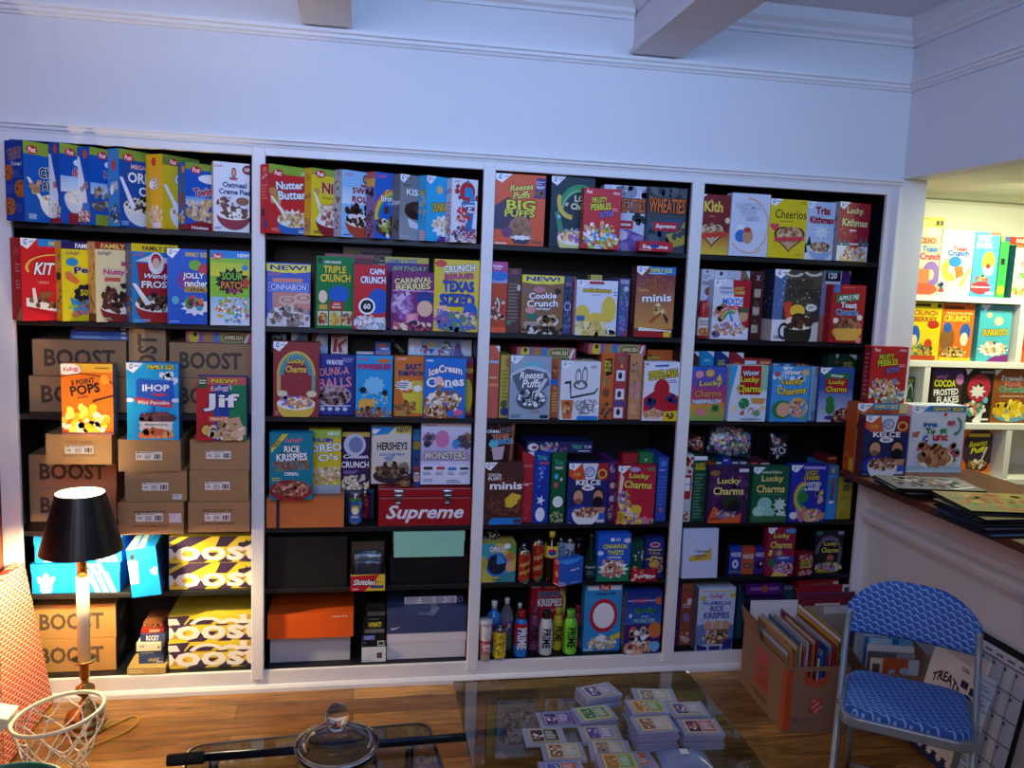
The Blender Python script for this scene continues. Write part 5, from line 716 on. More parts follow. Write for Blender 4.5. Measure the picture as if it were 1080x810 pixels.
for k, (u0, u1, v, dsc, sp, sx, y) in enumerate(((198.5, 262.8, 530, 'lowest', 't YEEZY_BOOST_350 48 28 50 8 5a4a3a;t ADIDAS.COM/KANYE 48 72 56 8 5a4a3a;e 48 88 1.4 3 5a4a3a', .27, -.05), (200, 262, 496.5, 'middle', '', .26, -.045), (200.5, 262.8, 464, 'topmost', '', .27, -.045))):
    o = SBX(4, u0, u1, v, y, f'brown box with size label, {dsc} below the NEW box', KR, sp, z=zr, d=.33, where=ON4)
    w0, _, h0 = DIM[o.name]; zr += h0+.0015; size_label(o, w0*sx, h0*.37, w0*.42, h0*.26)
B(1,4,207.4,259.5,397.5,-.064,0,.058,'red, blue and green striped box marked NEW','1a3f9c','r 0 0 34 100 b81f2c;r 66 0 100 100 0e7a4c;r 0 0 100 12 c85a5a;r 4 1 22 18 2a5a3c;l 6 4 20 12 2 c8d8cc;t NEW! 56 6 52 7 e8d84a 4a3a2c;kel 50 18 44 e8c8d0;t Jif 50 40 72 28 f2f2f2 1c2a5a;r 24 62 66 70 d8602c;t PEANUT 46 66 34 5 f0e0c8;e 20 84 13 10 2a2a2c;e 20 84 10 8 d8b04a;k 62 86 36 13 70 8 c8a07a,e8d8c4,a87a54,d8b894;p c8a078 60 66 86 62 94 78 70 84;e 78 74 3 2 6a4a34;r 0 94 30 100 b81f2c',z=zr,where=', on the shoe boxes by the divider')
# ---- fifth shelf
ON5 = ', fifth shelf, lamp bay'
TREF = 'e 10 56 3.2 16 f0f4f8 -35;e 22 56 3.2 16 f0f4f8 35;e 16 50 3.4 20 f0f4f8;r 9 72 23 77 f0f4f8;t adidas 16 85 14 10 f0f4f8;r 11 93 21 97 f0f4f8'
STR = 'p f0f4f8 58 0 64 0 78 100 72 100;p f0f4f8 67 0 73 0 87 100 81 100;p f0f4f8 76 0 82 0 96 100 90 100'
BLU = '0a78d2'
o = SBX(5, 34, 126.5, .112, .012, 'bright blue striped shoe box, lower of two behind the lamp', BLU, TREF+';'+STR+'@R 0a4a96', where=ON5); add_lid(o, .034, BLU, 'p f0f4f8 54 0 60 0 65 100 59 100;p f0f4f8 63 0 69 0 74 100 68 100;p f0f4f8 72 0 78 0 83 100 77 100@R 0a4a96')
o = SBX(5, 37, 128.3, .103, .016, 'bright blue striped shoe box, upper of two behind the lamp', BLU, TREF+';'+STR, z=.411+.117, where=ON5); add_lid(o, .034, BLU, 'p f0f4f8 54 0 60 0 65 100 59 100;p f0f4f8 63 0 69 0 74 100 68 100;p f0f4f8 72 0 78 0 83 100 77 100')
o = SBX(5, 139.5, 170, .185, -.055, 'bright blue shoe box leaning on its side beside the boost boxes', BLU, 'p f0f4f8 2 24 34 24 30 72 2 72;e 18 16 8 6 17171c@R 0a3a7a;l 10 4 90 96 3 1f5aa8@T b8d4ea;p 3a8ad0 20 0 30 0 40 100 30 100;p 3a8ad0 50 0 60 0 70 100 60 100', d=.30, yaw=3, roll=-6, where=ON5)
w0, d0, h0 = DIM[o.name]
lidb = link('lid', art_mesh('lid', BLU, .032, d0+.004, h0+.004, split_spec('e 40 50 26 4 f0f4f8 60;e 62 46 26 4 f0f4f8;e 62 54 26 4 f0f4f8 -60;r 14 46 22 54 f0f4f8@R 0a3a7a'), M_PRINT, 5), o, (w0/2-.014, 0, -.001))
PB = 'r 0 0 100 100 d8c23a;p 3a2a48 0 0 14 0 0 22;p 3a2a48 24 0 52 0 10 62 0 62 0 40;p c8903c 12 62 24 62 14 88 2 88;p 3a2a48 22 100 42 100 60 62 30 62;p 3a2a48 58 100 78 62 92 62 74 100;p 3a2a48 62 0 84 0 70 40 56 40;p c8903c 100 34 100 58 78 66 78 54;p 3a2a48 84 26 100 18 100 36 84 46;p 3a2a48 84 96 100 60 100 100;t boost 46 54 132 78 e4e0dc;p 2a2a34 92 28 97 28 94 12'
for k, (z, dsc) in enumerate(((.411, 'lower of two on the fifth shelf'), (.411+.105, 'upper of two on the fifth shelf'))):
    o = SBX(5, 178.5, 265, .103, .02, 'yellow and purple patterned shoe box, '+dsc, 'd8c23a', PB, z=z, d=.28, where=' of lamp bay')
# ---- bottom shelf
ON6 = ', bottom shelf, lamp bay'
KG = 'a87f4c'
for k, (z, dsc) in enumerate(((.086, 'lower of two behind the lamp base'), (.086+.134, 'upper of two behind the lamp base'))):
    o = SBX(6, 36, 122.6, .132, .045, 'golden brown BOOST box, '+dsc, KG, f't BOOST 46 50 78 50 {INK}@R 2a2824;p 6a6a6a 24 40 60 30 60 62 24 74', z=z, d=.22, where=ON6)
for k, (z, dsc) in enumerate(((.086, 'lower of two on the bottom shelf'), (.086+.108, 'upper of two on the bottom shelf'))):
    o = SBX(6, 178.5, 265, .106, .03, 'yellow and purple patterned shoe box, '+dsc, 'd8c23a', PB, z=z, d=.25, where=' of lamp bay')
    add_lid(o, .036, 'd8c23a', 'p 3a2a48 0 10 26 0 18 100 0 100;p 3a2a48 26 40 56 60 50 100 20 100;p e4e0dc 0 30 10 30 14 100 0 100;o 46 130 22 110 6 e4e0dc -180 0;o 74 130 14 90 6 e4e0dc -180 0;p e4e0dc 80 60 100 60 100 100 80 100;p e4e0dc 86 0 95 0 95 100 86 100;p c8903c 94 0 100 0 100 60 94 60'); del o
zz = .086
dv = [(134, 174.5, .026, -.005, 'a8905a', 'tan box at the foot of the disc stack', 'l 4 20 50 80 2 d8c88a'), (146.5, 173, .030, .03, '2c3c68', 'dark blue case, lowest on the tan box', 'i HULK 60 54 46 40 c8a860;l 70 70 96 96 1 c8c8d0'),
      (146.5, 171.5, .022, .03, '4c5c74', 'grey blue case, second in the disc stack', 'l 6 24 94 84 1 a8b8c8'), (144, 170, .032, .02, 'cfc8b4', 'cream case, third in the disc stack', 't ON_AIR 22 40 22 26 3a3a3a;p 5a5a5a 84 70 90 30 96 70'),
      (148, 174, .030, .03, '3a4674', 'case with a white block, fourth in the disc stack', 'r 0 0 22 100 2a3660;t ROCKY 50 52 52 70 e0e0e8'), (149, 172.5, .020, .035, '8c2a20', 'red case, fifth in the disc stack', 't SAW 60 50 50 60 e0c8b0'), (151, 172, .016, .045, '7a4a2c', 'brown case on top of the disc stack', 'k 50 50 46 40 12 5 c8a070,3a2a1c')]
for u0, u1, h, y, c, dsc, sp in dv:
    B(1,6,u0,u1,h,y,0,.13,dsc,c,sp,z=zz,name='disc_case',cat='disc case',where=ON6,grp='disc cases stacked beside the shoe boxes'); zz += h+.0013
# ------------------------------------------------------------------ red toolbox bay, lower shelves
o = B(2,4,281,362.5,.118,.0,0,.20,'orange gift box with a dark ribbon, under two cereal boxes','c4703a','',name='gift_box',cat='box',where=', beside the red toolbox',grp='')
w0, d0, h0 = DIM[o.name]
rb = MB().box(-w0/2+.036, -d0/2-.0016, 0.0002, -w0/2+.049, -d0/2-.0004, h0+.0012).box(-w0/2+.036, -d0/2-.0016, h0+.0004, -w0/2+.049, d0/2, h0+.0012).build('ribbon', mat('ribbon', '2c2040', rough=.4), o)
ONT5, ONT6 = ', fifth shelf, toolbox bay', ', bottom shelf, toolbox bay'
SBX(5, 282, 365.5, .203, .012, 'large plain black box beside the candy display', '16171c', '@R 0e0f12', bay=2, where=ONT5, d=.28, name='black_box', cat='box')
SBX(5, 411, 492.5, .112, .03, 'low black shoe box under the mint green one', '121317', 'l 0 8 100 12 1 1e2026', bay=2, where=ONT5, d=.26)
o = SBX(5, 415.5, 489, .104, .005, 'mint green shoe box on a black box', '8fd0b8', '', z=.411+.1145, bay=2, where=ONT5, d=.20); add_lid(o, .040, '8fd0b8')
SBX(6, 284.8, 369, .112, .05, 'plain pale grey shoe box under the orange one', 'a9abb6', '', z=.086, bay=2, where=ONT6, d=.22)
o = SBX(6, 282, 372.5, .100, .012, 'bright orange shoe box with small white letters at one corner', 'd8561a', 't adidas_ZX 84 14 18 6 e8dcd0', z=.086+.1145, bay=2, where=ONT6, d=.26)
o = SBX(6, 408, 490.3, .109, .035, 'plain white shoe box under the dark blue one', 'cfcbd2', '', z=.086, bay=2, where=ONT6, d=.23); add_lid(o, .040, 'd4d0d6')
o = SBX(6, 408, 491.4, .107, .03, 'dark slate blue shoe box with a small curved tick mark', '39456c', 'p c8c8d0 5 84 5.6 74 7 80 18 72 8 85', z=.086+.1112, bay=2, where=ONT6, d=.23); add_lid(o, .034, '3c4870', 'p 6a7a9a 56 0 66 0 58 100 50 100;p 5a6a8a 40 60 56 60 54 90 40 90@T 3c4870;p 6a7a9a 56 0 66 0 62 100 54 100')
B(2,6,426.5,489,.034,.06,0,.12,'flat box with small print lying on the slate box','1c1a34','r 0 6 88 94 c8c8d4;l 2 12 26 90 7 3a3a4a;l 28 12 50 90 7 3a3a4a;l 52 12 70 90 7 4a4a5a;r 72 10 73 90 1c1a34;l 76 12 86 90 6 3a3a4a;o 94 50 4 34 1 8a8aa8',z=.086+.1112+.1092,where=ONT6,name='flat_box',cat='box',grp='')
zz = .086
for u0, u1, h, y, c, dsc, sp, nm in ((381.5,406.8,.058,.02,'cdd0d4','white game box with a barcode, lowest of a stack','g 0 0 50 100 cdd0d4 c0c8d8;r 62 34 84 74 4a4a50;l 6 80 60 92 1 9aa0a8','game_box'), (382,406.3,.052,.03,'121318','black game box with a blue patch, second of a stack','r 4 6 54 44 5a74c0;l 8 14 50 38 2 c8d0e8;r 66 52 96 94 c8c8c0;r 70 60 92 86 3a3a40;l 4 60 24 70 1 a8a8a8','game_box'), (383,406,.072,.03,'121318','black game box with a yellow word, third of a stack','l 26 6 80 18 1 4a6a6a;t WHAT? 52 44 62 30 d8d23a;r 6 70 96 92 6a6a68','game_box'), (385.5,406,.056,.03,'0f1014','black game box with a grey bar, top of a stack','l 40 10 96 24 1 2a2a2c;r 10 62 100 92 4a4a4a','game_box')):
    B(2,6,u0,u1,h,y,0,.14,dsc,c,sp,z=zz,name=nm,cat='game box',where=ONT6,grp='small game boxes in a stack'); zz += h+.0013
# candy display
dp = x_at(369.5, -.05, .411); dw = run_to((dp, -.05, .411), (1, 0, 0), 405.8)
cd = prop(empty('candy_display_box', (dp+dw/2, .03, .4122)), 'yellow and red candy display box full of dark bags, beside black boxes', 'candy box')
_f = art_mesh('front_panel', 'd8bc3a', dw, .003, .066, split_spec('p b81c2c 0 8 84 0 62 60 40 100 0 100;i Skittles 40 46 66 34 f2eef0 6a1420;l 6 80 26 94 1 e8c8c8;r 58 66 96 84 3a4a7a;l 70 40 96 50 1 8a7a2c'), M_PRINT, 3); link('front_panel', _f, cd, (0, -.078, 0))
MB().box(-dw/2, -.076, 0, -dw/2+.003, .08, .066).box(dw/2-.003, -.076, 0, dw/2, .08, .066).box(-dw/2, .077, 0, dw/2, .08, .150).box(-dw/2, -.076, 0, dw/2, .08, .003).build('tray', mat('brown_card', '5a4430', rough=.8), cd)
rg = random.Random(4)
for i in range(7):
    x = (-.5+(i+.5)/7)*(dw-.016); b = MB(); n = 9
    z0 = .02; hh = .085+rg.random()*.03; yy = -.05+i*.016
    vs = []; fs = []
    for a in range(n):
        for c in range(5):
            t, s = a/(n-1), c/4
            vs.append(((t-.5)*(dw-.02)*(.9 if c < 4 else .96), yy+.010*math.sin(PI*s)*math.sin(PI*t)+rg.uniform(-.003, .003), z0+hh*s+rg.uniform(-.003, .003)))
    fs = [(a*5+c, a*5+c+1, (a+1)*5+c+1, (a+1)*5+c) for a in range(n-1) for c in range(4)]
    bb = b.add(vs, fs, 0, True).build('candy_bag', mat('candy_foil_%d' % (i % 3), ('3a3e4c', '2c4a30', '6a6e80')[i % 3], rough=.25, metal=.3), None, (dp+dw/2, .03, .4122))
    sm = bb.modifiers.new('thick', 'SOLIDIFY'); sm.thickness = .004; sm.offset = 0
    prop(bb, f'crinkled {("dark grey","green","silver")[i % 3]} candy bag, {("first","second","third","fourth","fifth","sixth","last")[i]} from the front of the display box', 'candy bag', 'candy bags in the display box')
# ------------------------------------------------------------------ red toolbox
tx0 = x_at(398.8, 0, .656); tw = run_to((tx0, 0, .656), (1, 0, 0), 495.8)
tb = prop(empty('toolbox', (tx0+tw/2, .10, .6565)), 'red metal toolbox with white slanted lettering and two silver latches', 'toolbox')
MRED = mat('red_enamel', '96101e', rough=.35, coat=.3)
MB().box(-tw/2, -.10, 0, tw/2, .10, .116).build('body', MRED, tb, bevel=.004)
MB().box(-tw/2-.002, -.102, .118, tw/2+.002, .102, .153).build('lid', MRED, tb, bevel=.004)
db = MB(); rg = random.Random(9)
for r_, zc in enumerate((.014, .034, .078, .100, .136)):
    for i in range(12):
        x = (-.5+(i+.5+(r_ % 2)*.5)/12.5)*tw; s = 1 if (i+r_) % 2 else -1
        db.add([(x-.007, -.1002, zc-.003*s), (x, -.1012, zc-.0012), (x+.007, -.1002, zc+.003*s), (x, -.1012, zc+.0012)], [(0, 1, 2, 3)])
dd = db.build('tread_pattern', MRED, tb, fix=False); dd.location.y = -.0018
A_ = art_mesh('lettering', 'f4f2f6', tw*.84, .0006, .094, {'F': ('96101e', '')}, M_PRINT, 1)
bpy.data.meshes.remove(A_)
A_ = Art(tw*.86, .075, 1); A_.run('i Supreme 50 50 98 96 eae8f2')
V_, F_ = [], []
for pts, ly, cc in A_.polys:
    n = len(V_); V_ += [((x-.5)*tw*.86, -.1022, .012+(1-y)*.075) for x, y in pts]; F_.append(tuple(range(n, n+len(pts))))
MB().add(V_, F_).build('lettering', mat('white_ink', 'e6e4ee', rough=.4), tb, fix=False)
for sx in (-.29, .24):
    x = sx*tw
    lt = MB().box(x-.018, -.107, .119, x+.018, -.1025, .146).box(x-.012, -.112, .098, x+.012, -.106, .128).prism([(x-.011, .098), (x+.011, .098), (x+.006, .086), (x-.006, .086)], -.110, -.103, 'y').build('latch', M_CHROME, tb, bevel=.0015)
    MB().tube([(x-.016, -.1085, .140), (x+.016, -.1085, .140)], .003, 8).build('hinge_pin', M_CHROME, lt)
MB().tube([(-.05, 0, .153), (-.045, 0, .168), (.045, 0, .168), (.05, 0, .153)], .004, 8).build('carry_handle', M_CHROME, tb)
# ------------------------------------------------------------------ cans, bottles, jars
M_CANTOP = mat('can_metal', 'a8acb4', rough=.25, metal=1.0)
def can(u0, u1, vT, y, z, desc, base, spec, name='drink_can', grp='drink cans', turn=0):
    r = pxr(u0, u1, y, z); c = ctr((u0+u1)/2, y, z); h = rise_to(c, vT) if vT > 5 else vT
    t = prop(empty(name, c), desc, 'can', grp)
    MB().lathe([(0, .003), (r*.55, .003), (r*.72, 0), (r*.80, .001), (r*.985, .012), (r*.985, h-.016), (r*.78, h-.004), (r*.80, h), (r*.72, h), (r*.70, h-.004), (0, h-.004)], 32).build('can_body', M_CANTOP, t)
    MB().tube([(-r*.25, -.002, h-.0025), (0, r*.3, h-.002), (r*.25, -.002, h-.0025)], .0016, 6).build('pull_tab', M_CANTOP, t)
    wrap_print('printed_wrap', r, .012, h-.016, base, spec, t, turn)
    return t
def bottle(u0, u1, vT, y, z, desc, prof, glass, cap, capmat, label=None, name='bottle', grp='drink bottles on the bottom shelf', liquid=None):
    """prof: [(radius share, height share)]; cap: (radius share, from, to); label: (from, to, base, spec)"""
    r = pxr(u0, u1, y, z); c = ctr((u0+u1)/2, y, z); h = rise_to(c, vT) if vT > 5 else vT
    t = prop(empty(name, c), desc, 'bottle', grp)
    MB().lathe([(0, .002)]+[(a*r, b*h) for a, b in prof]+[(0, prof[-1][1]*h)], 32).build('bottle_body', glass, t)
    cr, c0, c1 = cap; k = MB().lathe([(0, c0*h), (cr*r, c0*h), (cr*r, c1*h-.002), (cr*r*.92, c1*h), (0, c1*h)], 28); k.build('cap', capmat, t)
    if label: wrap_print('label', r*1.012, label[0]*h, label[1]*h, label[2], label[3], t)
    return t
TB = ', fifth shelf, bottle bay'
can(367.3, 381.8, 519.8, .03, .655, 'blue energy drink can with a gold face badge, beside the red toolbox', '1d4f9c', 'r 0 0 100 14 3a7a4a;e 50 46 20 20 c8a83a;e 50 50 15 14 e8e0c0;k 80 26 14 10 6 5 8ab0d8;t DRINK 50 74 40 8 d8dce8;k 50 88 40 8 10 6 3a7ac0', grp='cans beside the red toolbox')
can(379.5, 389.5, 517.5, .10, .655, 'crimson can half hidden behind the blue can', '7a1c30', 'k 50 50 40 40 16 9 a83a4a,4a101c', grp='cans beside the red toolbox')
RG = 'k 50 50 50 48 26 10 7a1a1c,c03a24,8a2418;i ENERGY 50 34 70 12 d8b060 3a1a14 -20;i ENERGY 50 64 70 12 d8b060 3a1a14 -20;p 2a7a3a 40 100 60 86 76 100'
can(546, 558.6, 579.5, .0, .411, 'short red and gold can beside the cookie box'+TB, '96281c', RG, grp='cans on the fifth shelf')
can(560.2, 572.2, 570, .02, .411, 'taller red and gold can by the dark soda'+TB, '9c2420', RG, grp='cans on the fifth shelf')
can(546.5, 556, 573.5, .075, .411, 'white and violet can hidden behind a red can'+TB, '8a8ab8', 'k 50 30 40 20 14 9 5a4a8a,c8c8e0', grp='cans on the fifth shelf')
can(586.5, 593, 567.5, .09, .411, 'pale blue can beside the yellow capped bottle'+TB, '8aa4c4', 'l 20 10 80 90 6 5a7ab0', grp='cans on the fifth shelf')
can(593.3, 604.6, 568, .08, .411, 'silver can with big dark digits behind the snack box'+TB, 'a8b0c4', 't 26 50 30 60 24 2a2c5a;l 20 60 80 90 3 5a6a9a', grp='cans on the fifth shelf')
can(519.3, 533, 661.3, .005, .086, 'yellow lemonade can beside the white cup', 'c8b428', 'k 50 50 40 40 40 7 a8942a,8a7a3a,e0d04a;i LEMON 50 44 60 14 7a5a2c - -8', grp='cans on the bottom shelf')
SODA = [(.90, .0), (.96, .02), (.88, .12), (.98, .30), (.98, .60), (.80, .72), (.42, .84), (.34, .88), (.34, .93)]
bottle(573, 587.8, 560.5, .02, .411, 'dark soda bottle with yellow cap and yellow label'+TB, SODA, mat('cola', '120a0a', rough=.05, spec=.6), (.42, .885, 1.0), mat('yellow_cap', 'c8b03a', rough=.4), (.50, .735, 'cbb52e', 'e 46 50 22 34 e8e8ec;a 46 50 20 30 180 360 b0202c;a 46 50 20 30 0 180 1f3f94;k 84 56 10 24 8 6 5a9a3a'), grp='bottles on the fifth shelf')
bottle(615.6, 628, 563.2, .03, .411, 'dark green sparkling water bottle with pale lettering'+TB, [(.94, 0), (.98, .03), (.98, .40), (.80, .52), (.48, .66), (.30, .80), (.27, .92), (.31, .95)], mat('green_glass', '1c5a48', rough=.05, trans=.75, ior=1.5), (.33, .93, 1.0), mat('green_cap', '1c4a3c', rough=.35), (.06, .40, '1a3a34', 't perrier 50 34 76 22 b8c8c8;l 26 54 76 84 2 6a7a7a'), grp='bottles on the fifth shelf')
bottle(604.8, 613, 566.5, .09, .411, 'small dark sauce bottle with a pale shoulder'+TB, [(.9, 0), (.98, .04), (.98, .56), (.70, .70), (.66, .90)], mat('sauce', '2a0c10', rough=.2), (.92, .88, 1.0), mat('dark_cap', '1a1a1e', rough=.35), (.2, .5, '5a1a20', 'l 20 20 80 80 3 8a6a6a'), grp='bottles on the fifth shelf')
WATER = mat('bottle_plastic', 'c8d4dc', rough=.08, trans=.85, ior=1.33)
bottle(512.6, 526.6, 633.6, .075, .086, 'bottle with white cap and bright blue shoulder behind the cup', [(.92, 0), (.98, .03), (.96, .62), (1.0, .66), (.98, .74), (.5, .80), (.3, .88)], mat('blue_drink', '1f7ac0', rough=.15), (.42, .86, 1.0), mat('white_cap', 'd8d8dc', rough=.4), (.14, .60, '3a3a8a', 'k 50 50 44 40 20 9 c8c8e0,8a2a4a,2a2a5a;i WATER 50 40 70 20 d8d8e8'))
bottle(526, 540, 630.4, .10, .086, 'tall clear water bottle with white cap and purple label', [(.92, 0), (.98, .03), (.98, .66), (.86, .74), (.36, .86), (.30, .90)], WATER, (.38, .885, 1.0), mat('white_cap', 'd8d8dc'), (.32, .58, '6a5a8a', 'k 50 50 44 40 18 10 a82a4a,c8c0d8,4a4a7a'))
bottle(541.5, 552, 636, .15, .086, 'green bottle with a white cap behind the tricolour bottle', [(.92, 0), (.98, .03), (.98, .66), (.5, .84), (.36, .90)], mat('green_drink', '2a5a34', rough=.12), (.42, .88, 1.0), mat('white_cap', 'd8d8dc'))
PRI = [(.88, 0), (.97, .015), (.99, .05), (.94, .10), (.97, .16), (.97, .62), (.90, .72), (.70, .80), (.54, .835)]
def prime(u0, u1, vT, y, desc, body, cap, base, spec, ink):
    return bottle(u0, u1, vT, y, .086, desc, PRI, mat('drink_'+body, body, rough=.2), (.60, .82, 1.0), mat('cap_'+cap, cap, rough=.35), (.16, .64, base, spec+f';t PRIME 48 50 90 40 {ink} - 90'), name='sports_drink_bottle')
prime(541.2, 555.6, 643.2, .03, 'sports drink bottle in red, white and blue with a red cap', '1d70c4', 'a81f24', 'e0e0e6', 'g 0 0 100 30 b02a2c c86a70;g 66 0 100 100 b02a2c 2a70c4', '1c2a5a') if False else None
bottle(541.2, 555.6, 643.2, .03, .086, 'sports drink bottle in red, white and blue with a red cap', PRI, mat('drink_blue', '1a74cc', rough=.2), (.60, .82, 1.0), mat('cap_red', 'a81c20', rough=.35), (.14, .74, 'a8222a', 'r 0 28 100 82 a8343c;r 0 82 100 100 1a74cc;r 26 16 76 90 3a5aa0;t PRIME 50 54 100 34 e6e6ec - 90', ), name='sports_drink_bottle')
prime(556.8, 568, 640, .075, 'mauve pink sports drink bottle standing in the rear rank', '7a3a5e', '7a3a54', '6a3354', '', '2a1426')
prime(567.4, 581.8, 643.5, .035, 'white sports drink bottle with a black cap', 'c8c6ca', '17171b', 'c4c2c8', '', '1c1c22')
prime(581.4, 592.9, 640, .075, 'yellow sports drink bottle standing in the rear rank', 'b8a832', 'b8a62e', 'b0a02c', '', '24220e')
prime(593, 607.8, 642.6, .035, 'lime green sports drink bottle in the front rank', '6cc038', '5ab03a', '66b834', '', '142a10')
prime(602.6, 612.4, 638.2, .09, 'red sports drink bottle hidden behind the lime green one', '8a2434', '8a2026', '7a2030', '', '1c0c12')
# paper cup
r = pxr(505, 518.6, .0, .086); c = ctr(511.2, .0, .086); h = rise_to(c, 652.4)
t = prop(empty('paper_cup', c), 'white paper cup with a red band and pale lid, beside the frame', 'cup')
MB().lathe([(0, .002), (r*.78, .001), (r*.98, h*.86), (r*.99, h*.88)], 32).build('cup_body', mat('white_paper', 'd4d4d8', rough=.6), t)
MB().lathe([(r*.99, h*.86), (r*1.06, h*.86), (r*1.06, h*.92), (r*.98, h), (0, h*.985)], 32).build('cup_lid', mat('cup_lid', 'b8b8c0', rough=.3), t)
wrap_print('band', r*.815, h*.16, h*.50, 'a8182a', 'i Coffee 46 34 66 30 e6e0e4;i Stop 60 66 50 30 e6e0e4', t, taper=1.10)
# small jars on the toolbox
zt = .656+.157
t = prop(empty('salt_shaker', ctr(439, -.0+.02, zt)), 'tiny red topped bottle with a blue foot on the red toolbox', 'bottle', 'small bottles on the red toolbox')
hh = .078; rr = .0118
MB().lathe([(0, 0), (rr, 0), (rr, hh*.66), (rr*.7, hh*.72), (rr*.7, hh*.74)], 20).build('bottle_body', mat('clear_bottle', 'b8c0d0', rough=.1), t)
MB().lathe([(0, hh*.74), (rr*.98, hh*.74), (rr*.98, hh), (0, hh)], 20).build('cap', mat('red_cap', 'a01c2a', rough=.35), t)
wrap_print('label', rr*1.02, hh*.02, hh*.62, 'd8d4d8', 'r 0 60 100 100 24408c;e 50 34 26 22 c89a7a;r 0 0 100 10 b02a34', t)
t = prop(empty('spice_jar', ctr(427, .02, zt)), 'squat amber jar with a dark lid on the red toolbox', 'jar', 'small bottles on the red toolbox')
MB().lathe([(0, 0), (.019, 0), (.021, .004), (.021, .022), (.018, .026)], 24).build('jar_body', mat('amber_glass', '8a6a44', rough=.1), t)
MB().lathe([(0, .026), (.0205, .026), (.0205, .036), (.019, .038), (0, .038)], 24).build('lid', mat('brown_lid', '4a2a22', rough=.35), t)
t = prop(empty('sauce_bottle', ctr(431, .075, zt)), 'small dark blue bottle behind the amber jar on the toolbox', 'bottle', 'small bottles on the red toolbox')
MB().lathe([(0, 0), (.012, 0), (.013, .03), (.007, .045), (.006, .055)], 20).build('bottle_body', mat('dark_blue_glass', '1c2c50', rough=.1), t)
MB().lathe([(0, .053), (.008, .053), (.008, .064), (0, .064)], 16).build('cap', mat('white_cap', 'd8d8dc'), t)
# small stick lying in front of the third shelf packs
p = aty(412, 356, .15); q = aty(425, 373, .15); q = Vector(tuple(q)); p = Vector(tuple(p)); dv_ = p-q
t = prop(empty('pen_stick', q), 'thin dark stick with a grey barrel leaning beside the blue mini pack', 'stick')
MB().tube([(0, 0, .004), tuple(dv_*.62)], .0085, 12).build('barrel', mat('grey_barrel', '6a665e', rough=.4), t)
MB().tube([tuple(dv_*.62), tuple(dv_)], .0088, 12).build('cap', mat('navy_cap', '26304e', rough=.4), t)
# glossy pouches
def pouch(name, label, P, w, h, thick, base, spec, rot, cat='cereal pouch'):
    _seed[0] += 1; A = Art(w, h, _seed[0]); A.run(spec); V, F, K = [], [], []
    f = lambda x, y, e, s: ((x-.5)*w*(1-.05*math.sin(PI*y)), s*(thick/2*max(0, math.sin(PI*x)*math.sin(PI*min(1, y*1.05)))**.6+e), (1-y)*h+.003*math.sin(9*x+7*y))
    n = 14
    for s in (-1, 1):
        for i in range(n):
            for j in range(n):
                k = len(V); V += [f(i/n, j/n, .0004, s), f((i+1)/n, j/n, .0004, s), f((i+1)/n, (j+1)/n, .0004, s), f(i/n, (j+1)/n, .0004, s)]; F.append((k, k+1, k+2, k+3)); K += [hexc(base)]*4
    for pts, ly, cc in A.polys:
        k = len(V); V += [f(min(.985, max(.015, x)), min(.985, max(.015, y)), .0012+STEP*ly, -1) for x, y in pts]; F.append(tuple(range(k, k+len(pts)))); K += [cc]*len(pts)
    me = bpy.data.meshes.new(name); me.from_pydata(V, [], F); at = me.color_attributes.new('Ink', 'FLOAT_COLOR', 'POINT'); at.data.foreach_set('color', np.array(K, dtype=np.float32).ravel()); me.materials.append(M_GLOSS)
    return prop(link(name, me, None, P, rot), label, cat)
CN = ', fourth shelf, counter bay'
MMW = 'c88a9a,5aa07a,d8c46a,4a8ab0,b86ab0,d8d4dc,8a6a5a,3a6a5a'
p = aty(771, 489, .07)
pouch('marshmallow_pouch', 'clear pouch full of coloured marshmallow bits'+CN, (p[0], .10, .920), .20, .135, .05, '2a2c3a', f'k 50 50 47 46 260 4.2 {MMW};p 8a9ac8 14 14 34 18 36 66 14 74;i LUCKY 25 34 16 10 e0e0ea;i CHARMS 25 46 16 10 e0e0ea;e 30 64 8 6 d8d0a0', (-.25, .10, -.12))
p = aty(822, 490, .07)
pouch('candy_pouch', 'small upright black pouch with white shapes'+CN, (p[0]+.0, .09, .900), .088, .125, .04, '17171e', 'k 50 60 40 34 60 6 c8c0c8,8a8a98,5a5a6a,d8d8e0;e 62 60 18 10 e8e8ee;e 62 60 14 7 17171e;p c85a4a 30 20 50 16 54 30 40 34', (-.08, 0, -.1))
p = aty(733, 482, .06)
pouch('cereal_bar_bag', 'dark orange bag lying beside the frame'+CN, (p[0]+.008, .08, .946), .082, .085, .035, '3a1c24', 'k 40 60 40 30 30 9 a8502a,5a2a5a,c8a878;e 60 60 20 14 c8b090', (-.6, .35, 0))
B(3,5,510,529,.008,.045,0,.06,'white plastic tray holding dark cereal on the cookie box'.replace('tray','tray'),'c0c4cc','',z=.411+.131,where=', fifth shelf',name='tray',cat='tray',grp='')
p = aty(519, 571, .06)
pouch('snack_pouch', 'crinkled dark pouch on a white tray above the cookie box', (p[0], .075, .411+.147), .072, .055, .04, '16181c', 'k 50 50 46 44 60 5 4a4e4a,8a8e8a,2a2c2c,c8ccc8', (-.2, 0, 0))
p = ctr(679, -.035, .411)
pouch('cookie_pouch', 'red pouch with white slanted lettering before the pasta box', (p[0], -.03, .4125), .118, .056, .03, 'a01826', 'i Supreme 50 56 84 46 f0eef2;k 12 84 10 12 10 5 d8b0a0;k 60 12 36 10 12 5 6a1018,c86a3a;p 6a1018 0 0 14 14 0 30', (-.12, 0, 0))
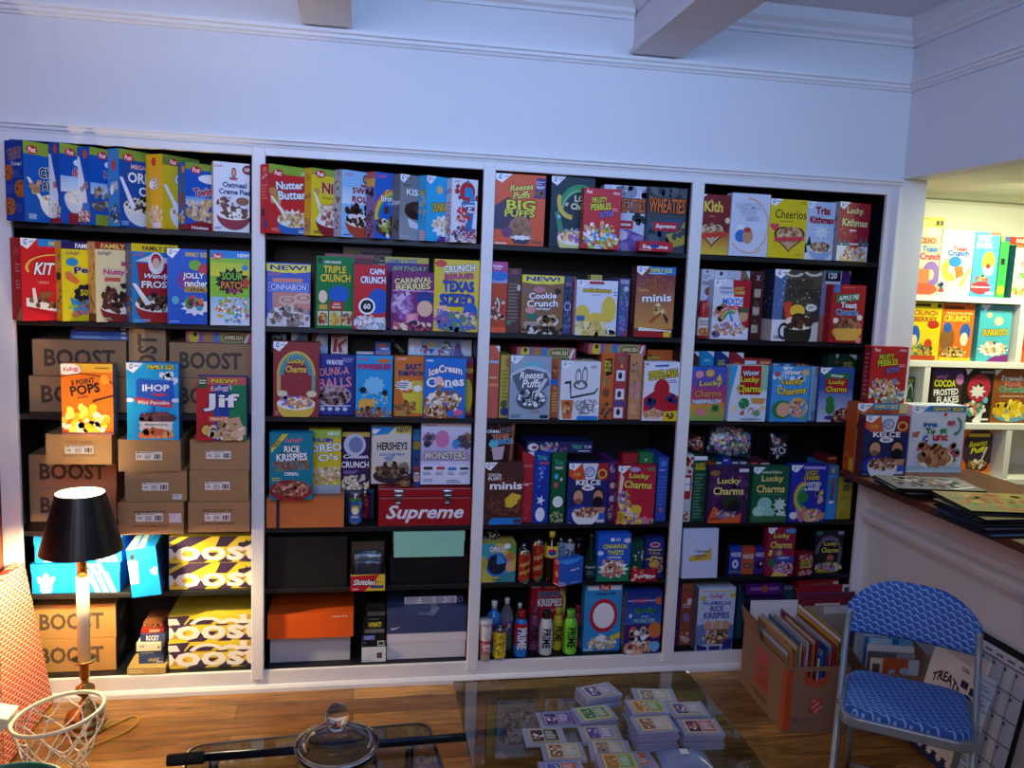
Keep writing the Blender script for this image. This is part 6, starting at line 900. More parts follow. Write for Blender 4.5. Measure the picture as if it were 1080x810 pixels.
# ------------------------------------------------------------------ lamp
L0 = atz(92, 768, 0); lx, ly = L0[0]-.004, L0[1]
lamp = prop(empty('table_lamp', (lx, ly, 0)), 'brass candlestick lamp with a black shade, standing on the floor', 'lamp')
MB().lathe([(0, .001), (.074, .001), (.076, .006), (.074, .014), (.066, .016), (.066, .026), (.070, .030), (.068, .040), (.060, .043), (.060, .050), (.063, .056), (.060, .064), (.052, .072), (.040, .082), (.024, .096), (.014, .108), (.011, .118), (.016, .124), (.030, .136), (.033, .146), (.030, .156), (.016, .166), (.012, .172), (.012, .186), (.016, .190), (.016, .236), (.020, .242), (.040, .252), (.044, .260), (.040, .262), (.018, .256), (0, .256)], 40).build('base', M_BRASS, lamp)
MB().lathe([(0, .255), (.0205, .255), (.0205, .560), (0, .560)], 28).build('candle_sleeve', mat('ivory', 'cfc9b8', rough=.4), lamp)
MB().lathe([(0, .560), (.0165, .560), (.0165, .634), (.014, .638), (0, .638)], 24).build('socket', M_BRASS, lamp)
MB().tube([(.016, 0, .59), (.024, 0, .59)], .003, 8).build('switch', M_BLACKPL, lamp)
M_BULB = mat('lit_bulb', 'fff', emit='ffe4a4', es=BULB_L)
MB().lathe([(0, .638), (.012, .638), (.013, .650), (.024, .675), (.028, .693), (.024, .713), (.012, .725), (0, .728)], 24).build('bulb', M_BULB, lamp)
sh = MB(); seg = 48
for i in range(seg):
    a0, a1 = 2*PI*i/seg, 2*PI*(i+1)/seg
    def q(r, z, m, flip=False):
        (ra, za), (rb, zb) = r, z
        v = [(ra*math.cos(a0), ra*math.sin(a0), za), (ra*math.cos(a1), ra*math.sin(a1), za), (rb*math.cos(a1), rb*math.sin(a1), zb), (rb*math.cos(a0), rb*math.sin(a0), zb)]
        sh.add(v[::-1] if flip else v, [(0, 1, 2, 3)], m, True)
    q((.134, .655), (.0785, .858), 0); q((.132, .655), (.0765, .858), 1, True); q((.134, .655), (.132, .655), 0, True); q((.0785, .858), (.0765, .858), 1)
sh.build('lamp_shade', [mat('black_shade', '0c0d11', rough=.38), mat('shade_lining', 'f2eee2', rough=.7)], lamp, fix=False)
MB().tube([(.0765*math.cos(a), .0765*math.sin(a), .842) for a in [2*PI*i/32 for i in range(32)]], .0015, 6, closed=True).tube([(-.0765, 0, .842), (0, 0, .835), (.0765, 0, .842)], .0015, 6).tube([(0, -.0765, .842), (0, 0, .835), (0, .0765, .842)], .0015, 6).build('shade_carrier', M_BRASS, lamp)
MB().tube([(.016, 0, .625), (.040, 0, .70), (.020, 0, .80), (0, 0, .835)], .0015, 6).tube([(-.016, 0, .625), (-.040, 0, .70), (-.020, 0, .80), (0, 0, .835)], .0015, 6).build('harp', M_BRASS, lamp)
cp = [(.07, -.02, .006), (.10, .02, .004), (.14, .06, .004), (.17, .03, .004), (.15, -.04, .004), (.09, -.10, .004), (.03, -.16, .004), (.0, -.26, .004), (.03, -.40, .004)]
def smooth(pts, n=6):
    out = []
    for i in range(len(pts)-1):
        p0, p1, p2, p3 = [Vector(pts[max(0, min(len(pts)-1, k))]) for k in (i-1, i, i+1, i+2)]
        for j in range(n):
            t = j/n; out.append(0.5*((2*p1)+(p2-p0)*t+(2*p0-5*p1+4*p2-p3)*t*t+(3*p1-p0-3*p2+p3)*t**3))
    out.append(Vector(pts[-1])); return out
MB().tube(smooth(cp), .0028, 8).build('cord', mat('gold_cord', 'a8842c', rough=.5), lamp)
# ------------------------------------------------------------------ patterned board leaning at the left
def chevron_mat(name, base, line, sx, sz, ang):
    m = mat(name, base, rough=.6); nt = m.node_tree; b = nt.nodes['Principled BSDF']; N = nt.nodes.new; L = nt.links.new
    tc = N('ShaderNodeTexCoord'); sp = N('ShaderNodeSeparateXYZ'); L(tc.outputs['Object'], sp.inputs[0])
    def M(op, a, bb=None, c=None):
        n = N('ShaderNodeMath'); n.operation = op
        for i, v in enumerate((a, bb, c)):
            if v is None: continue
            if isinstance(v, (int, float)): n.inputs[i].default_value = v
            else: L(v, n.inputs[i])
        return n.outputs[0]
    ca, sa = math.cos(ang), math.sin(ang)
    xr = M('SUBTRACT', M('MULTIPLY', sp.outputs['X'], ca), M('MULTIPLY', sp.outputs['Z'], sa)); zr_ = M('ADD', M('MULTIPLY', sp.outputs['X'], sa), M('MULTIPLY', sp.outputs['Z'], ca))
    x = M('MULTIPLY', xr, sx); z = M('MULTIPLY', zr_, sz)
    row = M('FLOOR', z); fz = M('FRACT', z); fx = M('FRACT', M('ADD', x, M('MULTIPLY', row, .5)))
    h = M('MULTIPLY', M('ABSOLUTE', M('SUBTRACT', fx, .26)), .85)
    d = M('ABSOLUTE', M('SUBTRACT', M('ADD', fz, h), .62)); on = M('LESS_THAN', d, .17)
    seg = M('LESS_THAN', fx, .74); on = M('MULTIPLY', on, seg)
    dot = M('LESS_THAN', M('ADD', M('POWER', M('SUBTRACT', fx, .9), 2), M('POWER', M('SUBTRACT', fz, .25), 2)), .012)
    mx = N('ShaderNodeMix'); mx.data_type = 'RGBA'; mx.inputs['A'].default_value = hexc(base); mx.inputs['B'].default_value = hexc(line)
    L(M('MAXIMUM', on, dot), mx.inputs['Factor']); L(mx.outputs['Result'], b.inputs['Base Color'])
    return m
M_REDPAT = chevron_mat('red_chevron_cloth', 'a8301f', 'e2c3a8', 27, 78, .10)
pb = MB().box(0, -.0, 0, .95, .05, .56).build('padded_board', M_REDPAT, None, bevel=.012)
pb.matrix_world = Matrix.Translation((-1.098, -.975, .003)) @ Matrix.Rotation(PI/2, 4, 'Z') @ Matrix.Rotation(-.155, 4, 'X') 
prop(pb, 'padded board covered in red and cream chevron cloth, leaning on the rust wall', 'board')
# ------------------------------------------------------------------ small basketball hoop
hc = Vector(tuple(EYE+ray(61.5, 752.5)*2.5)); hn = Vector((-.13, 0, 1)).normalized(); ht = hn.cross(Vector((0, 1, 0))).normalized(); hs = hn.cross(ht)
hoop = prop(empty('basketball_hoop', hc), 'cream toy basketball hoop with a white string net before the lamp', 'hoop')
HR = .125
RP = lambda a, r=HR, z=0.0: tuple((ht*math.cos(a)+hs*math.sin(a))*r+Vector((0, 0, z)))
MB().tube([RP(2*PI*i/56) for i in range(56)], .0062, 12, closed=True).build('rim', mat('cream_plastic', 'e0d8b8', rough=.35), hoop)
nt_ = MB(); NS = 9; lev = [(.124, -.004), (.116, -.050), (.098, -.095), (.082, -.140), (.074, -.180), (.078, -.215)]
rg = random.Random(3)
jit = {}
def npnt(l, i):
    i %= NS*2
    if (l, i) not in jit:
        a = 2*PI*(i+(0 if l % 2 == 0 else 1)*1.0)/(NS*2)*1.0
        jit[(l, i)] = Vector(RP(a+rg.uniform(-.06, .06), lev[l][0]*rg.uniform(.88, 1.08), lev[l][1]*rg.uniform(.86, 1.12)))
    return jit[(l, i)]
for l in range(len(lev)-1):
    for i in range(NS):
        for s in (-1, 1):
            a = npnt(l, 2*i); b_ = npnt(l+1, 2*i+(0 if s > 0 else -2)) if l % 2 == 0 else npnt(l+1, 2*i+(2 if s > 0 else 0))
            m_ = (a+b_)/2+Vector((rg.uniform(-.004, .004), rg.uniform(-.004, .004), -.004))
            pts = [a+(m_-a)*t/4 for t in range(5)]+[m_+(b_-m_)*t/4 for t in range(1, 5)]
            nt_.tube([tuple(p) for p in pts], [.0017 if k % 2 else .0030 for k in range(9)], 6)
nt_.build('net', mat('string', 'e6e2d4', rough=.8), hoop, fix=False)
bk = MB().prism([(-HR+.004, .010), (-.170, .022), (-.218, .022), (-.218, -.060), (-.170, -.060), (-HR, -.014)], -.042, .042, 'y').build('bracket', mat('cream_plastic', 'e0d8b8'), hoop, bevel=.004)
MB().box(-.224, -.17, -hc.z+.001, -.219, .17, .11).build('backboard', mat('clear_acrylic_board', 'eef2f2', rough=.02, trans=1.0, ior=1.45), hoop)
MB().tube([(-.10, -.03, .0), (-.04, -.05, .0), (.03, -.045, .006)], .0022, 6).build('spring_wire', M_CHROME, hoop)
# green bin in front of the hoop
gp = atz(38, 804, .40)
gb = prop(empty('storage_bin', (gp[0]-.03, gp[1]-.145, 0)), 'green rimmed storage bin at the corner below the toy hoop', 'bin')
MB().lathe([(0, .004), (.112, .004), (.138, .392), (.146, .394), (.146, .402), (.134, .402), (.110, .012), (0, .012)], 36).build('bin_body', mat('dark_green_plastic', '2a5a48', rough=.4), gb)
MB().tube([(.144*math.cos(2*PI*i/40), .144*math.sin(2*PI*i/40), .398) for i in range(40)], .006, 8, closed=True).build('rim', mat('green_plastic', '4a9a74', rough=.35), gb)
# ------------------------------------------------------------------ glass tables
TZ = .500
gx0, gx1, gy1, gy0 = .281, .985, -.992, -2.05
g = prop(empty('glass_table', ((gx0+gx1)/2, (gy0+gy1)/2, 0)), 'square cornered glass table under the stacks of trading cards', 'table')
g.location = (0, 0, 0)
M_TGLASS = mat('table_glass', 'b4c4c0', rough=0.0, trans=1.0, ior=1.5)
MB().box(gx0, gy0, TZ-.012, gx1, gy1, TZ).build('glass_top', M_TGLASS, g)
M_STEEL = mat('blue_steel', '2c4460', rough=.3, metal=.8)
for x, y in ((.475, -1.36), (.84, -1.36), (.475, -1.85), (.84, -1.85)):
    lg = MB().lathe([(0, 0), (.024, 0), (.024, .006), (.017, .010), (.017, TZ-.022), (.022, TZ-.018), (.022, TZ-.0125), (0, TZ-.0125)], 24, c=(x, y)).build('leg', M_STEEL, g)
g2 = prop(empty('low_glass_table', (0, 0, 0)), 'round cornered glass table carrying the lidded glass jar', 'table')
def rrect(x0, y0, x1, y1, r, n=8):
    out = []
    for cx, cy, a0 in ((x1-r, y1-r, 0), (x0+r, y1-r, 90), (x0+r, y0+r, 180), (x1-r, y0+r, 270)):
        for i in range(n+1):
            a = math.radians(a0+90*i/n); out.append((cx+r*math.cos(a), cy+r*math.sin(a)))
    return out
tt = MB().prism(rrect(-.405, -.72, .20, 0, .04), .440, .450).build('glass_top', M_TGLASS, g2)
fr = MB().tube([(x, y, .445) for x, y in rrect(-.405, -.72, .20, 0, .04)], .0052, 8, closed=True).build('edge_band', mat('pewter', '8a8a8a', rough=.3, metal=1.0), g2)
for x, y in ((-.34, -.08), (.14, -.08), (-.34, -.64), (.14, -.64)):
    MB().tube([(x, y, 0), (x, y, .439)], .011, 12).build('leg', mat('clear_acrylic', 'e8eef0', rough=.02, trans=1.0, ior=1.49), g2)
g2.matrix_world = Matrix.Translation((0, -1.128, 0)) @ Matrix.Rotation(math.radians(5), 4, 'Z')
# ---- black rod lying on the lower table
rod = prop(empty('metal_rod', (0, 0, 0)), 'long black metal rod with a rubber end, lying across the glass', 'rod')
ra, rb_ = Vector(tuple(atz(176, 802, .466))), Vector(tuple(atz(533, 774, .466)))
dr = (rb_-ra).normalized()
MB().tube([tuple(ra+dr*.05), tuple(rb_)], .0105, 16).build('tube', mat('gunmetal', '2e3c52', rough=.3, metal=.9), rod)
MB().tube([tuple(ra), tuple(ra+dr*.004), tuple(ra+dr*.085)], [.0125, .0145, .0145], 16).build('rubber_end', mat('rubber', '101010', rough=.8), rod)
# ---- lidded glass jar
jc = (-.030, -1.640)
jar = prop(empty('cookie_jar', (jc[0], jc[1], .4505)), 'large clear glass jar with a knobbed glass lid', 'jar')
JG = mat('jar_glass', 'd6dcdc', rough=.0, trans=1.0, ior=1.22)
MB().lathe([(0, .001), (.070, .001), (.080, .008), (.083, .02), (.083, .200), (.081, .212), (.074, .222), (.074, .240), (.079, .244), (.079, .250), (.071, .250), (.069, .224), (.077, .208), (.078, .20), (.078, .024), (.072, .012), (0, .012)], 56).build('jar_body', JG, jar)
ld = MB().lathe([(0, .2865), (.020, .2865), (.034, .2835), (.050, .2765), (.062, .2685), (.064, .258), (.066, .2515), (.080, .2512), (.083, .256), (.081, .262), (.070, .268), (.062, .272), (.050, .280), (.034, .287), (.020, .290), (.013, .293), (.013, .298), (.020, .305), (.0235, .316), (.022, .328), (.014, .337), (0, .340)], 56).build('lid', JG, jar)
# ------------------------------------------------------------------ trading cards in clear cases
def inset(b, x0, y0, z0, x1, y1, z1): b.box(x0, y0, z0, x1, y1, z1)
M_CASE2 = mat('card_case_plastic', 'c4cdea', rough=.12, trans=.55, ior=1.45)
M_CASE3 = mat('card_case_edge', 'a2aed8', rough=.15, trans=.4, ior=1.45)
CARDS = {'purple': ('b0a878', '4a3a8a', '8a86a0'), 'green': ('c8c04a', '3a7a4a', '6a8a5a'), 'lilac': ('b8a85a', '5a4a9a', '8a84b0'), 'tan': ('c8b07a', '8a5a3c', 'a8a89a'), 'gold': ('c8a84a', 'b0702a', '6a9a4a'), 'red': ('b8a08a', '4a2030', '9a4a5a'), 'dark': ('a89a6a', '4a2a3a', '2a3a38'), 'cream': ('b8b4a0', '8a7a6a', 'a8a498'), 'blue': ('5a7ac0', '2a5ab0', 'b85a3a'), 'violet': ('5a4a8a', '3a2a7a', '6a4a9a')}
def card_case(u, v, z, yaw, kind, desc, thick=.008, raw=False, grp='cased trading cards', L=.104, Wd=.076):
    p = atz(u, v, z+thick); bd, c1, c2 = CARDS[kind]
    t = prop(empty('card_case' if not raw else 'trading_card', (p[0], p[1], z+.0006), (0, 0, math.radians(yaw))), desc, 'card case' if not raw else 'card', grp)
    if not raw:
        MB().box(-L/2, -Wd/2, 0, L/2, Wd/2, thick*.96).build('case', M_CASE2, t, bevel=.0015)
        cl, cw, cz = L*.76, Wd*.82, thick*.96+.0003
    else: cl, cw, cz = L*.82, Wd*.84, 0.0002
    _seed[0] += 1
    me = art_mesh('card', bd, cl, cw, .0006, {'T': (bd, f'r 5 6 95 94 c8c4a8;r 8 10 47 90 {c1};k 28 50 16 30 22 5 {c1},{c2},e8e4dc,c88a5a;r 50 10 93 90 {c2};l 54 20 90 80 6 d8d8d0;r 8 92 40 96 8a8a7a')}, M_PRINT, _seed[0])
    link('card', me, t, (0, 0, cz))
    return t
def stack(u, v, yaw, n, th, kinds, place, jit=.003, top_desc=None, seed=1, z0=None):
    rg = random.Random(seed); base = TZ+.0005 if z0 is None else z0
    ztop = base+n*(th+.0008)
    p = atz(u, v, ztop)
    for k in range(n):
        z = base+k*(th+.0008)
        t = prop(empty('card_case', (p[0]+rg.uniform(-jit, jit), p[1]+rg.uniform(-jit, jit), z), (0, 0, math.radians(yaw+rg.uniform(-1.5, 1.5)))), None, 'card case', f'cased cards in the {place}')
        t['label'] = f'clear cased card, top of the {place}' if k == n-1 else f'clear cased card inside the {place}'
        MB().box(-.052, -.038, 0, .052, .038, th*.96).build('case', M_CASE2 if k == n-1 else M_CASE3, t, bevel=.0012)
        bd, c1, c2 = CARDS[kinds[k % len(kinds)] if k < n-1 else kinds[-1]]; _seed[0] += 1
        sp = f'r 5 6 95 94 c8c4a8;r 8 10 47 90 {c1};k 28 50 16 30 22 5 {c1},{c2},e8e4dc,c88a5a;r 50 10 93 90 {c2};l 54 20 90 80 6 d8d8d0' if k == n-1 else ''
        link('card', art_mesh('card', bd, .080, .062, .0004, {'T': (bd, sp)}, M_PRINT, _seed[0]), t, (0, 0, th*.96+.0003 if k == n-1 else th*.96-.0006))
stack(683, 744, 0, 7, .0068, ['cream', 'gold'], 'tall pile with a gold topped card', seed=2)
stack(690, 763, 0, 7, .0068, ['tan'], 'tall pile nearest the middle with a tan card', seed=3)
stack(725, 747, -2, 4, .0068, ['cream', 'purple'], 'rear pile beside the gold topped one', seed=4)
stack(738, 765, -3, 6, .0068, ['red'], 'pile with a dark red topped card', seed=5)
stack(631, 728, 14, 5, .0068, ['purple'], 'rear pile with a purple card', seed=6)
stack(627, 751, 8, 4, .005, ['violet', 'green'], 'pile with a green topped card', seed=7)
card_case(588, 758, TZ, 0, 'violet', 'violet cased card lying flat behind the others')
card_case(574, 776, TZ+.002, -2, 'dark', 'dark cased card at the edge nearest the jar', thick=.009)
card_case(594, 792, TZ, -4, 'tan', 'cased card with a brown and white creature shape', thick=.011)
card_case(593, 812, TZ, -2, 'blue', 'cased card with a blue stripe at the frame edge', thick=.018)
card_case(633, 773, TZ, -3, 'lilac', 'lilac card with a yellow border lying flat', thick=.012)
card_case(643, 789, TZ, -8, 'cream', 'cream card with a yellow border, in front of the lilac one', thick=.013)
card_case(653, 803, TZ, -4, 'gold', 'cased card in front with a green and gold face', thick=.026)
card_case(690, 733, TZ, -8, 'cream', 'cream cased card lying behind the tall piles', thick=.012, L=.118)
card_case(668, 802, TZ, 4, 'blue', 'blue sleeve lying beside the front card', thick=.004)
fp = atz(722, 795, TZ+.02)
t = prop(empty('plastic_sleeve', (fp[0], fp[1], TZ+.0008), (0, 0, -.1)), 'crumpled clear bag with a white tag before the red topped pile', 'plastic bag')
vs, fs = [], []; rg = random.Random(8); n = 12
for i in range(n+1):
    for j in range(n+1):
        e = math.sin(PI*i/n)*math.sin(PI*j/n); vs.append(((i/n-.5)*.125, (j/n-.5)*.085, .002+.022*e**.6+rg.uniform(0, .004)*e))
fs = [(i*(n+1)+j, (i+1)*(n+1)+j, (i+1)*(n+1)+j+1, i*(n+1)+j+1) for i in range(n) for j in range(n)]
MB().add(vs, fs, 0, True).build('bag', mat('clear_bag', '8fa4d0', rough=.15, trans=.35, ior=1.3), t)
MB().box(-.012, -.012, .0255, .008, .010, .0262).build('tag', mat('white_paper', 'd4d4d8'), t)
# ------------------------------------------------------------------ folding chair
CHX, CHY, CHA = 1.690, -1.045, math.radians(-35)
ch = prop(empty('folding_chair', (CHX, CHY, 0), (0, 0, CHA)), 'grey steel folding chair with a blue chevron padded seat and back', 'chair')
M_BLUPAT = chevron_mat('blue_chevron_cloth', '1650a8', '7aa6e0', 37, 60, .40)
M_GREY = mat('grey_enamel', '8090a0', rough=.35, metal=.3)
SZ = .392
def rr2(w, d, r, n=8): return rrect(-w/2, -d/2, w/2, d/2, r, n)
MB().prism(rr2(.375, .335, .055), SZ-.045, SZ-.012).build('seat_pan', M_GREY, ch, bevel=.005)
cu = MB(); ring = []
for k, (s, z) in enumerate(((1.0, SZ-.012), (1.0, SZ-.002), (.975, SZ+.006), (.93, SZ+.010))):
    ring.append([(x*s, y*s, z) for x, y in rr2(.350, .312, .055)])
nn = len(ring[0]); vs = [p for r_ in ring for p in r_]; fs = [(i*nn+j, i*nn+(j+1) % nn, (i+1)*nn+(j+1) % nn, (i+1)*nn+j) for i in range(3) for j in range(nn)]+[tuple(range(3*nn, 4*nn))]
seat = cu.add(vs, fs, 0, True).build('seat', M_BLUPAT, ch)
seat.data.materials[0] = M_BLUPAT
# seat pattern runs on the horizontal plane: a copy of the cloth turned flat
def flat_cloth():
    m = M_BLUPAT.copy(); m.name = 'blue_chevron_flat'; nt = m.node_tree
    sp = [n for n in nt.nodes if n.type == 'SEPXYZ'][0]; tc = [n for n in nt.nodes if n.type == 'TEX_COORD'][0]
    mp = nt.nodes.new('ShaderNodeMapping'); mp.inputs['Rotation'].default_value = (PI/2, 0, 0)
    nt.links.new(tc.outputs['Object'], mp.inputs['Vector']); nt.links.new(mp.outputs['Vector'], sp.inputs[0]); return m
seat.data.materials[0] = flat_cloth()
# backrest: curved pad with rounded top corners
bw, bz0, bz1, n1, n2 = .398, .522, .694, 20, 14
def back_pt(s, t, off):
    x = (s-.5)*bw; zt = bz1-.085*abs(2*s-1)**3.2; zb = bz0+.0*abs(2*s-1); z = zb+(zt-zb)*t
    y = .155+.055*(z-.5)/.17-.035*(2*s-1)**2*-1*-1+off+.018
    return (x, y, z)
bm_ = MB(); vs = []; fs = []
for f_ in (0, 1):
    for i in range(n1+1):
        for j in range(n2+1):
            s, t = i/n1, j/n2; e = (math.sin(PI*min(1, max(0, s)))*math.sin(PI*t))**.35
            vs.append(back_pt(s, t, (-.012 if f_ == 0 else .012)*(.35+.65*e)))
m_ = (n1+1)*(n2+1)
for f_ in (0, 1):
    for i in range(n1):
        for j in range(n2):
            a = f_*m_+i*(n2+1)+j; q_ = (a, a+n2+1, a+n2+2, a+1); fs.append(q_ if f_ == 0 else q_[::-1])
edge = [(i, 0) for i in range(n1+1)]+[(n1, j) for j in range(1, n2+1)]+[(i, n2) for i in range(n1-1, -1, -1)]+[(0, j) for j in range(n2-1, 0, -1)]
for k in range(len(edge)):
    (i, j), (i2, j2) = edge[k], edge[(k+1) % len(edge)]; a, b_ = i*(n2+1)+j, i2*(n2+1)+j2; fs.append((a, b_, b_+m_, a+m_))
bk_ = bm_.add(vs, fs, 0, True).build('backrest', M_BLUPAT, ch)
for sx in (-1, 1):
    MB().tube(smooth([(sx*.192, -.165, 0.012), (sx*.192, -.06, .20), (sx*.192, .045, .39), (sx*.193, .125, .51), (sx*.190, .150, .60)], 5), .0105, 12).build('front_leg', M_GREY, ch)
    MB().tube([(sx*.150, -.075, .350), (sx*.152, .05, .19), (sx*.155, .185, .012)], .0095, 12).build('rear_leg', M_GREY, ch)
    MB().lathe([(0, 0), (.013, 0), (.013, .022), (.0115, .026), (0, .026)], 14, c=(sx*.192, -.166)).build('rubber_foot', mat('rubber', '101010'), ch)
    MB().lathe([(0, 0), (.012, 0), (.012, .022), (.0105, .026), (0, .026)], 14, c=(sx*.155, .186)).build('rubber_foot', mat('rubber', '101010'), ch)
    MB().tube([(sx*.178, -.04, .362), (sx*.199, -.04, .362)], .006, 10).build('pivot', M_CHROME, ch)
MB().tube([(-.192, -.125, .085), (.192, -.125, .085)], .0058, 10).build('front_brace', M_GREY, ch)
MB().tube([(-.154, .15, .06), (.154, .15, .06)], .0058, 10).build('rear_brace', M_GREY, ch)
# ------------------------------------------------------------------ moving carton with flattened cereal boxes
KM = mat('carton_card', '8a6a54', rough=.8, noise=(12, .06))
c1 = prop(empty('moving_carton', (1.58, -.53, 0), (0, 0, math.radians(-2.5))), 'brown moving carton with orange print, packed with flattened cereal boxes', 'carton')
cw, cd_, chh, th = .250, .400, .258, .004
MB().box(0, 0, .001, cw, th, chh-.062).box(0, 0, chh-.062, .070, th, chh).box(.152, 0, chh-.062, cw, th, chh).box(.070, 0, chh-.018, .152, th, chh).box(0, th, .001, th, cd_, chh).box(cw-th, th, .001, cw, cd_, chh).box(th, cd_-th, .001, cw-th, cd_, chh).box(0, 0, .0, cw, cd_, .003).build('carton_body', KM, c1, fix=False)
ip = Art(cw, chh, 2)
ip.run('r 0 3 10 96 b8502c;r 2 3 3 96 a83e20;r 5 3 6 96 a83e20;r 8 3 8.6 96 a83e20;o 46 16 20 15 14 b04a34 0 180;r 26 6 30 17 b04a34;r 62 6 66 17 b04a34;r 38 48 58 70 b04632;t THE 44 52 8 3 d8b8a0 - -38;t HOME 48 58 15 4 d8b8a0 - -38;t DEPOT 53 64 15 4 d8b8a0 - -38;r 14 76 21 82 6a5a58;l 23 77 62 82 1 6a5a58;l 14 84 60 87 1 7a6a64')
def flat_print(name, A, w, h, parent, M4, m=None):
    V, F, K = [], [], []
    for pts, ly, cc in A.polys:
        n = len(V); V += [tuple(M4 @ Vector((x*w, -.0004-STEP*ly, (1-y)*h))) for x, y in pts]; F.append(tuple(range(n, n+len(pts)))); K += [cc]*len(pts)
    me = bpy.data.meshes.new(name); me.from_pydata(V, [], F); at = me.color_attributes.new('Ink', 'FLOAT_COLOR', 'POINT'); at.data.foreach_set('color', np.array(K, dtype=np.float32).ravel()); me.materials.append(m or M_PRINT)
    return link(name, me, parent)
ip.polys = [p for p in ip.polys if not all(.28 < q[0] < .61 and q[1] < .07 for q in p[0])]
flat_print('front_print', ip, cw, chh, c1, Matrix.Identity(4))
sp_ = Art(cd_, chh, 3); sp_.run('p b04632 34 12 62 12 62 72 34 72;t THE 42 24 8 8 7a5a48 - -24;t HOME 48 40 20 11 7a5a48 - -24;t DEPOT 53 56 22 11 7a5a48 - -24;l 32 78 70 90 2 5a463c;r 92 3 100 96 b8502c;r 94 3 95 96 a83e20')
flat_print('side_print', sp_, cd_, chh, c1, Matrix(((0, 1, 0, 0), (-1, 0, 0, cd_), (0, 0, 1, 0), (0, 0, 0, 1))))
MB().add([(0, cd_, chh), (0, cd_-.16, chh), (-.018, cd_-.16, chh+.075), (-.020, cd_, chh+.085)], [(0, 1, 2, 3)]).add([(.003, cd_, chh), (.003, cd_-.16, chh), (-.015, cd_-.16, chh+.075), (-.017, cd_, chh+.085)], [(3, 2, 1, 0)]).build('flap', KM, c1)
def flat_box(x, y0, y1, z0, z1, lean, c, spec, desc, parent_M, th=.0055, yawd=0, grp='flattened cereal boxes in the carton', name='flattened_box'):
    """thin folded box whose face looks along -X; edges show on top and front"""
    _seed[0] += 1; w = y1-y0; h = z1-z0
    me = art_mesh(name, c, w, th, h, split_spec(spec), M_PRINT, _seed[0])
    o = link(name, me); o.matrix_world = parent_M @ Matrix.Translation((x, (y0+y1)/2, z0)) @ Matrix.Rotation(-PI/2+math.radians(yawd), 4, 'Z') @ Matrix.Rotation(lean, 4, 'X')
    return prop(o, desc, 'flattened box', grp)
C1M = c1.matrix_world.copy(); C1M = Matrix.Translation((1.58, -.53, 0)) @ Matrix.Rotation(math.radians(-2.5), 4, 'Z')
FB = [('8a6a4a', 'tan'), ('a87a54', 'kraft'), ('c8602c', 'orange'), ('8a7048', 'mustard'), ('2a4a8c', 'royal blue'), ('b8a888', 'beige'), ('4a2a5c', 'purple'), ('a83a2c', 'brick red'), ('b0b0b8', 'silver'), ('3c2a4a', 'plum'), ('a8402c', 'rust'), ('c0a880', 'sand'), ('6a2430', 'maroon'),
      ('c8c8cc', 'pale grey'), ('2458a8', 'bright blue'), ('3a6a4a', 'moss'), ('1f4a9a', 'cobalt'), ('a81f2c', 'scarlet'), ('8a8a92', 'grey'), ('9c2430', 'crimson'), ('58264a', 'grape'), ('b83a24', 'vermilion'), ('2a7a3c', 'grass green'), ('c8902c', 'amber')]
rg = random.Random(12); pos = .012
for k, (c, cn) in enumerate(FB):
    stp = .0092; x = .014+k*stp
    left = k < 13; top = (.300+.055*(k/13) if left else .290+.060*((k-13)/11))+rg.uniform(-.018, .02)
    y0 = .02+rg.uniform(0, .02); y1 = (.30 if left else .32)+rg.uniform(-.03, .05)
    cc = rg.choice(('d8c8a8', '8ab0d8', 'c85a5a', 'd8b83a', 'e0e0e4', '3a5aa0'))
    flat_box(x, y0, y1, .006, top, 0, c, f'k 50 40 44 30 14 7 {cc},{c};r 0 0 100 5 {rg.choice((c, cc))}@R {c};k 50 50 50 46 10 30 {cc},{c}@T {rg.choice(("8a7458", "a08a6a", c))}', f'{cn} edged flattened box inside the orange printed carton', C1M, th=.006)
wb = prop(MB().box(0, 0, 0, .205, .003, .36).build('white_board', mat('white_paper', 'd4d4d8')), 'white cardboard sheet at the back of the orange printed carton', 'board')
wb.matrix_world = C1M @ Matrix.Translation((.012, .372, .006)) @ Matrix.Rotation(-.02, 4, 'X')
# front pieces poking through the handle hole
prop(flat_box(.236, .10, .30, .006, .315, .0, 'b0a06a', 'k 50 40 40 30 12 8 d8c88a,8a7a4a', 'yellowish flattened box along the carton wall', C1M, th=.005))
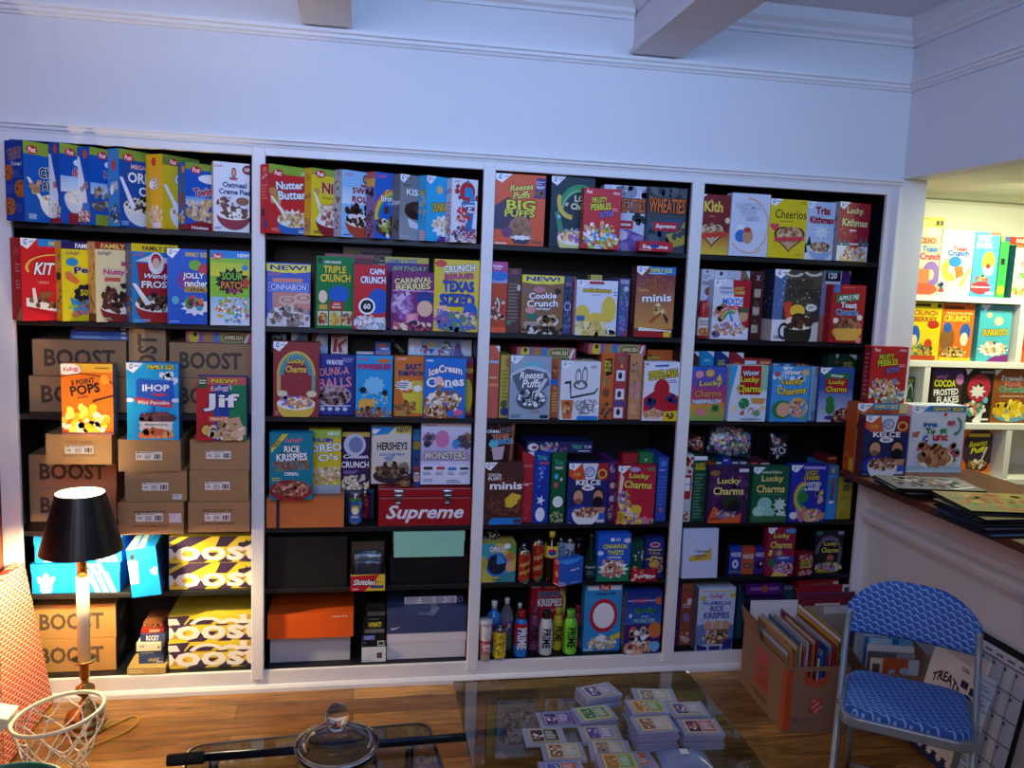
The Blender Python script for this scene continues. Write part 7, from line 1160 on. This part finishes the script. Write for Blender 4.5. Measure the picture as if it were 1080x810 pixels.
# ------------------------------------------------------------------ second carton behind the chair
C2M = Matrix.Translation((1.895, -.555, 0)) @ Matrix.Rotation(math.radians(-14), 4, 'Z')
c2 = prop(empty('open_carton', (1.895, -.555, 0), (0, 0, math.radians(-14))), 'open brown carton of flattened boxes behind the blue chair', 'carton')
w2, d2, h2 = .200, .36, .235
MB().box(0, 0, .001, w2, th, h2).box(0, th, .001, th, d2, h2).box(w2-th, th, .001, w2, d2, h2).box(th, d2-th, .001, w2-th, d2, h2).box(0, 0, 0, w2, d2, .003).build('carton_body', KM, c2, fix=False)
MB().add([(w2, .02, h2), (w2, d2-.02, h2), (w2+.02, d2-.02, h2+.075), (w2+.02, .02, h2+.07)], [(0, 1, 2, 3)]).build('flap', KM, c2)
for k, (y, top, c, sp, cn) in enumerate(((.030, .285, 'a8502c', 'r 0 0 26 40 c8c8c0;r 5 8 20 32 4a4a4a;k 70 30 30 24 10 9 c8642c,8ab0d8;r 78 0 100 30 a8c0d8', 'orange'), (.050, .300, '5a5e68', 'r 60 0 100 20 8a90a0', 'slate'), (.075, .318, 'b8c0c8', 'r 0 0 100 12 d8dce0', 'pale grey'), (.098, .335, '2a78b8', 'r 8 0 56 14 a8d0e8;r 0 14 80 40 1f5a9a;r 70 0 100 16 6ab0d8', 'bright blue'), (.12, .325, '4a4e56', '', 'charcoal'), (.20, .345, 'a8acb4', 'r 20 0 70 16 d0d4d8', 'silver'), (.235, .36, '8a3a34', 'r 0 0 30 14 c8c8c4;r 8 3 20 11 4a4a4a', 'brick red'), (.265, .365, '3a3e6a', '', 'indigo'))):
    _seed[0] += 1
    o = link('flattened_box', art_mesh('flattened_box', c, w2-.02-rg.uniform(0, .03), .007, top-.006, split_spec(sp), M_PRINT, _seed[0])); o.matrix_world = C2M @ Matrix.Translation((w2/2+rg.uniform(-.006, .006), y, .006))
    prop(o, f'{cn} flattened box standing in the carton behind the chair', 'flattened box', 'flattened boxes in the open carton')
# upright flattened boxes between carton and bookcase
for k, (x0, x1, y, top, c, sp, cn) in enumerate(((1.845, 2.09, -.095, .402, '8c1c28', 'r 84 0 100 14 c8c8cc;r 88 3 97 11 4a4a50', 'red one with a white tab, nearest the bookcase'), (1.835, 2.10, -.115, .375, '4a3a8a', 'r 0 0 100 8 6a2a3a', 'violet one, second from the bookcase'), (1.83, 2.08, -.135, .352, '7a2430', 'l 30 2 90 10 1 c8b8b8', 'maroon one, third from the bookcase'), (1.84, 2.07, -.16, .335, '9a8a80', 'r 40 0 100 10 c8c0bc', 'grey brown one, fourth from the bookcase'))):
    _seed[0] += 1
    o = link('flattened_box', art_mesh('flattened_box', c, x1-x0, .008, top, split_spec(sp), M_PRINT, _seed[0])); o.location = ((x0+x1)/2, y, .0012); o.rotation_euler = (.0, 0, 0)
    prop(o, f'flattened box standing behind the cartons, {cn}', 'flattened box', 'flattened boxes behind the cartons')
# ------------------------------------------------------------------ calendar, paper bag and leaflet leaning on the half wall
def wall_card(name, label, cat, yL, x0, w, h, lean, turn, base, spec, thick=.008, z=0.0, m=None):
    """upright sheet facing -X; yL = its edge nearer the bookcase"""
    _seed[0] += 1
    me = art_mesh(name, base, w, thick, h, split_spec(spec), m or M_PRINT, _seed[0])
    o = link(name, me)
    o.matrix_world = Matrix.Translation((x0, yL, z+.002)) @ Matrix.Rotation(-PI/2, 4, 'Z') @ Matrix.Rotation(-lean, 4, 'X') @ Matrix.Rotation(turn, 4, 'Y') @ Matrix.Translation((w/2, thick/2, 0))
    return prop(o, label, cat)
grid = 'r 0 0 100 100 0e0f14;r 4 5 96 98 c4c6d2;r 4 12 96 12.7 3a3c4a;'+''.join(f'r {4+i*13.14:.1f} 12 {4.5+i*13.14:.1f} 98 3a3c4a;r {6+i*13.14:.1f} 8 {14+i*13.14:.1f} 9.6 5a5c6a;' for i in range(7))+''.join(f'r 4 {12+j*17:.1f} 96 {12.7+j*17:.1f} 3a3c4a;' for j in range(6))+''.join(f'r {6+i*13.14:.1f} {14+j*17:.1f} {8+i*13.14:.1f} {16.4+j*17:.1f} 4a4c5a;' for i in range(7) for j in range(5))
wall_card('desk_calendar', 'large black edged monthly planner sheet leaning on the half wall', 'calendar', -.625, 2.085, .395, .488, .17, 0, '0e0f14', grid, .006)
bag = wall_card('paper_bag', 'white paper treat bag with arched black lettering behind the chair', 'paper bag', -.655, 1.995, .245, .42, .24, 0, 'dedad8',
    'p c8c0ba 0 0 100 0 100 12 0 10;l 60 14 76 18 2 2a2a6a;v TREATS 40 34 56 9 26242a - 0 8;t CLUB 86 40 20 9 26242a;r 66 24 80 30 2a2c5a;r 84 26 98 32 2a2c5a;e 84 40 13 7 2a2c5a;l 30 52 70 60 2 8a8080;r 0 90 100 100 24285a;s 10 92 7 4 8 .6 e0dcd8;s 30 92 7 4 8 .6 e0dcd8;s 50 92 7 4 8 .6 e0dcd8;s 70 92 7 4 8 .6 e0dcd8;s 90 92 7 4 8 .6 e0dcd8', .014, z=.02)
wall_card('leaflet', 'long folded pale leaflet leaning beside the paper bag', 'leaflet', -.925, 1.965, .065, .40, .24, -.03, 'a8c0dc', 'r 0 0 100 100 b4cae2;'+';'.join(f'l 16 {8+i*12} 80 {13+i*12} 2 5a7aa0;r 0 {4+i*12} 100 {5+i*12} 6a8ab0' for i in range(8)), .004, z=.0125)
# ------------------------------------------------------------------ counter: standing boxes and sleeved prints
CZ = .893
def K(u, R, vT, y, yaw, d, desc, base, spec, z=CZ, tilt=0):
    return B(4, 4, u, R, vT, y, yaw, d, desc, base, spec, z=z, tilt=tilt, where=', on the brown counter', grp='cereal boxes on the brown counter')
of = K(898.6, 950, 425.5, -.105, 0, .075, 'tall orange family size box behind the navy one', 'c8602c', 'gm;r 30 0 84 9 2a86c8;t FAMILY_SIZE 58 4.6 46 5.5 e8e03a;r 84 0 100 14 d8cc8a;l 34 10 78 15 2 8a3a1c;e 14 32 14 10 1c2440;t NEW 14 32 16 4 c8b04a;k 16 56 12 10 8 6 1c1c24,c8a078;k 20 80 18 16 24 7 c8743c,8a4a2c@L b8521f;k 60 82 40 16 20 12 a83a24,d87a3c;r 60 80 96 98 d8b82a')
hz = DIM[of.name][2]
K(914.4, 953, 365.5, -.10, 0, .05, 'red box with multicolour title, standing on the orange box', 'bf2a2c', 'post 16 6 11;t CEREAL 86 6 20 4 e8d8dc;t FRUITY 42 18 40 9 d8d83a 2a1a3a -6;t PEBBLES 46 28 54 11 d8d83a 2a1a3a -6;t KITH 62 41 34 9 5a7ad8 8a2a6a -10;l 76 30 96 36 2 e8a0a8;k 46 66 40 10 40 5 e2b090,d8a070,d8b04a,f2eef0,3a8ad0;p e4e4ec 2 72 30 86 28 90 2 80;k 50 86 50 15 100 5 e8d2b8,d8b04a,5a9ad0,8ac04c,f2eef0,c8703c@L 8c1c28;l 20 10 80 90 10 c86a6a', z=CZ+hz+.0015)
K(907.8, 954, 438.5, -.165, 0, .05, 'navy box with two bearded heads, front of the group', '1c2a5c', 'p d8dce4 34 0 74 0 66 26 40 28;p d05a3c 0 2 34 2 44 30 20 30 0 20;p a02030 74 0 100 0 100 26 70 30;p eef1f6 0 0 32 0 14 12 0 8;t G 9 4.6 7 6.5 1f4fb0;i Puffs 20 18 18 6 d8a83a;o 52 14 14 9 14 8a9ac0;l 44 9 62 18 3 6a7ab0;o 84 17 12 8 20 d8b04a;t KELCE 50 31 62 9 f4f4f8 3a3a4a;s 50 40 17 5 12 .85 e6e8ee;t MIX 50 40 16 4 2a3a7a;e 26 52 14 11 2a2028;e 26 55 12 11 c89478;e 26 62 9 5 8a5a40;e 76 52 15 12 1c1a20;e 76 55 12 11 c08a6a;e 76 63 13 9 17151a;p 2038a0 2 76 26 66 48 70 48 88 2 92;p c08a6a 66 72 96 72 90 90 70 88;p 2858b8 52 80 96 82 96 96 56 96;bowl 46 82 34 e0e4ea 110 4.5 8a5a44,c89a7a,6b3c30,d8c0a8;l 2 96 14 98 1 9fb0d8;r 74 92 94 97 c8d0e0@L 5a2a34')
K(955.5, 1012.4, 427.8, -.105, 0, .085, 'wide white giant size box with gaps in its rainbow title', 'ccd4e6', 'gm;p 2a80c8 20 9 32 0 100 0 100 9;t GIANT_SIZE 66 4.8 56 5.5 e4dc7a 2a6a8a;e 62 13 3 3 c83a4a;t inna 36 28 26 7 2a78c8 f2f4fa;t on 74 26 14 7 c83a5a f2f4fa;t To 37 38 18 8 2a8a4a f2f4fa;t st 61 37 13 8 3a9a5a f2f4fa;t C 29 49 10 8.5 2a62c0 f2f4fa;t unc 56 48 28 8 c83a4a f2f4fa;o 82 30 12 14 16 4a8a6a -80 100;p b06a5a 4 40 18 38 14 48 4 46;k 24 60 8 4 4 6 8a5a44,a8745a;p b83a4a 14 64 50 60 50 62 16 67;k 84 64 8 6 4 6 a8745a;k 86 74 8 14 10 5 b83a4a,3a86c8,4a9a6a;e 50 80 34 14 e8e4e0;k 50 76 30 13 60 8 9a6a4c,7a4a34,b8865f;g 0 92 100 100 7ab8d8 c8d8e8')
def sheet(u, v, z, yaw, w, l, base, spec, desc, k):
    p = atz(u, v, z); _seed[0] += 1
    o = link('print_in_sleeve', art_mesh('print_in_sleeve', base, w, l, .0068, {'T': (base, spec), 'F': ('1a1a1e', ''), 'L': ('1a1a1e', '')}, M_GLOSS, _seed[0])); o.location = (p[0], p[1], z); o.rotation_euler = (0, 0, math.radians(yaw))
    return prop(o, desc, 'print', 'sleeved prints on the counter')
ords = ('bottom', 'second', 'third', 'fourth', 'fifth', 'sixth', 'seventh', 'eighth')
for k in range(6):
    sheet(986-k*1.2+rg.uniform(-5, 5), 518-k*1.4, CZ+.0005+k*.0074, -4+rg.uniform(-9, 9), .33, .21, ('24262a', '3a3a30', 'a8a488', '2a2c2e', 'b0ac98', '8a8a86')[k], 'r 6 6 94 94 8a8a84;k 50 50 40 40 60 5 5a5a58,c8c4b4,3a3c40,a86a5a;p e8e8e0 60 94 94 70 94 78 66 98' if k == 5 else '', f'black and cream sleeved print, {ords[k]} of the pile by the white box', k)
for k in range(8):
    sheet(1062+rg.uniform(-3, 3)-k*.5, 554-k*3.2, CZ+.0005+k*.0074, -3+rg.uniform(-8, 8), .36, .26, ('3a5a7a', '24262a', '2a3a5a', '1c1e22', '2c3440', 'a89a6a', '24262a', 'b09a5a')[k], 'g 4 4 96 96 b8a05a 8a9a4a;k 50 50 44 40 60 6 c87a3a,d8b84a,6a9a4a,b85a3a' if k == 7 else '', f'colourful sleeved print, {ords[k]} of the nearer pile on the counter', k)
# ------------------------------------------------------------------ boxes in the lit cubbies
def N(u, R, vT, y, desc, base, spec, lv, yaw=0, d=.06):
    z_ = NOOK_Z[lv]; top = {'A': 2.10, 'B': 1.612, 'C': 1.307, 'D': 1.012}[lv]; P_ = (x_at(u, y, z_), y, z_); vT = min(rise_to(P_, vT), top-z_-.003)
    return B(4, 1, u, R, vT, y, yaw, d, desc, base, spec, z=NOOK_Z[lv], where=', lit cubby bookcase', grp='boxes in the lit cubby bookcase')
NY = .285
n1_ = N(960.5, 987, 239, NY, 'cream box with a square toast face shape, top row', 'e0c8a0', 'e 66 8 18 8 d8d8b8;t CRUNCH 50 20 60 9 c8884a 8a5a3c;t Toast 60 32 62 9 4a8ac0 e8e4d8;t Crunch 62 43 78 10 c84a5a e8e4d8;o 70 70 34 20 20 8a6ab0;r 16 62 64 90 c87a4a;e 50 92 50 9 c85a3c', 'A')
N(988, 1021.6, 242, NY, 'cream box with a blue cap shape and a churro, top row', 'e4dcc0', 'e 50 14 32 12 f0f0e4;t Toast 58 28 46 7 c85a6a e8e4d8;t Crunch 54 35 66 9 3a7ac0 e8e4d8;o 36 60 30 18 20 d8b44a 60 300;p c8702c 46 56 70 54 76 68 54 74;e 46 48 20 8 2a80c8;p d8a860 66 82 94 54 98 58 74 88;k 14 90 16 8 12 6 2a6a6a,b84a4a,3a3a7a;r 50 94 92 97 a8b8d0', 'A')
N(1022.3, 1048.5, 244.6, NY, 'sky blue box with a round yellow shape and red bowl, top row', '4a9ac8', 'r 60 0 100 4 d86a4a;t BABY 40 9 54 9 f0f0ea;t SHARK 40 20 66 10 f0f0ea;e 62 46 26 17 d8c23a;e 64 58 20 9 e8e8d8;e 62 52 10 4 8a3a2c;k 34 74 30 8 30 6 d8b04a,c85a5a,7aa04c;e 40 86 40 10 a83a44;r 0 84 80 86 e8e4d8;r 60 92 96 96 b8d8e8', 'A')
N(1049.6, 1058.5, 249.5, NY+.03, 'narrow green side with a dark window, top row', '3aa04a', 'r 0 0 100 8 3a5a9a;r 0 0 40 8 d8c83a;r 20 36 66 46 1c2a1c;e 50 88 40 8 d8b82a', 'A')
N(1059, 1090, 250, NY+.12, 'box topped with a red banner, back of the top row', '4a8a5a', 'r 0 0 100 12 c83a2c;t FAMILY 50 6 60 7 e8e4d8', 'A', d=.05)
N(1066, 1094, 259, NY, 'pale green box with a green letter at the frame edge, top row', 'd0d8b0', 'r 0 0 100 4 c8602c;t APPLE 40 14 60 11 f0f2e4 4a8a4a;o 40 34 16 5 20 c84a4a;t S 34 56 30 10 3a9a3a;k 50 86 44 12 40 8 8ab04a,c86a4a,e0d8b0@L 1a4a54', 'A', yaw=10)
ht_ = DIM[n1_.name][2]
B(4,1,968,995,.045,NY+.02,0,.10,'yellow snack box lying on top of the toast face box','d8c01c','r 0 40 60 90 e8d85a;r 70 30 84 80 2a2a1c;r 88 30 98 80 2a2a1c;l 10 10 40 24 1 6a5a1c',z=NOOK_Z['A']+ht_+.0015,name='snack_box',cat='snack box',where=', in the lit cubbies',grp='')
N(957.5, 988.4, 316.7, NY, 'yellow box with red title and round pieces, second row', 'e0c81c', 'r 0 2 60 7 4a3a1c;e 90 5 8 4 3a3a1c;t CRUNCH 46 18 80 9 b8401c;t BERRIES 46 29 76 9 b8401c;e 74 38 20 7 b8301c;e 14 58 18 18 2a5aa8;e 12 66 12 10 e0c8a0;e 62 72 13 9 c83a24;k 40 84 40 10 50 6 c8a04a,b83a2c,3a8a5a,6a3a2c;r 0 92 90 100 b8401c', 'B')
N(989, 1022.6, 317, NY, 'orange box with yellow title over a dish of brown pieces', 'd86a1c', 'r 4 4 66 10 7a3414;t PEANUT_BUTTER 54 17 82 4 e8d06a;t CRUNCH 46 26 78 11 e8d23a;e 22 62 22 22 8a5a2c;e 20 42 13 9 2a5aa8;e 76 50 16 16 2a5aa8;e 74 62 12 12 e8d0b0;e 44 86 40 9 3a2a14;k 44 85 38 8 60 5 c8a05a,a87a3c,e0c07a;r 0 94 100 100 d8b82a', 'B')
N(1028.5, 1062, 320, NY, 'aqua box with yellow slanted title and purple foot', '4ab0bc', 'p d8dcd4 0 0 34 0 14 12;r 30 2 100 12 5a9a9a;e 30 18 9 5 d8b890;e 60 28 14 8 d8c0a0;t DUNKAROOS 52 48 78 12 e0c82c 5a4a1c -3;s 50 78 50 14 12 .75 e8e4d8;k 50 76 40 10 50 6 e0c8a0,c8a87a,f0e4d0;p 7a2a7a 30 100 50 92 100 86 100 100', 'B')
N(1073.5, 1092, 322, NY, 'orange box cut off by the picture edge, second row', 'd8602c', 'r 0 60 100 80 c83a2c', 'B')
N(953, 960.5, 398, NY+.02, 'green box with a pale arch and yellow letters, third row', '2a5a34', 't RECIPE 50 8 70 8 c8c83a;o 46 46 46 34 12 c8c8a8 -180 0;t LUCKY 46 56 66 13 d8c83a;t CHARMS 46 76 70 13 d8c83a', 'C')
N(979.5, 1011.5, 383, NY, 'dark brown box with yellow and white title, third row', '3a2a24', 'r 0 4 100 14 3a2a5a;kel 30 16 40 c87ab0;e 88 20 14 10 c87ab0;v COCOA 40 28 70 13 d8d83a 1c1414;v FROSTED 46 44 80 12 f0ece2 1c1414 -4;v FLAKES 54 58 72 13 f0ece2 1c1414 -4;i CHOCOLATE 52 70 60 5 d8a03a;p d8602c 26 78 50 76 56 100 20 100;s 66 88 30 14 10 .8 e8e4d8;e 60 86 12 6 3a6aa8;r 4 90 24 100 e0d8d0', 'C')
N(1012.3, 1042.5, 383.5, NY, 'black box with a thick red ring and milk splash', '1c1a18', 'p d8dcd4 0 0 26 0 10 12;r 54 4 100 8 8a8a84;o 54 36 40 26 26 b02838;s 50 42 30 14 8 .6 e0dcd0;k 44 74 36 13 60 7 d86a4a,e8e0d4,3a8a7a,c8a06a;e 80 58 9 6 6ab0c8;p e8e4dc 40 96 76 74 70 100 44 100;r 64 92 96 96 d8d4cc', 'C')
N(1043.2, 1082, 385, NY, 'brown box with rainbow title over golden pieces', '8a4a20', 'p d8dcd4 0 0 22 0 4 12;t French 50 16 58 9 e8e4dc 3a5a9a;t Toast 50 26 44 9 c85a4a e8e4dc;t Crunch 50 37 68 11 4a9a6a e8e4dc;i CINNAMON 54 50 68 3 e8c8a0;e 56 84 48 14 5a9ab8;k 54 76 46 16 90 7 e8c01c,f0d84a,d8a814', 'C')
N(1013, 1042.5, 448, NY+.0, 'orange and black box with yellow slanted title, lowest row', 'd86a1c', 'e 54 40 60 44 3a2438;r 14 8 90 15 c8b02a;i Reeses 50 28 66 12 e0d82a 1c1414 -8;i Puffs 54 42 60 12 e0d82a 1c1414 -8;p c8b8a0 80 34 86 36 66 70 62 66;e 52 76 40 12 4a2a1c;k 52 72 34 9 50 6 e8dcc8,8a5a34,c89a5a;k 50 94 50 6 30 7 e89a3a,d8501c', 'D')
# ------------------------------------------------------------------ light
def area(name, loc, rot, sx, sy, power, col):
    l = bpy.data.lights.new(name, 'AREA'); l.shape = 'RECTANGLE'; l.size = sx; l.size_y = sy; l.energy = power; l.color = col
    o = bpy.data.objects.new(name, l); COL.objects.link(o); o.location = loc
    o.rotation_euler = Vector(rot).to_track_quat('-Z', 'Y').to_euler(); return o
blue_l = area('added_blue_light', (0.45, -2.45, 2.46), (0.0, 1.0, 0.0), 2.7, 0.40, 26, (0.29, 0.53, 1.0)); blue_l.data.spread = math.radians(125)  # unseen bluish area light added under the ceiling to brighten the upper wall
area('room_fill', (-0.75, -4.2, 2.35), (-0.03, 1, -0.08), 1.6, 0.9, 38, (0.94, 0.86, 1.0))
area('side_room_lamp', (3.0, -0.16, 2.105), (0, 0.25, -1), 0.6, 0.2, 20, (0.97, 1.0, 0.66))
W = bpy.data.worlds.new('world'); SC.world = W; W.use_nodes = True
W.node_tree.nodes['Background'].inputs['Color'].default_value = (0.5, 0.55, 0.8, 1); W.node_tree.nodes['Background'].inputs['Strength'].default_value = 0.05
SC.view_settings.view_transform = 'Standard'; SC.view_settings.look = 'None'; SC.view_settings.gamma = 1.0; SC.view_settings.exposure = 0.12
SC.view_settings.use_curve_mapping = False
SC.cycles.use_denoising = True
SC.cycles.max_bounces = 10; SC.cycles.transmission_bounces = 10; SC.cycles.transparent_max_bounces = 12
